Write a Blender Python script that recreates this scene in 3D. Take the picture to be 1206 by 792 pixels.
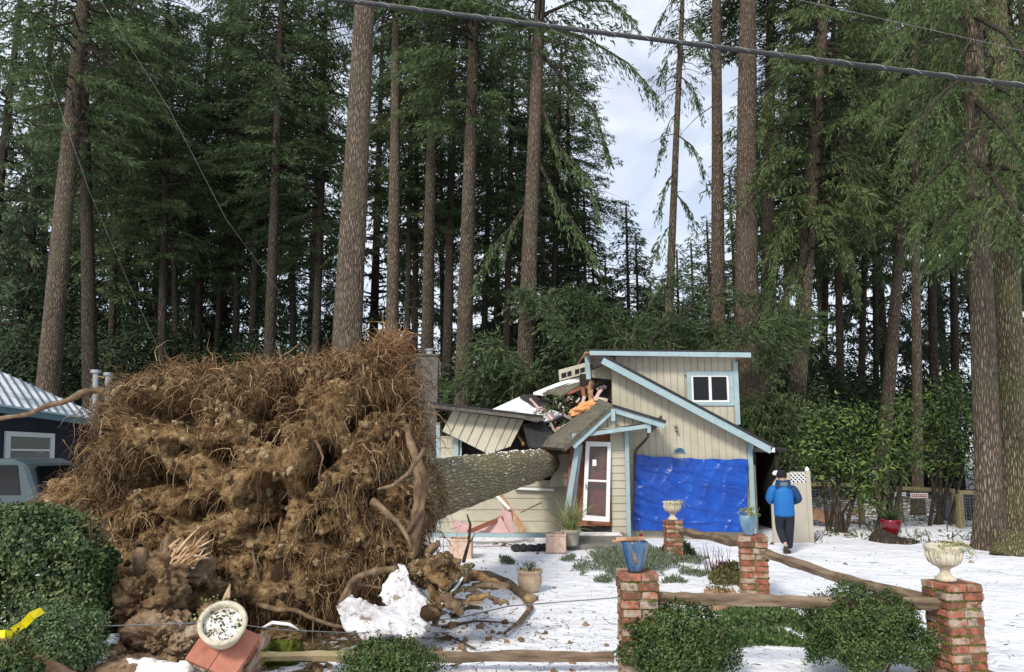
import bpy, bmesh, math, random
import numpy as np
from mathutils import Vector, Matrix, Quaternion, noise
R = math.radians
random.seed(7); rng = np.random.default_rng(7)
for o in list(bpy.data.objects): bpy.data.objects.remove(o)
SC = bpy.context.scene
COL = SC.collection
# ---------------------------------------------------------------- camera
F = 870.0; CAMH = 2.33; TH = math.atan(133/F)
cd = bpy.data.cameras.new('camera'); cam = bpy.data.objects.new('camera', cd); COL.objects.link(cam)
cd.sensor_width = 36.0; cd.lens = F/1206*36; cd.clip_start = .05; cd.clip_end = 2000
cam.location = (0, 0, CAMH); cam.rotation_euler = (math.pi/2+TH, 0, 0)
SC.camera = cam
# ---------------------------------------------------------------- sky, sun, exposure
SUN_EL, SUN_AZ = 38.0, 208.0      # azimuth: compass from +Y, clockwise: behind the camera, to the left
w = bpy.data.worlds.new('World'); SC.world = w; w.use_nodes = True
nt = w.node_tree; nt.nodes.clear(); N = nt.nodes.new; L = nt.links.new
out = N('ShaderNodeOutputWorld'); bg = N('ShaderNodeBackground'); bg.inputs['Strength'].default_value = .115
sky = N('ShaderNodeTexSky'); sky.sky_type = 'NISHITA'; sky.sun_disc = False
sky.sun_elevation = R(SUN_EL); sky.sun_rotation = R(SUN_AZ); sky.air_density = 1.0; sky.dust_density = 1.5
tc = N('ShaderNodeTexCoord'); mp = N('ShaderNodeMapping'); mp.inputs['Scale'].default_value = (1.6, 1.6, 3.6)
no = N('ShaderNodeTexNoise'); no.inputs['Scale'].default_value = 2.2; no.inputs['Detail'].default_value = 7; no.inputs['Roughness'].default_value = .55
no.inputs['Distortion'].default_value = .4
cr = N('ShaderNodeValToRGB'); cr.color_ramp.elements[0].position = .40; cr.color_ramp.elements[0].color = (.52, .52, .52, 1)
cr.color_ramp.elements[1].position = .60; cr.color_ramp.elements[1].color = (.97, .97, .97, 1)
mx = N('ShaderNodeMix'); mx.data_type = 'RGBA'; mx.inputs['B'].default_value = (6.3, 6.75, 7.6, 1)
L(tc.outputs['Generated'], mp.inputs['Vector']); L(mp.outputs[0], no.inputs['Vector']); L(no.outputs['Fac'], cr.inputs['Fac'])
L(cr.outputs['Color'], mx.inputs['Factor']); L(sky.outputs[0], mx.inputs['A']); L(mx.outputs['Result'], bg.inputs['Color']); L(bg.outputs[0], out.inputs[0])
sd = bpy.data.lights.new('sun', 'SUN'); sd.energy = 2.5; sd.angle = R(12); sd.color = (1, .92, .80)
sun = bpy.data.objects.new('sun', sd); COL.objects.link(sun)
az = R(SUN_AZ); el = R(SUN_EL)
sdir = Vector((math.sin(az)*math.cos(el), math.cos(az)*math.cos(el), math.sin(el)))
sun.rotation_euler = sdir.to_track_quat('Z', 'Y').to_euler()
SC.view_settings.view_transform = 'Standard'; SC.view_settings.look = 'None'; SC.view_settings.gamma = 1
SC.view_settings.exposure = 0.42; SC.view_settings.use_curve_mapping = False
SC.render.engine = 'CYCLES'
SC.cycles.max_bounces = 5; SC.cycles.diffuse_bounces = 3; SC.cycles.glossy_bounces = 3; SC.cycles.transmission_bounces = 4; SC.cycles.transparent_max_bounces = 6

# ---------------------------------------------------------------- helpers
def at(x, y, Y):
    """point at depth Y seen at photo pixel (x, y)"""
    b = (396-y)/F; a = (x-603)/F; t = Y/(math.cos(TH)-b*math.sin(TH))
    return Vector((a*t, Y, CAMH+t*(math.sin(TH)+b*math.cos(TH))))
def gnd(x, y, z=0.0):
    b = (396-y)/F; a = (x-603)/F; t = (z-CAMH)/(math.sin(TH)+b*math.cos(TH))
    return Vector((a*t, t*(math.cos(TH)-b*math.sin(TH)), z))
def tag(o, label=None, cat=None, group=None, kind=None):
    if label: o['label'] = label
    if cat: o['category'] = cat
    if group: o['group'] = group
    if kind: o['kind'] = kind
    return o
def empty(name, loc=(0, 0, 0), rz=0):
    o = bpy.data.objects.new(name, None); COL.objects.link(o); o.location = loc; o.rotation_euler = (0, 0, rz)
    o.empty_display_size = .2; return o
def link(name, me, parent=None, loc=None):
    o = bpy.data.objects.new(name, me); COL.objects.link(o)
    if parent: o.parent = parent
    if loc is not None: o.location = loc
    return o
class MB:
    def __init__(s): s.v = []; s.f = []; s.off = Vector((0, 0, 0))
    def add(s, vs, fs):
        n = len(s.v); s.v.extend([tuple(v) for v in vs]); s.f.extend([tuple(i+n for i in f) for f in fs])
    def box(s, c, size, rot=None, jit=0):
        c = Vector(c); hx, hy, hz = size[0]/2, size[1]/2, size[2]/2
        vs = [Vector((x*hx, y*hy, z*hz)) for z in (-1, 1) for y in (-1, 1) for x in (-1, 1)]
        if jit: vs = [v+Vector([random.uniform(-jit, jit) for _ in range(3)]) for v in vs]
        if rot is not None: vs = [rot @ v for v in vs]
        s.add([c+v for v in vs], [(0, 2, 3, 1), (4, 5, 7, 6), (0, 1, 5, 4), (2, 6, 7, 3), (0, 4, 6, 2), (1, 3, 7, 5)])
    def bar(s, a, b, wd, th, up=(0, 0, 1)):
        """board from a to b, wd along `up`-ish, th across"""
        a = Vector(a); b = Vector(b); d = (b-a); l = d.length; d.normalize(); u = Vector(up); sd_ = d.cross(u)
        if sd_.length < 1e-4: sd_ = d.cross(Vector((1, 0, 0)))
        sd_.normalize(); u = sd_.cross(d).normalized()
        m = Matrix((d, sd_, u)).transposed()
        s.box((a+b)/2, (l, th, wd), m)
    def tube(s, pts, rad, n=8, cap=True, jit=0):
        pts = [Vector(p) for p in pts]; k = len(pts)
        if not hasattr(rad, '__len__'): rad = [rad]*k
        rings = []; ref = None
        for i, p in enumerate(pts):
            d = (pts[min(i+1, k-1)]-pts[max(i-1, 0)]).normalized()
            if ref is None: ref = d.orthogonal().normalized()
            ref = (ref-d*ref.dot(d)); ref = ref.normalized() if ref.length > 1e-5 else d.orthogonal().normalized()
            b = d.cross(ref)
            rings.append([p+(ref*math.cos(2*math.pi*j/n)+b*math.sin(2*math.pi*j/n))*rad[i]*(1+random.uniform(-jit, jit)) for j in range(n)])
        vs = [v for r in rings for v in r]
        fs = [(i*n+j, i*n+(j+1) % n, (i+1)*n+(j+1) % n, (i+1)*n+j) for i in range(k-1) for j in range(n)]
        if cap: fs.append(tuple(reversed(range(n)))); fs.append(tuple((k-1)*n+j for j in range(n)))
        s.add(vs, fs)
    def lathe(s, prof, c=(0, 0, 0), n=28):
        c = Vector(c); vs = []; k = len(prof)
        for (r, z) in prof:
            for j in range(n):
                a = 2*math.pi*j/n; vs.append(c+Vector((r*math.cos(a), r*math.sin(a), z)))
        fs = [(i*n+j, i*n+(j+1) % n, (i+1)*n+(j+1) % n, (i+1)*n+j) for i in range(k-1) for j in range(n)]
        s.add(vs, fs)
    def prism(s, poly, ext):
        """polygon (3D points) extruded by vector ext"""
        poly = [Vector(p) for p in poly]; ext = Vector(ext); n = len(poly)
        s.add(poly+[p+ext for p in poly], [tuple(range(n)), tuple(reversed(range(n, 2*n)))]+[(i, i+n, (i+1) % n+n, (i+1) % n) for i in range(n)])
    def build(s, name, mat, parent=None, smooth=False, bevel=0, fix=True):
        me = bpy.data.meshes.new(name); me.from_pydata([tuple(v) for v in s.v], [], s.f)
        if fix:
            bm = bmesh.new(); bm.from_mesh(me); bmesh.ops.recalc_face_normals(bm, faces=bm.faces); bm.to_mesh(me); bm.free()
        me.materials.append(mat)
        if smooth: me.polygons.foreach_set('use_smooth', [True]*len(me.polygons))
        o = link(name, me, parent)
        if parent: # vertices are given in world space; keep them there while parented
            o.matrix_parent_inverse = world_of(parent).inverted()
        if bevel:
            b = o.modifiers.new('bevel', 'BEVEL'); b.width = bevel; b.segments = 1; b.limit_method = 'ANGLE'
        return o
def world_of(o):
    m = o.matrix_basis.copy()
    if o.parent: m = world_of(o.parent) @ o.matrix_parent_inverse @ m
    return m
def npmesh(name, v, f, mat):
    """v (N,3) array, f (M,k) array"""
    me = bpy.data.meshes.new(name); v = np.asarray(v, np.float32); f = np.asarray(f, np.int32); k = f.shape[1]
    me.vertices.add(len(v)); me.vertices.foreach_set('co', v.ravel())
    me.loops.add(f.size); me.loops.foreach_set('vertex_index', f.ravel())
    me.polygons.add(len(f)); me.polygons.foreach_set('loop_start', np.arange(0, f.size, k, dtype=np.int32))
    me.update(calc_edges=True); me.validate(); me.materials.append(mat); return me
def kites(o, d, s, l, wd):
    """rhombic blades: origin o, unit dir d, side s"""
    l = np.asarray(l)[:, None]; wd = np.asarray(wd)[:, None]
    v = np.stack([o, o+d*l*.45+s*wd*.5, o+d*l, o+d*l*.45-s*wd*.5], 1).reshape(-1, 3)
    return v, np.arange(len(v)).reshape(-1, 4)
def unit(a): return a/np.maximum(np.linalg.norm(a, axis=1, keepdims=True), 1e-6)
def fbm(p, o=4): return noise.fractal(p, 1.0, 2.0, o)

# ---------------------------------------------------------------- materials
def ramp(nt, pts):
    r = nt.nodes.new('ShaderNodeValToRGB'); e = r.color_ramp.elements
    while len(e) < len(pts): e.new(.5)
    for i, (p, c) in enumerate(pts): e[i].position = p; e[i].color = (*c, 1)
    return r
def mat(name, cols, scale=5, rough=.8, bump=.3, bscale=None, stretch=(1, 1, 1), detail=5, island=0, spec=.3, coord='Object', metal=0, objrand=0, bdist=.02, trans=0):
    """noise-driven mix of a few base colours, with bump; island: per-piece variation"""
    m = bpy.data.materials.new(name); m.use_nodes = True; nt = m.node_tree; P = nt.nodes['Principled BSDF']; N = nt.nodes.new; L = nt.links.new
    P.inputs['Roughness'].default_value = rough; P.inputs['Specular IOR Level'].default_value = spec; P.inputs['Metallic'].default_value = metal
    tc = N('ShaderNodeTexCoord'); mp = N('ShaderNodeMapping'); mp.inputs['Scale'].default_value = stretch
    L(tc.outputs[coord], mp.inputs['Vector'])
    n1 = N('ShaderNodeTexNoise'); n1.inputs['Scale'].default_value = scale; n1.inputs['Detail'].default_value = detail; n1.inputs['Roughness'].default_value = .62
    L(mp.outputs[0], n1.inputs['Vector']); fac = n1.outputs['Fac']
    k = len(cols); r = ramp(nt, [(.3+.4*i/max(k-1, 1), c) for i, c in enumerate(cols)])
    if island or objrand:
        g = N('ShaderNodeNewGeometry'); oi = N('ShaderNodeObjectInfo'); acc = fac
        for (so, amt) in ((g.outputs['Random Per Island'], island), (oi.outputs['Random'], objrand)):
            if not amt: continue
            ma = N('ShaderNodeMath'); ma.operation = 'MULTIPLY_ADD'; ma.inputs[1].default_value = amt; L(so, ma.inputs[0])
            sb = N('ShaderNodeMath'); sb.operation = 'SUBTRACT'; L(acc, sb.inputs[0]); sb.inputs[1].default_value = amt/2
            L(sb.outputs[0], ma.inputs[2]); acc = ma.outputs[0]
        fac = acc
    L(fac, r.inputs['Fac']); L(r.outputs['Color'], P.inputs['Base Color'])
    if bump:
        b = N('ShaderNodeBump'); b.inputs['Strength'].default_value = bump; b.inputs['Distance'].default_value = bdist
        n2 = N('ShaderNodeTexNoise'); n2.inputs['Scale'].default_value = bscale or scale*3; n2.inputs['Detail'].default_value = 4
        L(mp.outputs[0], n2.inputs['Vector']); L(n2.outputs['Fac'], b.inputs['Height']); L(b.outputs[0], P.inputs['Normal'])
    if trans:
        t = N('ShaderNodeBsdfTranslucent'); L(r.outputs['Color'], t.inputs['Color']); ms = N('ShaderNodeMixShader'); ms.inputs[0].default_value = trans
        L(P.outputs[0], ms.inputs[1]); L(t.outputs[0], ms.inputs[2]); L(ms.outputs[0], nt.nodes['Material Output'].inputs['Surface'])
    return m
def bark_mat(name, cols, s=1.0, moss=None):
    m = bpy.data.materials.new(name); m.use_nodes = True; nt = m.node_tree; P = nt.nodes['Principled BSDF']; N = nt.nodes.new; L = nt.links.new
    P.inputs['Roughness'].default_value = .9; P.inputs['Specular IOR Level'].default_value = .15
    tc = N('ShaderNodeTexCoord'); mp = N('ShaderNodeMapping'); mp.inputs['Scale'].default_value = (20*s, 20*s, 3.6*s)
    L(tc.outputs['Object'], mp.inputs['Vector'])
    nz = N('ShaderNodeTexNoise'); nz.inputs['Scale'].default_value = 1.2; nz.inputs['Detail'].default_value = 5; L(mp.outputs[0], nz.inputs['Vector'])
    mxv = N('ShaderNodeMix'); mxv.data_type = 'RGBA'; mxv.inputs['Factor'].default_value = .22; L(mp.outputs[0], mxv.inputs['A']); L(nz.outputs['Color'], mxv.inputs['B'])
    vo = N('ShaderNodeTexVoronoi'); vo.feature = 'DISTANCE_TO_EDGE'; vo.inputs['Scale'].default_value = 1.3; L(mxv.outputs['Result'], vo.inputs['Vector'])
    rr = ramp(nt, [(0, cols[0]), (.12, cols[1]), (.45, cols[2])]); L(vo.outputs['Distance'], rr.inputs['Fac'])
    n3 = N('ShaderNodeTexNoise'); n3.inputs['Scale'].default_value = .9; n3.inputs['Detail'].default_value = 5; L(tc.outputs['Object'], n3.inputs['Vector'])
    mm = N('ShaderNodeMix'); mm.data_type = 'RGBA'; mm.blend_type = 'MIX'; r2 = ramp(nt, [(.45, (0, 0, 0)), (.7, (.6, .6, .6))]); L(n3.outputs['Fac'], r2.inputs['Fac'])
    L(r2.outputs['Color'], mm.inputs['Factor']); L(rr.outputs['Color'], mm.inputs['A']); mm.inputs['B'].default_value = (*(moss or cols[1]), 1)
    L(mm.outputs['Result'], P.inputs['Base Color'])
    r4 = ramp(nt, [(0, (0, 0, 0)), (.25, (1, 1, 1))]); L(vo.outputs['Distance'], r4.inputs['Fac'])
    ad = N('ShaderNodeMath'); ad.operation = 'MULTIPLY_ADD'; ad.inputs[1].default_value = .4; L(nz.outputs['Fac'], ad.inputs[0]); L(r4.outputs['Color'], ad.inputs[2])
    b = N('ShaderNodeBump'); b.inputs['Strength'].default_value = .9; b.inputs['Distance'].default_value = .05; L(ad.outputs[0], b.inputs['Height']); L(b.outputs[0], P.inputs['Normal'])
    return m
M = {}
M['bark'] = bark_mat('fir_bark', [(.05, .038, .028), (.15, .118, .088), (.24, .19, .145)], 1.0, (.13, .12, .075))
M['bark_red'] = bark_mat('red_bark', [(.05, .038, .03), (.14, .106, .082), (.215, .165, .13)], 1.0, (.125, .11, .08))
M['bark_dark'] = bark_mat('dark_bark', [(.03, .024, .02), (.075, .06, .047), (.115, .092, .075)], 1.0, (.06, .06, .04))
M['bark_moss'] = bark_mat('mossy_bark', [(.045, .035, .022), (.17, .145, .085), (.29, .26, .18)], 1.15, (.15, .17, .06))
M['fir'] = mat('fir_needles', [(.05, .08, .034), (.085, .13, .052), (.13, .18, .078)], 1.1, .65, 0, island=.35, objrand=.22, trans=.3)
M['fir_far'] = mat('far_needles', [(.06, .09, .05), (.09, .13, .07), (.13, .175, .095)], .5, .7, 0, island=.35, objrand=.25, trans=.3)
M['fir_bright'] = mat('bright_needles', [(.045, .07, .026), (.08, .118, .04), (.125, .17, .062)], 1.1, .6, 0, island=.4, objrand=.1, trans=.22)
M['laurel'] = mat('laurel_leaf', [(.025, .05, .012), (.065, .12, .026), (.16, .235, .055)], 2, .4, 0, island=.6, spec=.4, trans=.3)
M['hedge'] = mat('hedge_leaf', [(.024, .046, .016), (.052, .09, .03), (.13, .17, .065)], 3, .45, 0, island=.6, spec=.3, trans=.15)
M['box'] = mat('shrub_leaf', [(.025, .048, .014), (.05, .09, .026), (.11, .165, .05)], 6, .5, 0, island=.55, spec=.25, trans=.15)
M['ivy'] = mat('ground_cover_leaf', [(.035, .07, .02), (.07, .12, .035), (.12, .18, .06)], 6, .5, 0, island=.5, trans=.15)
M['heather'] = mat('heather_leaf', [(.07, .1, .055), (.12, .16, .09), (.2, .23, .16)], 6, .6, 0, island=.5, trans=.15)
M['twig'] = mat('twig_bark', [(.05, .03, .018), (.12, .075, .045)], 8, .85, .2, island=.4)
M['twig_pale'] = mat('pale_twig', [(.2, .14, .08), (.34, .25, .15)], 8, .85, .2, island=.4)
M['root'] = mat('rootlet_bark', [(.09, .052, .027), (.21, .134, .07), (.42, .295, .17)], 4, .9, 0, island=.6, spec=.1)
M['bark_fallen'] = bark_mat('fallen_bark', [(.17, .14, .085), (.31, .262, .165), (.42, .37, .255)], .95, (.22, .22, .085))
M['root_dark'] = mat('dark_rootlet_bark', [(.05, .028, .015), (.10, .06, .03), (.17, .11, .06)], 4, .9, 0, island=.6, spec=.1)
M['root_red'] = mat('red_rootlet_bark', [(.13, .062, .03), (.28, .155, .076), (.48, .31, .17)], 4, .9, 0, island=.6, spec=.1)
M['rootbig'] = mat('root_bark', [(.06, .037, .022), (.15, .098, .058), (.29, .21, .13)], 7, .85, .9, 26, stretch=(1, 1, .6))
M['soil'] = mat('soil', [(.045, .026, .013), (.13, .078, .038), (.25, .165, .082), (.40, .29, .15)], 7, .95, 1, 26, detail=9, spec=.05, bdist=.04)
M['clod'] = mat('soil_clods', [(.05, .032, .018), (.125, .082, .045), (.21, .148, .083), (.31, .235, .14)], 5, .95, 1, 30, island=.7, spec=.05, bdist=.02)
M['soil_snow'] = mat('loose_soil', [(.10, .06, .036), (.185, .12, .075), (.28, .20, .135), (.40, .33, .25)], 3.5, .95, 1, 18, detail=8, spec=.05, bdist=.03)
M['splint'] = mat('splintered_wood', [(.36, .21, .11), (.52, .36, .21), (.66, .52, .35)], 9, .7, .5, 30, island=.4, stretch=(1, 1, .2))
M['brick'] = mat('brick', [(.17, .075, .05), (.29, .10, .065), (.37, .14, .09), (.35, .21, .155), (.38, .30, .24)], 11, .92, 1, 45, island=.5, spec=.15, bdist=.01)
def overlay(m, col, s, lo, hi, amt=.9):
    nt = m.node_tree; P = nt.nodes['Principled BSDF']; src = P.inputs['Base Color'].links[0].from_socket; N = nt.nodes.new; L = nt.links.new
    tc = N('ShaderNodeTexCoord'); n = N('ShaderNodeTexNoise'); n.inputs['Scale'].default_value = s; n.inputs['Detail'].default_value = 7; n.inputs['Roughness'].default_value = .7; L(tc.outputs['Object'], n.inputs['Vector'])
    r = ramp(nt, [(lo, (0, 0, 0)), (hi, (amt, amt, amt))]); L(n.outputs['Fac'], r.inputs['Fac']); x = N('ShaderNodeMix'); x.data_type = 'RGBA'; L(r.outputs['Color'], x.inputs['Factor']); L(src, x.inputs['A']); x.inputs['B'].default_value = (*col, 1); L(x.outputs['Result'], P.inputs['Base Color'])
overlay(M['brick'], (.085, .07, .04), 7, .49, .62, .85)
overlay(M['brick'], (.36, .31, .25), 15, .58, .68, .6)
M['mortar'] = mat('mossy_mortar', [(.055, .06, .02), (.12, .115, .05), (.20, .175, .115), (.33, .30, .24)], 12, .95, .9, 40, spec=.1)
M['moss'] = mat('moss', [(.035, .05, .008), (.09, .11, .018), (.15, .17, .035)], 7, .95, 1, 60, spec=.1)
M['rail'] = mat('weathered_rail', [(.075, .052, .035), (.17, .12, .08), (.27, .21, .145)], 9, .85, .8, 22, stretch=(.25, .25, 1.6))
M['rail_moss'] = mat('algae_rail', [(.17, .15, .07), (.27, .23, .12), (.33, .25, .17)], 4, .85, .4, 22)
M['wood'] = mat('framing_lumber', [(.24, .12, .065), (.38, .21, .12), (.5, .32, .2)], 4, .75, .3, island=.6)
M['wood_red'] = mat('red_cedar', [(.14, .045, .03), (.25, .09, .055), (.36, .15, .09)], 4, .75, .3, island=.6)
M['orange'] = mat('torn_insulation', [(.65, .3, .12), (.75, .42, .22)], 9, .9, .8, island=.4)
M['pink'] = mat('pink_board', [(.55, .33, .32), (.68, .45, .44)], 5, .8, .3, island=.3)
M['siding'] = mat('cream_siding', [(.39, .36, .28), (.45, .42, .33), (.49, .46, .365)], 1.6, .75, .12, 30)
M['trim'] = mat('pale_blue_trim', [(.28, .38, .41), (.34, .45, .485)], 3, .55, .08, 20)
M['white'] = mat('white_paint', [(.70, .71, .71), (.80, .81, .81)], 3, .5, .05)
M['shingle'] = mat('asphalt_shingle', [(.075, .07, .055), (.13, .12, .095), (.18, .165, .13)], 6, .95, .6, 60, detail=8)
M['shingle_edge'] = mat('black_roofing', [(.02, .02, .022), (.045, .045, .048)], 6, .9, .4)
M['door'] = mat('dark_red_door', [(.075, .022, .018), (.12, .035, .028)], 3, .4, .1)
M['dark'] = mat('interior_shade', [(.02, .017, .015), (.04, .033, .028)], 3, .9, .2)  # shade of unlit interiors put into the colour as near black
M['navy'] = mat('navy_siding', [(.006, .009, .018), (.011, .016, .028)], 3, .7, .1)
M['concrete'] = mat('concrete', [(.13, .125, .115), (.22, .21, .19)], 5, .9, .4, 40)
M['stone'] = mat('chimney_stone', [(.055, .05, .042), (.11, .10, .085), (.17, .155, .135)], 5, .95, .8, 25)
M['cast'] = mat('cast_stone', [(.36, .31, .22), (.53, .48, .37), (.62, .58, .48)], 8, .85, .5, 30)
M['cast_grey'] = mat('stone_planter', [(.23, .21, .17), (.38, .36, .3)], 8, .85, .4, 30)
M['terra'] = mat('terracotta', [(.36, .20, .13), (.5, .33, .23)], 6, .85, .3)
M['planter'] = mat('pink_terracotta', [(.48, .31, .24), (.6, .43, .34), (.66, .55, .46)], 9, .85, .4)
M['blueglaze'] = mat('blue_glaze', [(.012, .03, .08), (.03, .09, .19), (.12, .2, .28)], 7, .15, .1, stretch=(1, 1, .3), spec=.6)
M['redglaze'] = mat('red_glaze', [(.11, .005, .01), (.17, .008, .014)], 5, .15, 0, spec=.6)
M['metal'] = mat('galvanised_metal', [(.32, .33, .34), (.45, .46, .47)], 6, .4, .1, metal=.7)
M['cable'] = mat('cable_sheath', [(.014, .015, .017), (.035, .037, .04)], 20, .6, .2, spec=.25)
M['wire'] = mat('thin_wire', [(.1, .1, .1), (.2, .2, .2)], 10, .5, 0)
M['wirepale'] = mat('pale_wire', [(.45, .47, .47), (.6, .6, .6)], 10, .5, 0)
M['yellow'] = mat('yellow_tape', [(.82, .66, .01), (.88, .74, .02)], 5, .35, .1)
M['black'] = mat('black_paint', [(.01, .01, .01), (.02, .02, .02)], 5, .5, 0)
M['tilered'] = mat('red_cap_tile', [(.33, .12, .08), (.45, .19, .13)], 5, .8, .3, 30)
M['grass'] = mat('winter_grass', [(.06, .07, .025), (.12, .13, .05), (.2, .19, .09)], 5, .8, 0, island=.6, trans=.2)
M['strap'] = mat('strap_leaf', [(.14, .19, .06), (.3, .33, .13), (.42, .4, .2)], 3, .5, 0, island=.7, trans=.15)
def snow_mat(name, c1=(.78, .80, .85), c2=(.88, .89, .92), debris=None):
    m = mat(name, [c1, c2], 1.3, .6, .5, 7, detail=8, spec=.25, bdist=.05); return m
M['snow'] = snow_mat('snow')
M['snow_dirty'] = mat('dirty_snow', [(.42, .33, .26), (.72, .68, .64), (.84, .85, .87), (.86, .87, .9)], 6, .7, .8, 20, detail=8, bdist=.03)
def glass_mat(name, col, rough=.05):
    m = bpy.data.materials.new(name); m.use_nodes = True; P = m.node_tree.nodes['Principled BSDF']
    P.inputs['Base Color'].default_value = (*col, 1); P.inputs['Roughness'].default_value = rough; P.inputs['Specular IOR Level'].default_value = .35
    n = m.node_tree.nodes.new('ShaderNodeTexNoise'); n.inputs['Scale'].default_value = 1.5; b = m.node_tree.nodes.new('ShaderNodeBump'); b.inputs['Strength'].default_value = .05
    m.node_tree.links.new(n.outputs['Fac'], b.inputs['Height']); m.node_tree.links.new(b.outputs[0], P.inputs['Normal']); return m
M['glass'] = glass_mat('dark_window_glass', (.005, .006, .007))
M['glassgrey'] = glass_mat('curtained_window_glass', (.14, .15, .14), .15)
M['carpaint'] = glass_mat('grey_teal_car_paint', (.06, .085, .095), .3)
# blue tarp
M['tarp'] = mat('blue_tarp', [(.001, .038, .26), (.0015, .056, .36), (.003, .078, .43)], 2.5, .3, .25, 9, spec=.5, bdist=.05)
M['rail_brown'] = mat('brown_rail', [(.13, .075, .04), (.22, .135, .075), (.30, .2, .12)], 5, .85, .5, 22)
M['blueglaze_pale'] = mat('pale_blue_glaze', [(.08, .16, .24), (.14, .25, .36), (.22, .34, .44)], 7, .25, .1, spec=.6)
M['terra_pale'] = mat('pale_terracotta', [(.28, .2, .13), (.42, .32, .22), (.5, .42, .32)], 8, .9, .4)
M['box_pale'] = mat('pale_shrub_leaf', [(.04, .08, .03), (.08, .14, .05), (.15, .22, .09)], 6, .45, 0, island=.6, spec=.45, trans=.15)
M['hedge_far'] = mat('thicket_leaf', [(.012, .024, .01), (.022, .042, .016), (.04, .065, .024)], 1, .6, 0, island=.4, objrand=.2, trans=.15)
M['redstem'] = mat('dark_red_stem', [(.07, .02, .025), (.14, .05, .05)], 5, .7, 0, island=.5)
M['deadleaf'] = mat('dead_leaf', [(.06, .045, .02), (.12, .085, .04), (.1, .12, .035)], 6, .8, 0, island=.8)
M['ivy_dark'] = mat('needle_scraps', [(.03, .045, .018), (.06, .085, .035), (.11, .10, .05)], 6, .7, 0, island=.6)
M['signred'] = mat('sign_red', [(.4, .1, .1), (.45, .13, .13)], 5, .6, 0)
M['signdark'] = mat('sign_dark', [(.12, .13, .18), (.16, .17, .22)], 5, .6, 0)
M['bin'] = mat('bin_plastic', [(.08, .11, .14), (.11, .14, .18)], 5, .5, .1)
M['snow_thin'] = mat('broken_snow_crust', [(.42, .40, .39), (.62, .62, .65), (.74, .75, .79)], 3.5, .65, .9, 12, detail=9, spec=.2, bdist=.06)
M['wire_mid'] = mat('grey_wire', [(.2, .22, .2), (.28, .3, .28)], 10, .5, 0)

overlay(M['siding'], (.24, .22, .16), 1.3, .48, .78, .45)
overlay(M['siding'], (.2, .19, .12), 12, .60, .75, .3)
overlay(M['trim'], (.2, .23, .22), 5, .52, .72, .5)
overlay(M['shingle'], (.10, .12, .05), 3, .5, .65, .6)
overlay(M['planter'], (.2, .2, .12), 5, .55, .7, .5)
overlay(M['white'], (.45, .45, .42), 4, .55, .75, .4)
overlay(M['snow_thin'], (.2, .14, .09), 6, .535, .60, .85)
overlay(M['bark'], (.06, .05, .04), 1.2, .5, .7, .5)
overlay(M['bark_red'], (.07, .055, .045), 1.0, .5, .7, .5)
M['gate'] = mat('cream_vinyl', [(.36, .33, .27), (.42, .39, .325)], 2, .6, .05)
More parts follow.
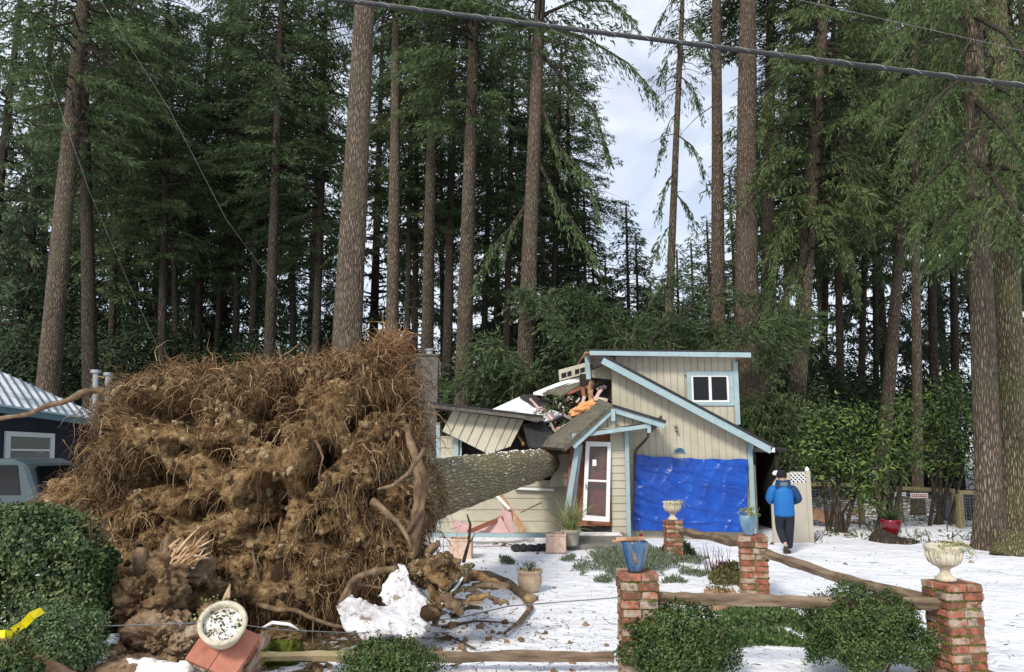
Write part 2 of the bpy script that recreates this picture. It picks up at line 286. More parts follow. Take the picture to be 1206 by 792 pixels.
# ================================================================ the ground
def gh(X, Y):
    h = .05*noise.noise(Vector((X*.25, Y*.25, 0)))+.025*noise.noise(Vector((X*1.1, Y*1.1, 3)))
    h += .25*max(0, min(1, (-X-8)/5))*max(0, min(1, (Y-10)/5))
    if Y > 24: h += min(1.2, (Y-24)*.012)
    return h
def ground():
    xs = np.concatenate([np.linspace(-160, -22, 24), np.linspace(-21, 21, 260), np.linspace(22, 160, 24)])
    ys = np.concatenate([np.linspace(-30, 3, 10), np.linspace(3.5, 30, 230), np.linspace(31, 90, 60), np.linspace(95, 400, 14)])
    v = []; 
    for y in ys:
        for x in xs:
            z = gh(x, y)
            if 4 < y < 30 and abs(x) < 20: z += .012*noise.noise(Vector((x*4, y*4, 0)))+.02*max(0, noise.noise(Vector((x*2.3, y*2.3, 9))))
            v.append((x, y, z))
    nx = len(xs); a = np.arange(len(v)).reshape(len(ys), nx)
    f = np.stack([a[:-1, :-1], a[:-1, 1:], a[1:, 1:], a[1:, :-1]], -1).reshape(-1, 4)
    m = bpy.data.materials.new('snowy_ground'); m.use_nodes = True; nt = m.node_tree; P = nt.nodes['Principled BSDF']; N = nt.nodes.new; L = nt.links.new
    P.inputs['Roughness'].default_value = .65; P.inputs['Specular IOR Level'].default_value = .2
    tc = N('ShaderNodeTexCoord')
    def nz(s, d, r=.6):
        n = N('ShaderNodeTexNoise'); n.inputs['Scale'].default_value = s; n.inputs['Detail'].default_value = d; n.inputs['Roughness'].default_value = r; L(tc.outputs['Object'], n.inputs['Vector']); return n.outputs['Fac']
    snow = ramp(nt, [(.28, (.60, .61, .66)), (.42, (.76, .78, .83)), (.65, (.86, .87, .91))]); L(nz(.8, 8), snow.inputs['Fac'])
    soil = ramp(nt, [(.3, (.05, .035, .018)), (.5, (.10, .085, .04)), (.7, (.17, .12, .065))]); L(nz(6, 6), soil.inputs['Fac'])
    # how bare: far under the trees and round the uprooted plate
    sep = N('ShaderNodeSeparateXYZ'); L(tc.outputs['Object'], sep.inputs[0])
    def mr(src, a, b, c, d):
        k = N('ShaderNodeMapRange'); k.inputs['From Min'].default_value = a; k.inputs['From Max'].default_value = b; k.inputs['To Min'].default_value = c; k.inputs['To Max'].default_value = d; L(src, k.inputs['Value']); return k.outputs[0]
    far = mr(sep.outputs['Y'], 19.0, 27, 0, .21)
    ds = N('ShaderNodeVectorMath'); ds.operation = 'DISTANCE'; ds.inputs[1].default_value = (-4.2, 9.8, 0); L(tc.outputs['Object'], ds.inputs[0])
    near = mr(ds.outputs['Value'], 1.6, 4.4, .3, 0)
    mxm = N('ShaderNodeMath'); mxm.operation = 'MAXIMUM'; L(far, mxm.inputs[0]); L(near, mxm.inputs[1])
    ad = N('ShaderNodeMath'); ad.operation = 'ADD'; L(mxm.outputs[0], ad.inputs[0]); L(nz(2.2, 9, .68), ad.inputs[1])
    th = ramp(nt, [(.66, (0, 0, 0)), (.705, (1, 1, 1))]); L(ad.outputs[0], th.inputs['Fac'])
    # small specks of needles and bark all over
    sp = N('ShaderNodeTexNoise'); sp.inputs['Scale'].default_value = 26; sp.inputs['Detail'].default_value = 3; L(tc.outputs['Object'], sp.inputs['Vector'])
    th2 = ramp(nt, [(.73, (0, 0, 0)), (.77, (.7, .7, .7))]); L(sp.outputs['Fac'], th2.inputs['Fac'])
    mxx = N('ShaderNodeMath'); mxx.operation = 'MAXIMUM'; L(th.outputs['Color'], mxx.inputs[0]); L(th2.outputs['Color'], mxx.inputs[1])
    mc = N('ShaderNodeMix'); mc.data_type = 'RGBA'; L(mxx.outputs[0], mc.inputs['Factor']); L(snow.outputs['Color'], mc.inputs['A']); L(soil.outputs['Color'], mc.inputs['B'])
    L(mc.outputs['Result'], P.inputs['Base Color'])
    b = N('ShaderNodeBump'); b.inputs['Strength'].default_value = .5; b.inputs['Distance'].default_value = .05; L(nz(7, 6), b.inputs['Height']); b2 = N('ShaderNodeBump'); b2.inputs['Strength'].default_value = .7; b2.inputs['Distance'].default_value = .16; L(nz(2.6, 4), b2.inputs['Height']); L(b2.outputs[0], b.inputs['Normal']); L(b.outputs[0], P.inputs['Normal'])
    me = npmesh('ground', v, f, m); me.polygons.foreach_set('use_smooth', [True]*len(me.polygons))
    o = link('ground', me); tag(o, 'snow covered front yard running back under the trees', kind='structure')
ground()
# ================================================================ conifers
def crown(name, Lc, Rm, nb, tw, tl, seed, shape='high', droop=.35, m='fir', hang=.4, tuftw=.062):
    """needle sprays round a trunk axis, z 0..Lc.  returns (needles mesh, limbs mesh)"""
    g = np.random.default_rng(seed); O = []; D = []; S = []; LN = []; W = []; lim = MB()
    for b in range(nb):
        u = (b+g.random())/nb; z = u*Lc
        if shape == 'high': r = Rm*(min(1, .45+u*2.2))*(1-.55*u)*g.uniform(.5, 1.15)
        elif shape == 'cone': r = Rm*(1-u)**.8*g.uniform(.65, 1.1)+.25
        elif shape == 'sparse': r = Rm*(1-.5*u)*g.uniform(.3, 1.1)
        else: r = Rm*g.uniform(.5, 1.1)
        ph = g.uniform(0, 2*math.pi); up = g.uniform(-.15, .25) if shape != 'cone' else g.uniform(-.1, .3)
        dr = droop*g.uniform(.6, 1.4)
        hd = np.array([math.cos(ph), math.sin(ph), 0]); sd_ = np.array([-math.sin(ph), math.cos(ph), 0])
        def P(s): return hd*r*s+np.array([0, 0, z+r*(up*s-dr*s*s)])
        pts = [P(s) for s in (0, .35, .7, 1)]
        lim.tube(pts, [.035+.008*r, .028, .018, .006], 3, cap=False)
        n = max(4, int(tw*r))
        for k in range(n):
            s = g.uniform(.22, 1)**.8; p0 = P(s); sgn = -1 if k % 2 else 1
            ln = (.25+.38*r*(1-s))*g.uniform(.6, 1.2)
            td = hd*g.uniform(.5, 1)+sd_*sgn*g.uniform(.4, 1.1)+np.array([0, 0, -g.uniform(.05, hang*1.3)]); td /= np.linalg.norm(td)
            q = max(2, int(ln/tl*2.6)); ss = np.sort(g.random(q))*ln
            o = p0+td*ss[:, None]+np.array([0, 0, -1])*(ss[:, None]**2)*hang*.5
            d = td+g.normal(0, .42, (q, 3))+np.array([0, 0, -hang*.9]); d = unit(d)
            sv = unit(np.cross(d, g.normal(0, 1, (q, 3))+np.array([0, 0, .9])))
            O.append(o); D.append(d); S.append(sv); LN.append(g.uniform(.6, 1.3, q)*tl); W.append(g.uniform(.6, 1.3, q)*tuftw)
    v, f = kites(np.concatenate(O), np.concatenate(D), np.concatenate(S), np.concatenate(LN), np.concatenate(W))
    me = npmesh(name, v, f, M[m])
    lm = bpy.data.meshes.new(name+'_limbs'); lm.from_pydata(lim.v, [], lim.f); lm.materials.append(M['bark_dark'])
    return me, lm, Lc, Rm
PROTO = {
 'high1': crown('crown', 18, 5.0, 150, 13, .27, 1, 'high'),
 'high2': crown('crown', 18, 5.0, 145, 13, .28, 2, 'high', droop=.45, hang=.6),
 'high3': crown('crown', 18, 4.6, 130, 13, .28, 3, 'high', droop=.25),
 'sparse': crown('crown', 18, 2.6, 60, 7, .34, 4, 'sparse', droop=.75, hang=1.0),
 'cone1': crown('crown', 18, 4.6, 150, 10, .34, 5, 'cone', droop=.25, m='fir_far', tuftw=.085),
 'cone2': crown('crown', 18, 4.2, 140, 10, .34, 6, 'cone', droop=.35, m='fir_far', tuftw=.085),
 'bright': crown('crown', 18, 4.4, 150, 16, .24, 7, 'high', droop=.45, hang=.6, m='fir_bright', tuftw=.048),
}
def trunk_mesh(H, r0, seed, seg=22, n=18, bumps=.05, flare=.5):
    g = random.Random(seed); v = []; f = []
    for i in range(seg+1):
        z = H*(i/seg)**1.25-.4; u = max(z, 0)/H
        for j in range(n):
            a = 2*math.pi*j/n
            r = r0*(1.04-.75*u)+r0*flare*math.exp(-max(z, 0)/(r0*1.3))*(1+.35*math.sin(a*5+seed))
            r *= 1+bumps*noise.noise(Vector((math.cos(a)*1.6+seed, math.sin(a)*1.6, z*.25)))*2+g.uniform(-.012, .012)
            v.append((r*math.cos(a)+.04*noise.noise(Vector((z*.1, seed, 0)))*z*.1, r*math.sin(a), z))
    for i in range(seg):
        for j in range(n): f.append((i*n+j, i*n+(j+1) % n, (i+1)*n+(j+1) % n, (i+1)*n+j))
    return v, f
TREE_N = [0]
def stubs(mb, H, r0, z0, z1, k, g):
    for _ in range(k):
        z = g.uniform(z0, z1); a = g.uniform(0, 6.28); r = r0*(1.0-.75*z/H); d = Vector((math.cos(a), math.sin(a), g.uniform(-.5, .1))); l = g.uniform(.15, 1.6)
        p = Vector((0, 0, z))+Vector((math.cos(a), math.sin(a), 0))*r*.8
        mb.tube([p, p+d*l*.5, p+d*l+Vector((0, 0, -.15*l))], [.022, .014, .006], 4, cap=False)
def fir(px0, px1, Y, wpx, ycrown, proto, label, bark='bark_dark', H=30, cs=1.0, group=None, cat='tree', name='fir_tree', lobes=None, stub=10, rz=None):
    a = at(px0[0], px0[1], Y); b = at(px1[0], px1[1], Y); d = (b-a).normalized()
    base = a-d*(a.z/d.z); base.z = gh(base.x, base.y)
    TREE_N[0] += 1; s = TREE_N[0]; g = random.Random(s)
    e = empty(name, base); e.rotation_mode = 'QUATERNION'; e.rotation_quaternion = Vector((0, 0, 1)).rotation_difference(d)
    tag(e, label, cat, group)
    zmid = (a.z+b.z)/2; r0 = (wpx/2/F*Y)/(1.04-.75*zmid/H)
    v, f = trunk_mesh(H, r0, s); mb = MB(); mb.add(v, f)
    zc = at(0, ycrown, Y).z-base.z if ycrown is not None else H*.4
    stubs(mb, H, r0, 2.5, max(zc, 4), stub, g)
    me = bpy.data.meshes.new('trunk'); me.from_pydata(mb.v, [], mb.f); me.materials.append(M[bark]); me.polygons.foreach_set('use_smooth', [True]*len(me.polygons))
    link('trunk', me, e)
    if proto:
        cm, lm, Lc, Rm = PROTO[proto]; sz = (H+.5-zc)/Lc
        for (nm_, m_) in (('crown', cm), ('limbs', lm)):
            o = link(nm_, m_, e, (0, 0, zc)); o.scale = (cs, cs, sz); o.rotation_euler = (0, 0, rz if rz is not None else g.uniform(0, 6.28))
        COL.objects[-1].rotation_euler = COL.objects[-2].rotation_euler if False else COL.objects[-1].rotation_euler
        o1 = e.children[-1]; o2 = e.children[-2]; o1.rotation_euler = o2.rotation_euler
    return e
G1 = 'tall firs standing behind the houses'
fir((58, 440), (98, 0), 29, 20, 170, 'high1', 'tall brown leaning fir trunk behind the left end of the metal roof', 'bark', 34, 1.1, G1)
fir((105, 430), (101, 240), 33, 15, 230, 'high3', 'dark fir trunk just right of the leaning brown trunk behind the metal roof', 'bark_dark', 30, 1, G1)
fir((409, 400), (430, 0), 21, 30, -330, 'high2', 'very large bare brown fir trunk rising right behind the root plate', 'bark', 36, 1.0, G1, stub=4)
fir((462, 380), (466, 60), 30, 13, 30, 'high1', 'straight pale brown fir trunk just right of the very large trunk', 'bark', 30, .9, G1)
fir((503, 420), (508, 150), 33, 13, 170, 'high2', 'grey brown fir trunk rising behind the stone chimney', 'bark', 29, .95, G1)
fir((527, 420), (530, 270), 37, 11, 260, 'high3', 'thin dark fir trunk between the chimney and the broken roof', 'bark_dark', 29, 1, G1)
fir((545, 470), (556, 100), 28, 17, 160, 'high1', 'brown fir trunk behind the roof edge of the crushed wing', 'bark', 30, .9, G1)
fir((618, 440), (636, 0), 25, 17, 60, 'high3', 'dark brown leaning fir trunk above the snowy broken roof', 'bark_red', 31, 1.0, G1)
fir((789, 340), (804, 0), 27, 7.5, 110, 'sparse', 'thin sparse leaning fir against the open sky', 'bark', 25, .55, G1)
fir((846, 370), (844, 0), 27, 14, -200, 'high3', 'slim straight reddish fir trunk left of the thick red trunk', 'bark_red', 34, .9, G1, stub=3)
fir((879, 370), (881, 0), 25, 24, -160, 'high2', 'thick reddish brown fir trunk behind the upper storey of the house', 'bark_red', 36, 1.0, G1, stub=3)
fir((903, 440), (907, 100), 31, 15, 60, 'high1', 'dark fir trunk just right of the thick red trunk', 'bark_dark', 30, 1.1, G1)
fir((943, 400), (967, 60), 26, 16, 300, 'bright', 'brown fir trunk with hanging light green boughs right of the house', 'bark', 30, 1.05, G1)
fir((1045, 480), (1063, 250), 31, 13, 300, 'high2', 'brown leaning fir trunk behind the glossy shrubs', 'bark_red', 28, 1.0, G1)
fir((1080, 470), (1078, 180), 27, 9.5, 250, 'bright', 'thin straight brown fir trunk left of the big twin trunks', 'bark', 28, .7, G1)
PROTO['near'] = crown('crown', 18, 4.6, 70, 20, .16, 17, 'high', droop=.4, hang=.6, m='fir_bright', tuftw=.034)
fir((1166, 640), (1145, 20), 18.2, 25, 300, 'near', 'big left hand trunk of the twin firs on the lawn', 'bark', 33, .8, 'twin firs on the lawn', stub=3)
fir((1195, 620), (1176, 20), 18.9, 28, 310, 'near', 'big mossy right hand trunk of the twin firs on the lawn', 'bark_moss', 33, .8, 'twin firs on the lawn', stub=3)
# slender dark trunks in the wood
GL = 'slender firs in the wood behind the root plate'
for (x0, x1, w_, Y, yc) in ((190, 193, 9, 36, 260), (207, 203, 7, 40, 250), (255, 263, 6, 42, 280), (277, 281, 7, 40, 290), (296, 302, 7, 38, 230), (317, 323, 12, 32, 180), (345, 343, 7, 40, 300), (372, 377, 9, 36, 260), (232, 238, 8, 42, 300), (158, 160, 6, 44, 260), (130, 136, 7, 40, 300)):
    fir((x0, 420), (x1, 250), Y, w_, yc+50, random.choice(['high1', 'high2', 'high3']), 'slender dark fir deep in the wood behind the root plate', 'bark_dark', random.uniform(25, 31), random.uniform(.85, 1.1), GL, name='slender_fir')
GM = 'thin dark firs behind the chimney'
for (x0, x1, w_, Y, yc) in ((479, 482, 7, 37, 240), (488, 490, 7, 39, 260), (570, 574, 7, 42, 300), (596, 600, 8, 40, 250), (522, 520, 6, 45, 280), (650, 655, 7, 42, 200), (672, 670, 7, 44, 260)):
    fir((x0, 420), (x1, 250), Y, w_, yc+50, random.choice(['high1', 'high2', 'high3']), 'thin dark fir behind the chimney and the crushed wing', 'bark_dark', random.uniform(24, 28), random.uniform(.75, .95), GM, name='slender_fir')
GR = 'thin dark firs in the wood right of the house'
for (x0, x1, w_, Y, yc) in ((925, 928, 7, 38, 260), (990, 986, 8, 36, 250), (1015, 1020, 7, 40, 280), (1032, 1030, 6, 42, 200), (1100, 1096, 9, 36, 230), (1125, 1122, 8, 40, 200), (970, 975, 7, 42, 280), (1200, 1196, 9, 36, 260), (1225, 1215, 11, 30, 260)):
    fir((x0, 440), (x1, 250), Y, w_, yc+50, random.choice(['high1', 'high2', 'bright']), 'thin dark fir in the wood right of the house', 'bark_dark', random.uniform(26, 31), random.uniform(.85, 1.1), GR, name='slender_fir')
# conical firs further back; heights follow the skyline of the photograph
GB = 'conical evergreens beyond the tall firs'
def skytop(x):
    pts = [(-300, -100), (0, -100), (120, -100), (560, -120), (640, 40), (690, 215), (712, 300), (740, 238), (772, 330), (815, 290), (850, 240), (900, 100), (1206, -80), (1500, -80)]
    for (a, b) in zip(pts, pts[1:]):
        if a[0] <= x <= b[0]: return a[1]+(b[1]-a[1])*(x-a[0])/(b[0]-a[0])
    return -80
k = 0
for (x, Y) in [(-60, 48), (-20, 40), (25, 44), (60, 50), (95, 44), (180, 44), (260, 46), (40, 56), (135, 50), (225, 56), (300, 50), (365, 60), (440, 52), (500, 58), (585, 54), (625, 48), (655, 54), (682, 50), (700, 46), (715, 56), (741, 52), (752, 47), (768, 56), (785, 50), (800, 46), (818, 52), (838, 48), (868, 54), (905, 48), (970, 56), (1040, 50), (1110, 56), (1150, 48), (1215, 52), (1270, 50), (640, 64), (722, 44), (760, 43), (780, 42), (812, 42), (690, 43)]:
    yt = skytop(x)+random.uniform(-12, 25)
    if Y < 46 and 700 < x < 850: yt = 330+random.uniform(0, 30)
    top = at(x, yt, Y); H = max(8, top.z)
    if H > 34: H = random.uniform(30, 36)
    k += 1
    zc = random.uniform(1.0, 2.5) if 640 < x < 900 else random.uniform(2, 8)
    p = at(x, 400, Y); base = Vector((p.x, p.y, gh(p.x, p.y)))
    e = empty('evergreen_tree', base, random.uniform(0, 6))
    side = 'left of the open sky' if x < 640 else ('under the open sky behind the house' if x < 860 else 'right of the thick red trunk')
    tag(e, 'conical dark evergreen far back, '+side, 'tree', GB+' '+side)
    v, f = trunk_mesh(H, H*.011, k, 8, 8); me = bpy.data.meshes.new('trunk'); me.from_pydata(v, [], f); me.materials.append(M['bark_dark']); link('trunk', me, e)
    cm, lm, Lc, Rm = PROTO['cone1' if k % 2 else 'cone2']; sz = (H-zc)/Lc; cs = min(1.15, .25+H/28)*random.uniform(.85, 1.1)*(1.15 if 680 < x < 830 else 1)
    for (nm_, m_) in (('crown', cm), ('limbs', lm)):
        o = link(nm_, m_, e, (0, 0, zc)); o.scale = (cs, cs, sz)

def long_bough(e, pts, seed, n=46, mt='fir', r0=.07, tl=.24, tw=.045, hang=.6):
    """a drooping side limb of the standing fir e with hanging sprays"""
    g_ = np.random.default_rng(seed); mb = MB(); P_ = [at(*p) for p in pts]; pp = []
    for a, b in zip(P_, P_[1:]):
        for i in range(5): pp.append(a.lerp(b, i/5))
    pp.append(P_[-1]); k = len(pp)-1; mb.tube(pp, [max(.008, r0*(1-.85*i/k)) for i in range(k+1)], 6); O = []; D = []; S = []; LL = []; WW = []
    for j in range(n):
        s = g_.uniform(.15, 1)*k; i = min(int(s), k-1); p0 = np.array(pp[i].lerp(pp[i+1], s-i)); dd = np.array((pp[i+1]-pp[i]).normalized()); sd_ = np.cross(dd, [0, 0, 1])
        td = dd*g_.uniform(.4, .9)+sd_*g_.normal(0, .8)+np.array([0, 0, -g_.uniform(-.1, .55)]); td /= np.linalg.norm(td); ln = g_.uniform(.4, 1.4)*(1.1-.5*s/k); q_ = int(ln/tl*3.5)+2
        ss = np.sort(g_.random(q_))*ln; O.append(p0+td*ss[:, None]+np.array([0, 0, -.5])*(ss[:, None]**2)); d = unit(td+g_.normal(0, .4, (q_, 3))+np.array([0, 0, -hang])); D.append(d); S.append(unit(np.cross(d, g_.normal(0, 1, (q_, 3))))); LL.append(g_.uniform(.6, 1.3, q_)*tl); WW.append(g_.uniform(.6, 1.3, q_)*tw)
    lb = mb.build('bough', M['bark_dark'], e); vv, ff = kites(np.concatenate(O), np.concatenate(D), np.concatenate(S), np.concatenate(LL), np.concatenate(WW)); nd = link('needles', npmesh('needles', vv, ff, M[mt])); nd.parent = lb; nd.matrix_parent_inverse = world_of(lb).inverted()
bpy.context.view_layer.update()
byl = {o.get('label'): o for o in bpy.data.objects if o.get('label')}
T620 = byl['dark brown leaning fir trunk above the snowy broken roof']; T800 = byl['thin sparse leaning fir against the open sky']; TW = byl['big left hand trunk of the twin firs on the lawn']; T955 = byl['brown fir trunk with hanging light green boughs right of the house']
long_bough(T620, [(634, 30, 25), (690, 45, 24.5), (740, 75, 24), (774, 112, 23.8)], 1, 70)
long_bough(T620, [(634, 20, 25), (680, 0, 24.5), (720, 2, 24), (745, 22, 23.8)], 2, 60)
long_bough(T620, [(634, 60, 25), (670, 100, 25), (700, 130, 24.6), (715, 175, 24.5)], 3, 60)
long_bough(T620, [(632, 110, 25), (655, 170, 25), (690, 205, 24.6), (705, 250, 24.5)], 4, 60)
long_bough(T620, [(628, 180, 25), (660, 240, 25), (680, 270, 24.6), (700, 300, 24.5)], 5, 60)
long_bough(T620, [(628, 230, 25), (600, 270, 25), (580, 290, 24.6), (560, 330, 24.5)], 6, 50)
for i, (x0, y0, x1, y1) in enumerate(((803, 20, 835, 60), (802, 50, 775, 95), (801, 90, 830, 140), (800, 130, 778, 175), (799, 160, 832, 215), (798, 200, 775, 250), (797, 230, 820, 275), (796, 260, 772, 300), (803, -5, 770, 35))): long_bough(T800, [(x0, y0, 27), ((x0+x1)/2, y0+12, 26.8), (x1, y1, 26.6)], 20+i, 16, r0=.03)
for i, (p) in enumerate((((1150, 190, 18), (1170, 210, 15.5), (1195, 250, 14.5), (1215, 280, 14)), ((1150, 80, 18), (1110, 110, 16.5), (1080, 150, 16), (1060, 190, 16)), ((1150, 150, 18), (1120, 190, 16.5), (1090, 220, 16), (1075, 265, 16)), ((1150, 20, 18), (1185, 40, 16), (1215, 80, 15), (1240, 130, 15)), ((1150, 120, 18), (1180, 150, 15.5), (1210, 190, 14.5), (1240, 240, 14)), ((1152, 230, 18), (1130, 240, 16.5), (1110, 265, 16), (1095, 290, 16)), ((1165, 100, 18), (1190, 110, 15.5), (1210, 140, 14.5), (1225, 160, 14)), ((1150, 235, 18), (1165, 235, 15.5), (1190, 262, 14.5), (1212, 290, 14)))): long_bough(TW, list(p), 40+i, 110, 'fir_bright', tl=.14, tw=.027, hang=.45)
for i, (p) in enumerate((((962, 110, 26), (930, 130, 25), (905, 180, 24.5), (892, 230, 24.5)), ((962, 160, 26), (990, 180, 25), (1015, 220, 24.5), (1025, 260, 24.5)), ((960, 210, 26), (930, 240, 25), (915, 290, 24.5), (905, 330, 24.5)), ((960, 240, 26), (985, 260, 25), (1000, 300, 24.5), (1010, 340, 24.5)), ((962, 60, 26), (925, 80, 25), (905, 110, 24.5), (895, 150, 24.5)), ((962, 60, 26), (1000, 90, 25), (1020, 120, 24.5), (1040, 170, 24.5)), ((958, 290, 26), (935, 320, 25), (920, 360, 24.5), (912, 400, 24.5)))): long_bough(T955, list(p), 60+i, 110, 'fir_bright', tl=.20, tw=.04, hang=.45)
# ================================================================ the wrecked cream house
HY = 20.0
def P(x, y, Y=HY): return at(x, y, Y)
def house():
    e = empty('wooden_house', (P(800, 625).x, HY, 0))
    tag(e, 'cream house with pale blue trim, its left side crushed by a fallen fir', 'house')
    # ---- garage gable wall: one pentagon with vertical grooves (real battens)
    zr = P(712, 428).z; xl = P(722, 500).x; xr = P(882, 500).x; ze = P(882, 514).z; xd = P(866, 500).x
    m = MB(); m.prism([(xl, HY, 0), (xr, HY, 0), (xr, HY, ze), (P(722, 430).x, HY, zr), (xl, HY, zr)], (0, .15, 0))
    wall = m.build('wall', M['siding'], e)
    # vertical grooves: dark thin recesses modelled as narrow strips standing 3 mm proud boards
    b = MB(); x = xl+.02
    while x < xr-.05:
        wd = min(.175, xr-x-.01); zt = zr+(ze-zr)*((x+wd-xl)/(xr-xl))-.02
        b.box((x+wd/2, HY-.009, (zt+1.9)/2), (wd, .016, zt-1.9)); x += wd+.012
    b.build('vertical_siding', M['siding'], e)
    # side wall of the garage, right, and its corner board
    m = MB(); m.box((xr-.075, HY+3.6, ze/2), (.15, 7.1, ze)); m.build('side_wall', M['siding'], e)
    m = MB(); m.box((xr-.02, HY-.035, ze/2-.1), (.13, .05, ze)); m.build('corner_board', M['trim'], e)
    m = MB(); m.box((xr+.13, HY+.3, .95), (.15, .06, 1.9)); m.build('cream_panel', M['siding'], e)
    # ---- upper storey dormer: front wall just behind the rake
    xa, xb_ = P(735, 430).x, P(866, 430).x; za, zb = P(0, 500).z, P(0, 419).z; zt2 = P(866, 421).z
    Y2 = HY+.22
    # wall with window hole: four pieces
    wx0, wx1, wz0, wz1 = P(814, 458, Y2).x, P(858, 458, Y2).x, P(0, 474, Y2).z, P(0, 442, Y2).z
    m = MB()
    x = xa-.2
    while x < xb_+.06:
        x1 = min(x+.178, xb_+.07)
        def col(x0, x1_, z0, z1_):
            if x1_-x0 > .004 and z1_-z0 > .004: m.box(((x0+x1_)/2, Y2, (z0+z1_)/2), (x1_-x0, .05, z1_-z0))
        if x1 <= wx0 or x >= wx1: col(x, x1, za-.3, zt2+.05)
        else:
            col(x, x1, za-.3, wz0); col(x, x1, wz1, zt2+.05)
        x = x1+.010
    m.build('upper_siding', M['siding'], e)
    m = MB(); m.box(((xa+xb_)/2, Y2+.055, zt2-1.0), (xb_-xa+.1, .05, 2.0)); 
    mm = MB(); 
    for (x0, x1, z0, z1) in ((xa-.2, wx0, za-.3, zt2), (wx1, xb_+.06, za-.3, zt2), (wx0, wx1, za-.3, wz0), (wx0, wx1, wz1, zt2)): mm.box(((x0+x1)/2, Y2+.06, (z0+z1)/2), (x1-x0, .06, z1-z0))
    mm.box((xb_+.0, Y2+2.6, (za+zt2)/2), (.1, 5.0, zt2-za+.3)); mm.build('upper_wall', M['siding'], e)
    m = MB(); m.box((xb_+.045, Y2-.05, (za+zt2)/2-.05), (.13, .06, zt2-za-.1)); m.build('corner_board', M['trim'], e)
    # sliding window
    fr = MB(); cx, cz, ww, wh = (wx0+wx1)/2, (wz0+wz1)/2, wx1-wx0, wz1-wz0
    for (c, s) in (((cx, Y2-.04, wz1+.045), (ww+.26, .05, .1)), ((cx, Y2-.04, wz0-.045), (ww+.26, .05, .1)), ((wx0-.065, Y2-.038, cz), (.12, .05, wh)), ((wx1+.065, Y2-.038, cz), (.12, .05, wh))): fr.box(c, s)
    win = fr.build('window', M['trim'], e)
    fr = MB()
    for (c, s) in (((cx, Y2-.02, wz1-.025), (ww, .05, .05)), ((cx, Y2-.02, wz0+.025), (ww, .05, .05)), ((wx0+.025, Y2-.021, cz), (.05, .05, wh-.1)), ((wx1-.025, Y2-.021, cz), (.05, .05, wh-.1)), ((cx, Y2-.026, cz), (.07, .05, wh-.1))): fr.box(c, s)
    fr.build('sash', M['white'], win)
    g = MB(); g.box((cx, Y2+.005, cz), (ww-.08, .012, wh-.08)); g.build('pane', M['glass'], win)
    # little window cut by the rake
    c = P(740, 446, Y2); g = MB(); g.box((c.x+.02, Y2-.035, c.z-.1), (.62, .03, .55)); w2 = g.build('window', M['trim'], e)
    g = MB(); g.box((c.x+.02, Y2-.055, c.z-.12), (.46, .03, .42)); g.build('pane', M['glass'], w2)
    # ---- dormer roof slab with blue fascia
    A, B = P(690, 415, HY-.25), P(884, 417, HY-.25)
    m = MB(); m.prism([A+Vector((0, 0, .03)), B+Vector((0, 0, .03)), B+Vector((0, 0, .085)), A+Vector((0, 0, .085))], (0, 5.6, -.1)); m.build('upper_roof', M['shingle_edge'], e)
    m = MB(); m.prism([A+Vector((.1, -.03, -.085)), B+Vector((0, -.03, -.1)), B+Vector((0, -.03, .03)), A+Vector((.1, -.03, .03))], (0, .05, 0)); m.build('fascia', M['trim'], e)
    m = MB(); m.prism([A+Vector((.0, .03, -.02)), B+Vector((0, .03, -.02)), B+Vector((0, .03, .028)), A+Vector((0, .03, .028))], (0, 5.4, -.1)); m.build('upper_soffit', M['wood'], e)
    # ---- main right roof slope and rake board
    Yf = HY-.5; a = P(712, 420, Yf); b = P(911, 526, Yf); n = Vector((-(b.z-a.z), 0, b.x-a.x)).normalized()
    ext = Vector((0, 8.2, 0))
    def band(o0, o1, y0, ylen, nm, mt, a_=a, b_=b):
        m = MB(); m.prism([a_+n*o0+Vector((0, y0, 0)), b_+n*o0+Vector((0, y0, 0)), b_+n*o1+Vector((0, y0, 0)), a_+n*o1+Vector((0, y0, 0))], (0, ylen, 0)); return m.build(nm, mt, e)
    # the slope stops at the upper storey's wall, so only the part right of it and the front overhang exist
    band(-.21, -.03, 0, .06, 'rake_board', M['trim'])
    band(-.025, .035, -.03, .70, 'roof', M['shingle_edge'])
    a2 = P(850, 493.5, Yf)
    band(-.03, .034, .675, 7.2, 'lower_roof', M['shingle'], a_=a+(b-a)*.70)
    band(-.06, -.028, .07, .44, 'soffit', M['siding'])
    m = MB(); m.bar(b+Vector((-.02, .0, -.09)), b+Vector((-.02, 7.5, -.09)), .12, .1); m.build('gutter', M['white'], e)
    m = MB(); q = P(884, 522, HY-.1); m.box(q, (.12, .12, .3)); m.build('bracket', M['trim'], e)
    # broken stub of the ridge at the left end of the rake
    m = MB(); r0 = a+n*.0; m.prism([r0+Vector((0, .02, .03)), P(697, 428, Yf), P(700, 434, Yf), r0+Vector((.05, .02, -.16))], (0, .6, 0)); m.build('broken_ridge', M['shingle_edge'], e)
    # ---- rear fragment of the dormer side: cream panels & blue post at (690,415)-(720,450)
    m = MB(); m.prism([P(696, 417, HY+.3), P(724, 421, HY+.3), P(724, 448, HY+.3), P(694, 444, HY+.3)], (0, .12, 0)); m.build('torn_side_wall', M['siding'], e)
    m = MB(); m.bar(P(691, 416, HY+.2), P(693, 447, HY+.2), .12, .1, up=(1, 0, 0)); m.build('torn_corner_post', M['trim'], e)
    m = MB(); m.bar(P(688, 416.5, HY+.15), P(716, 417, HY+.15), .07, .1); m.build('broken_roof_edge', M['wood'], e)
    # vent strip: cream with small dark vents
    v0, v1, v2, v3 = P(658, 436, HY+1.5), P(691, 427, HY+.6), P(691, 440, HY+.6), P(659, 449, HY+1.5)
    m = MB(); m.prism([v0, v1, v2, v3], (0, .1, 0)); vs = m.build('vented_eave_panel', M['siding'], e)
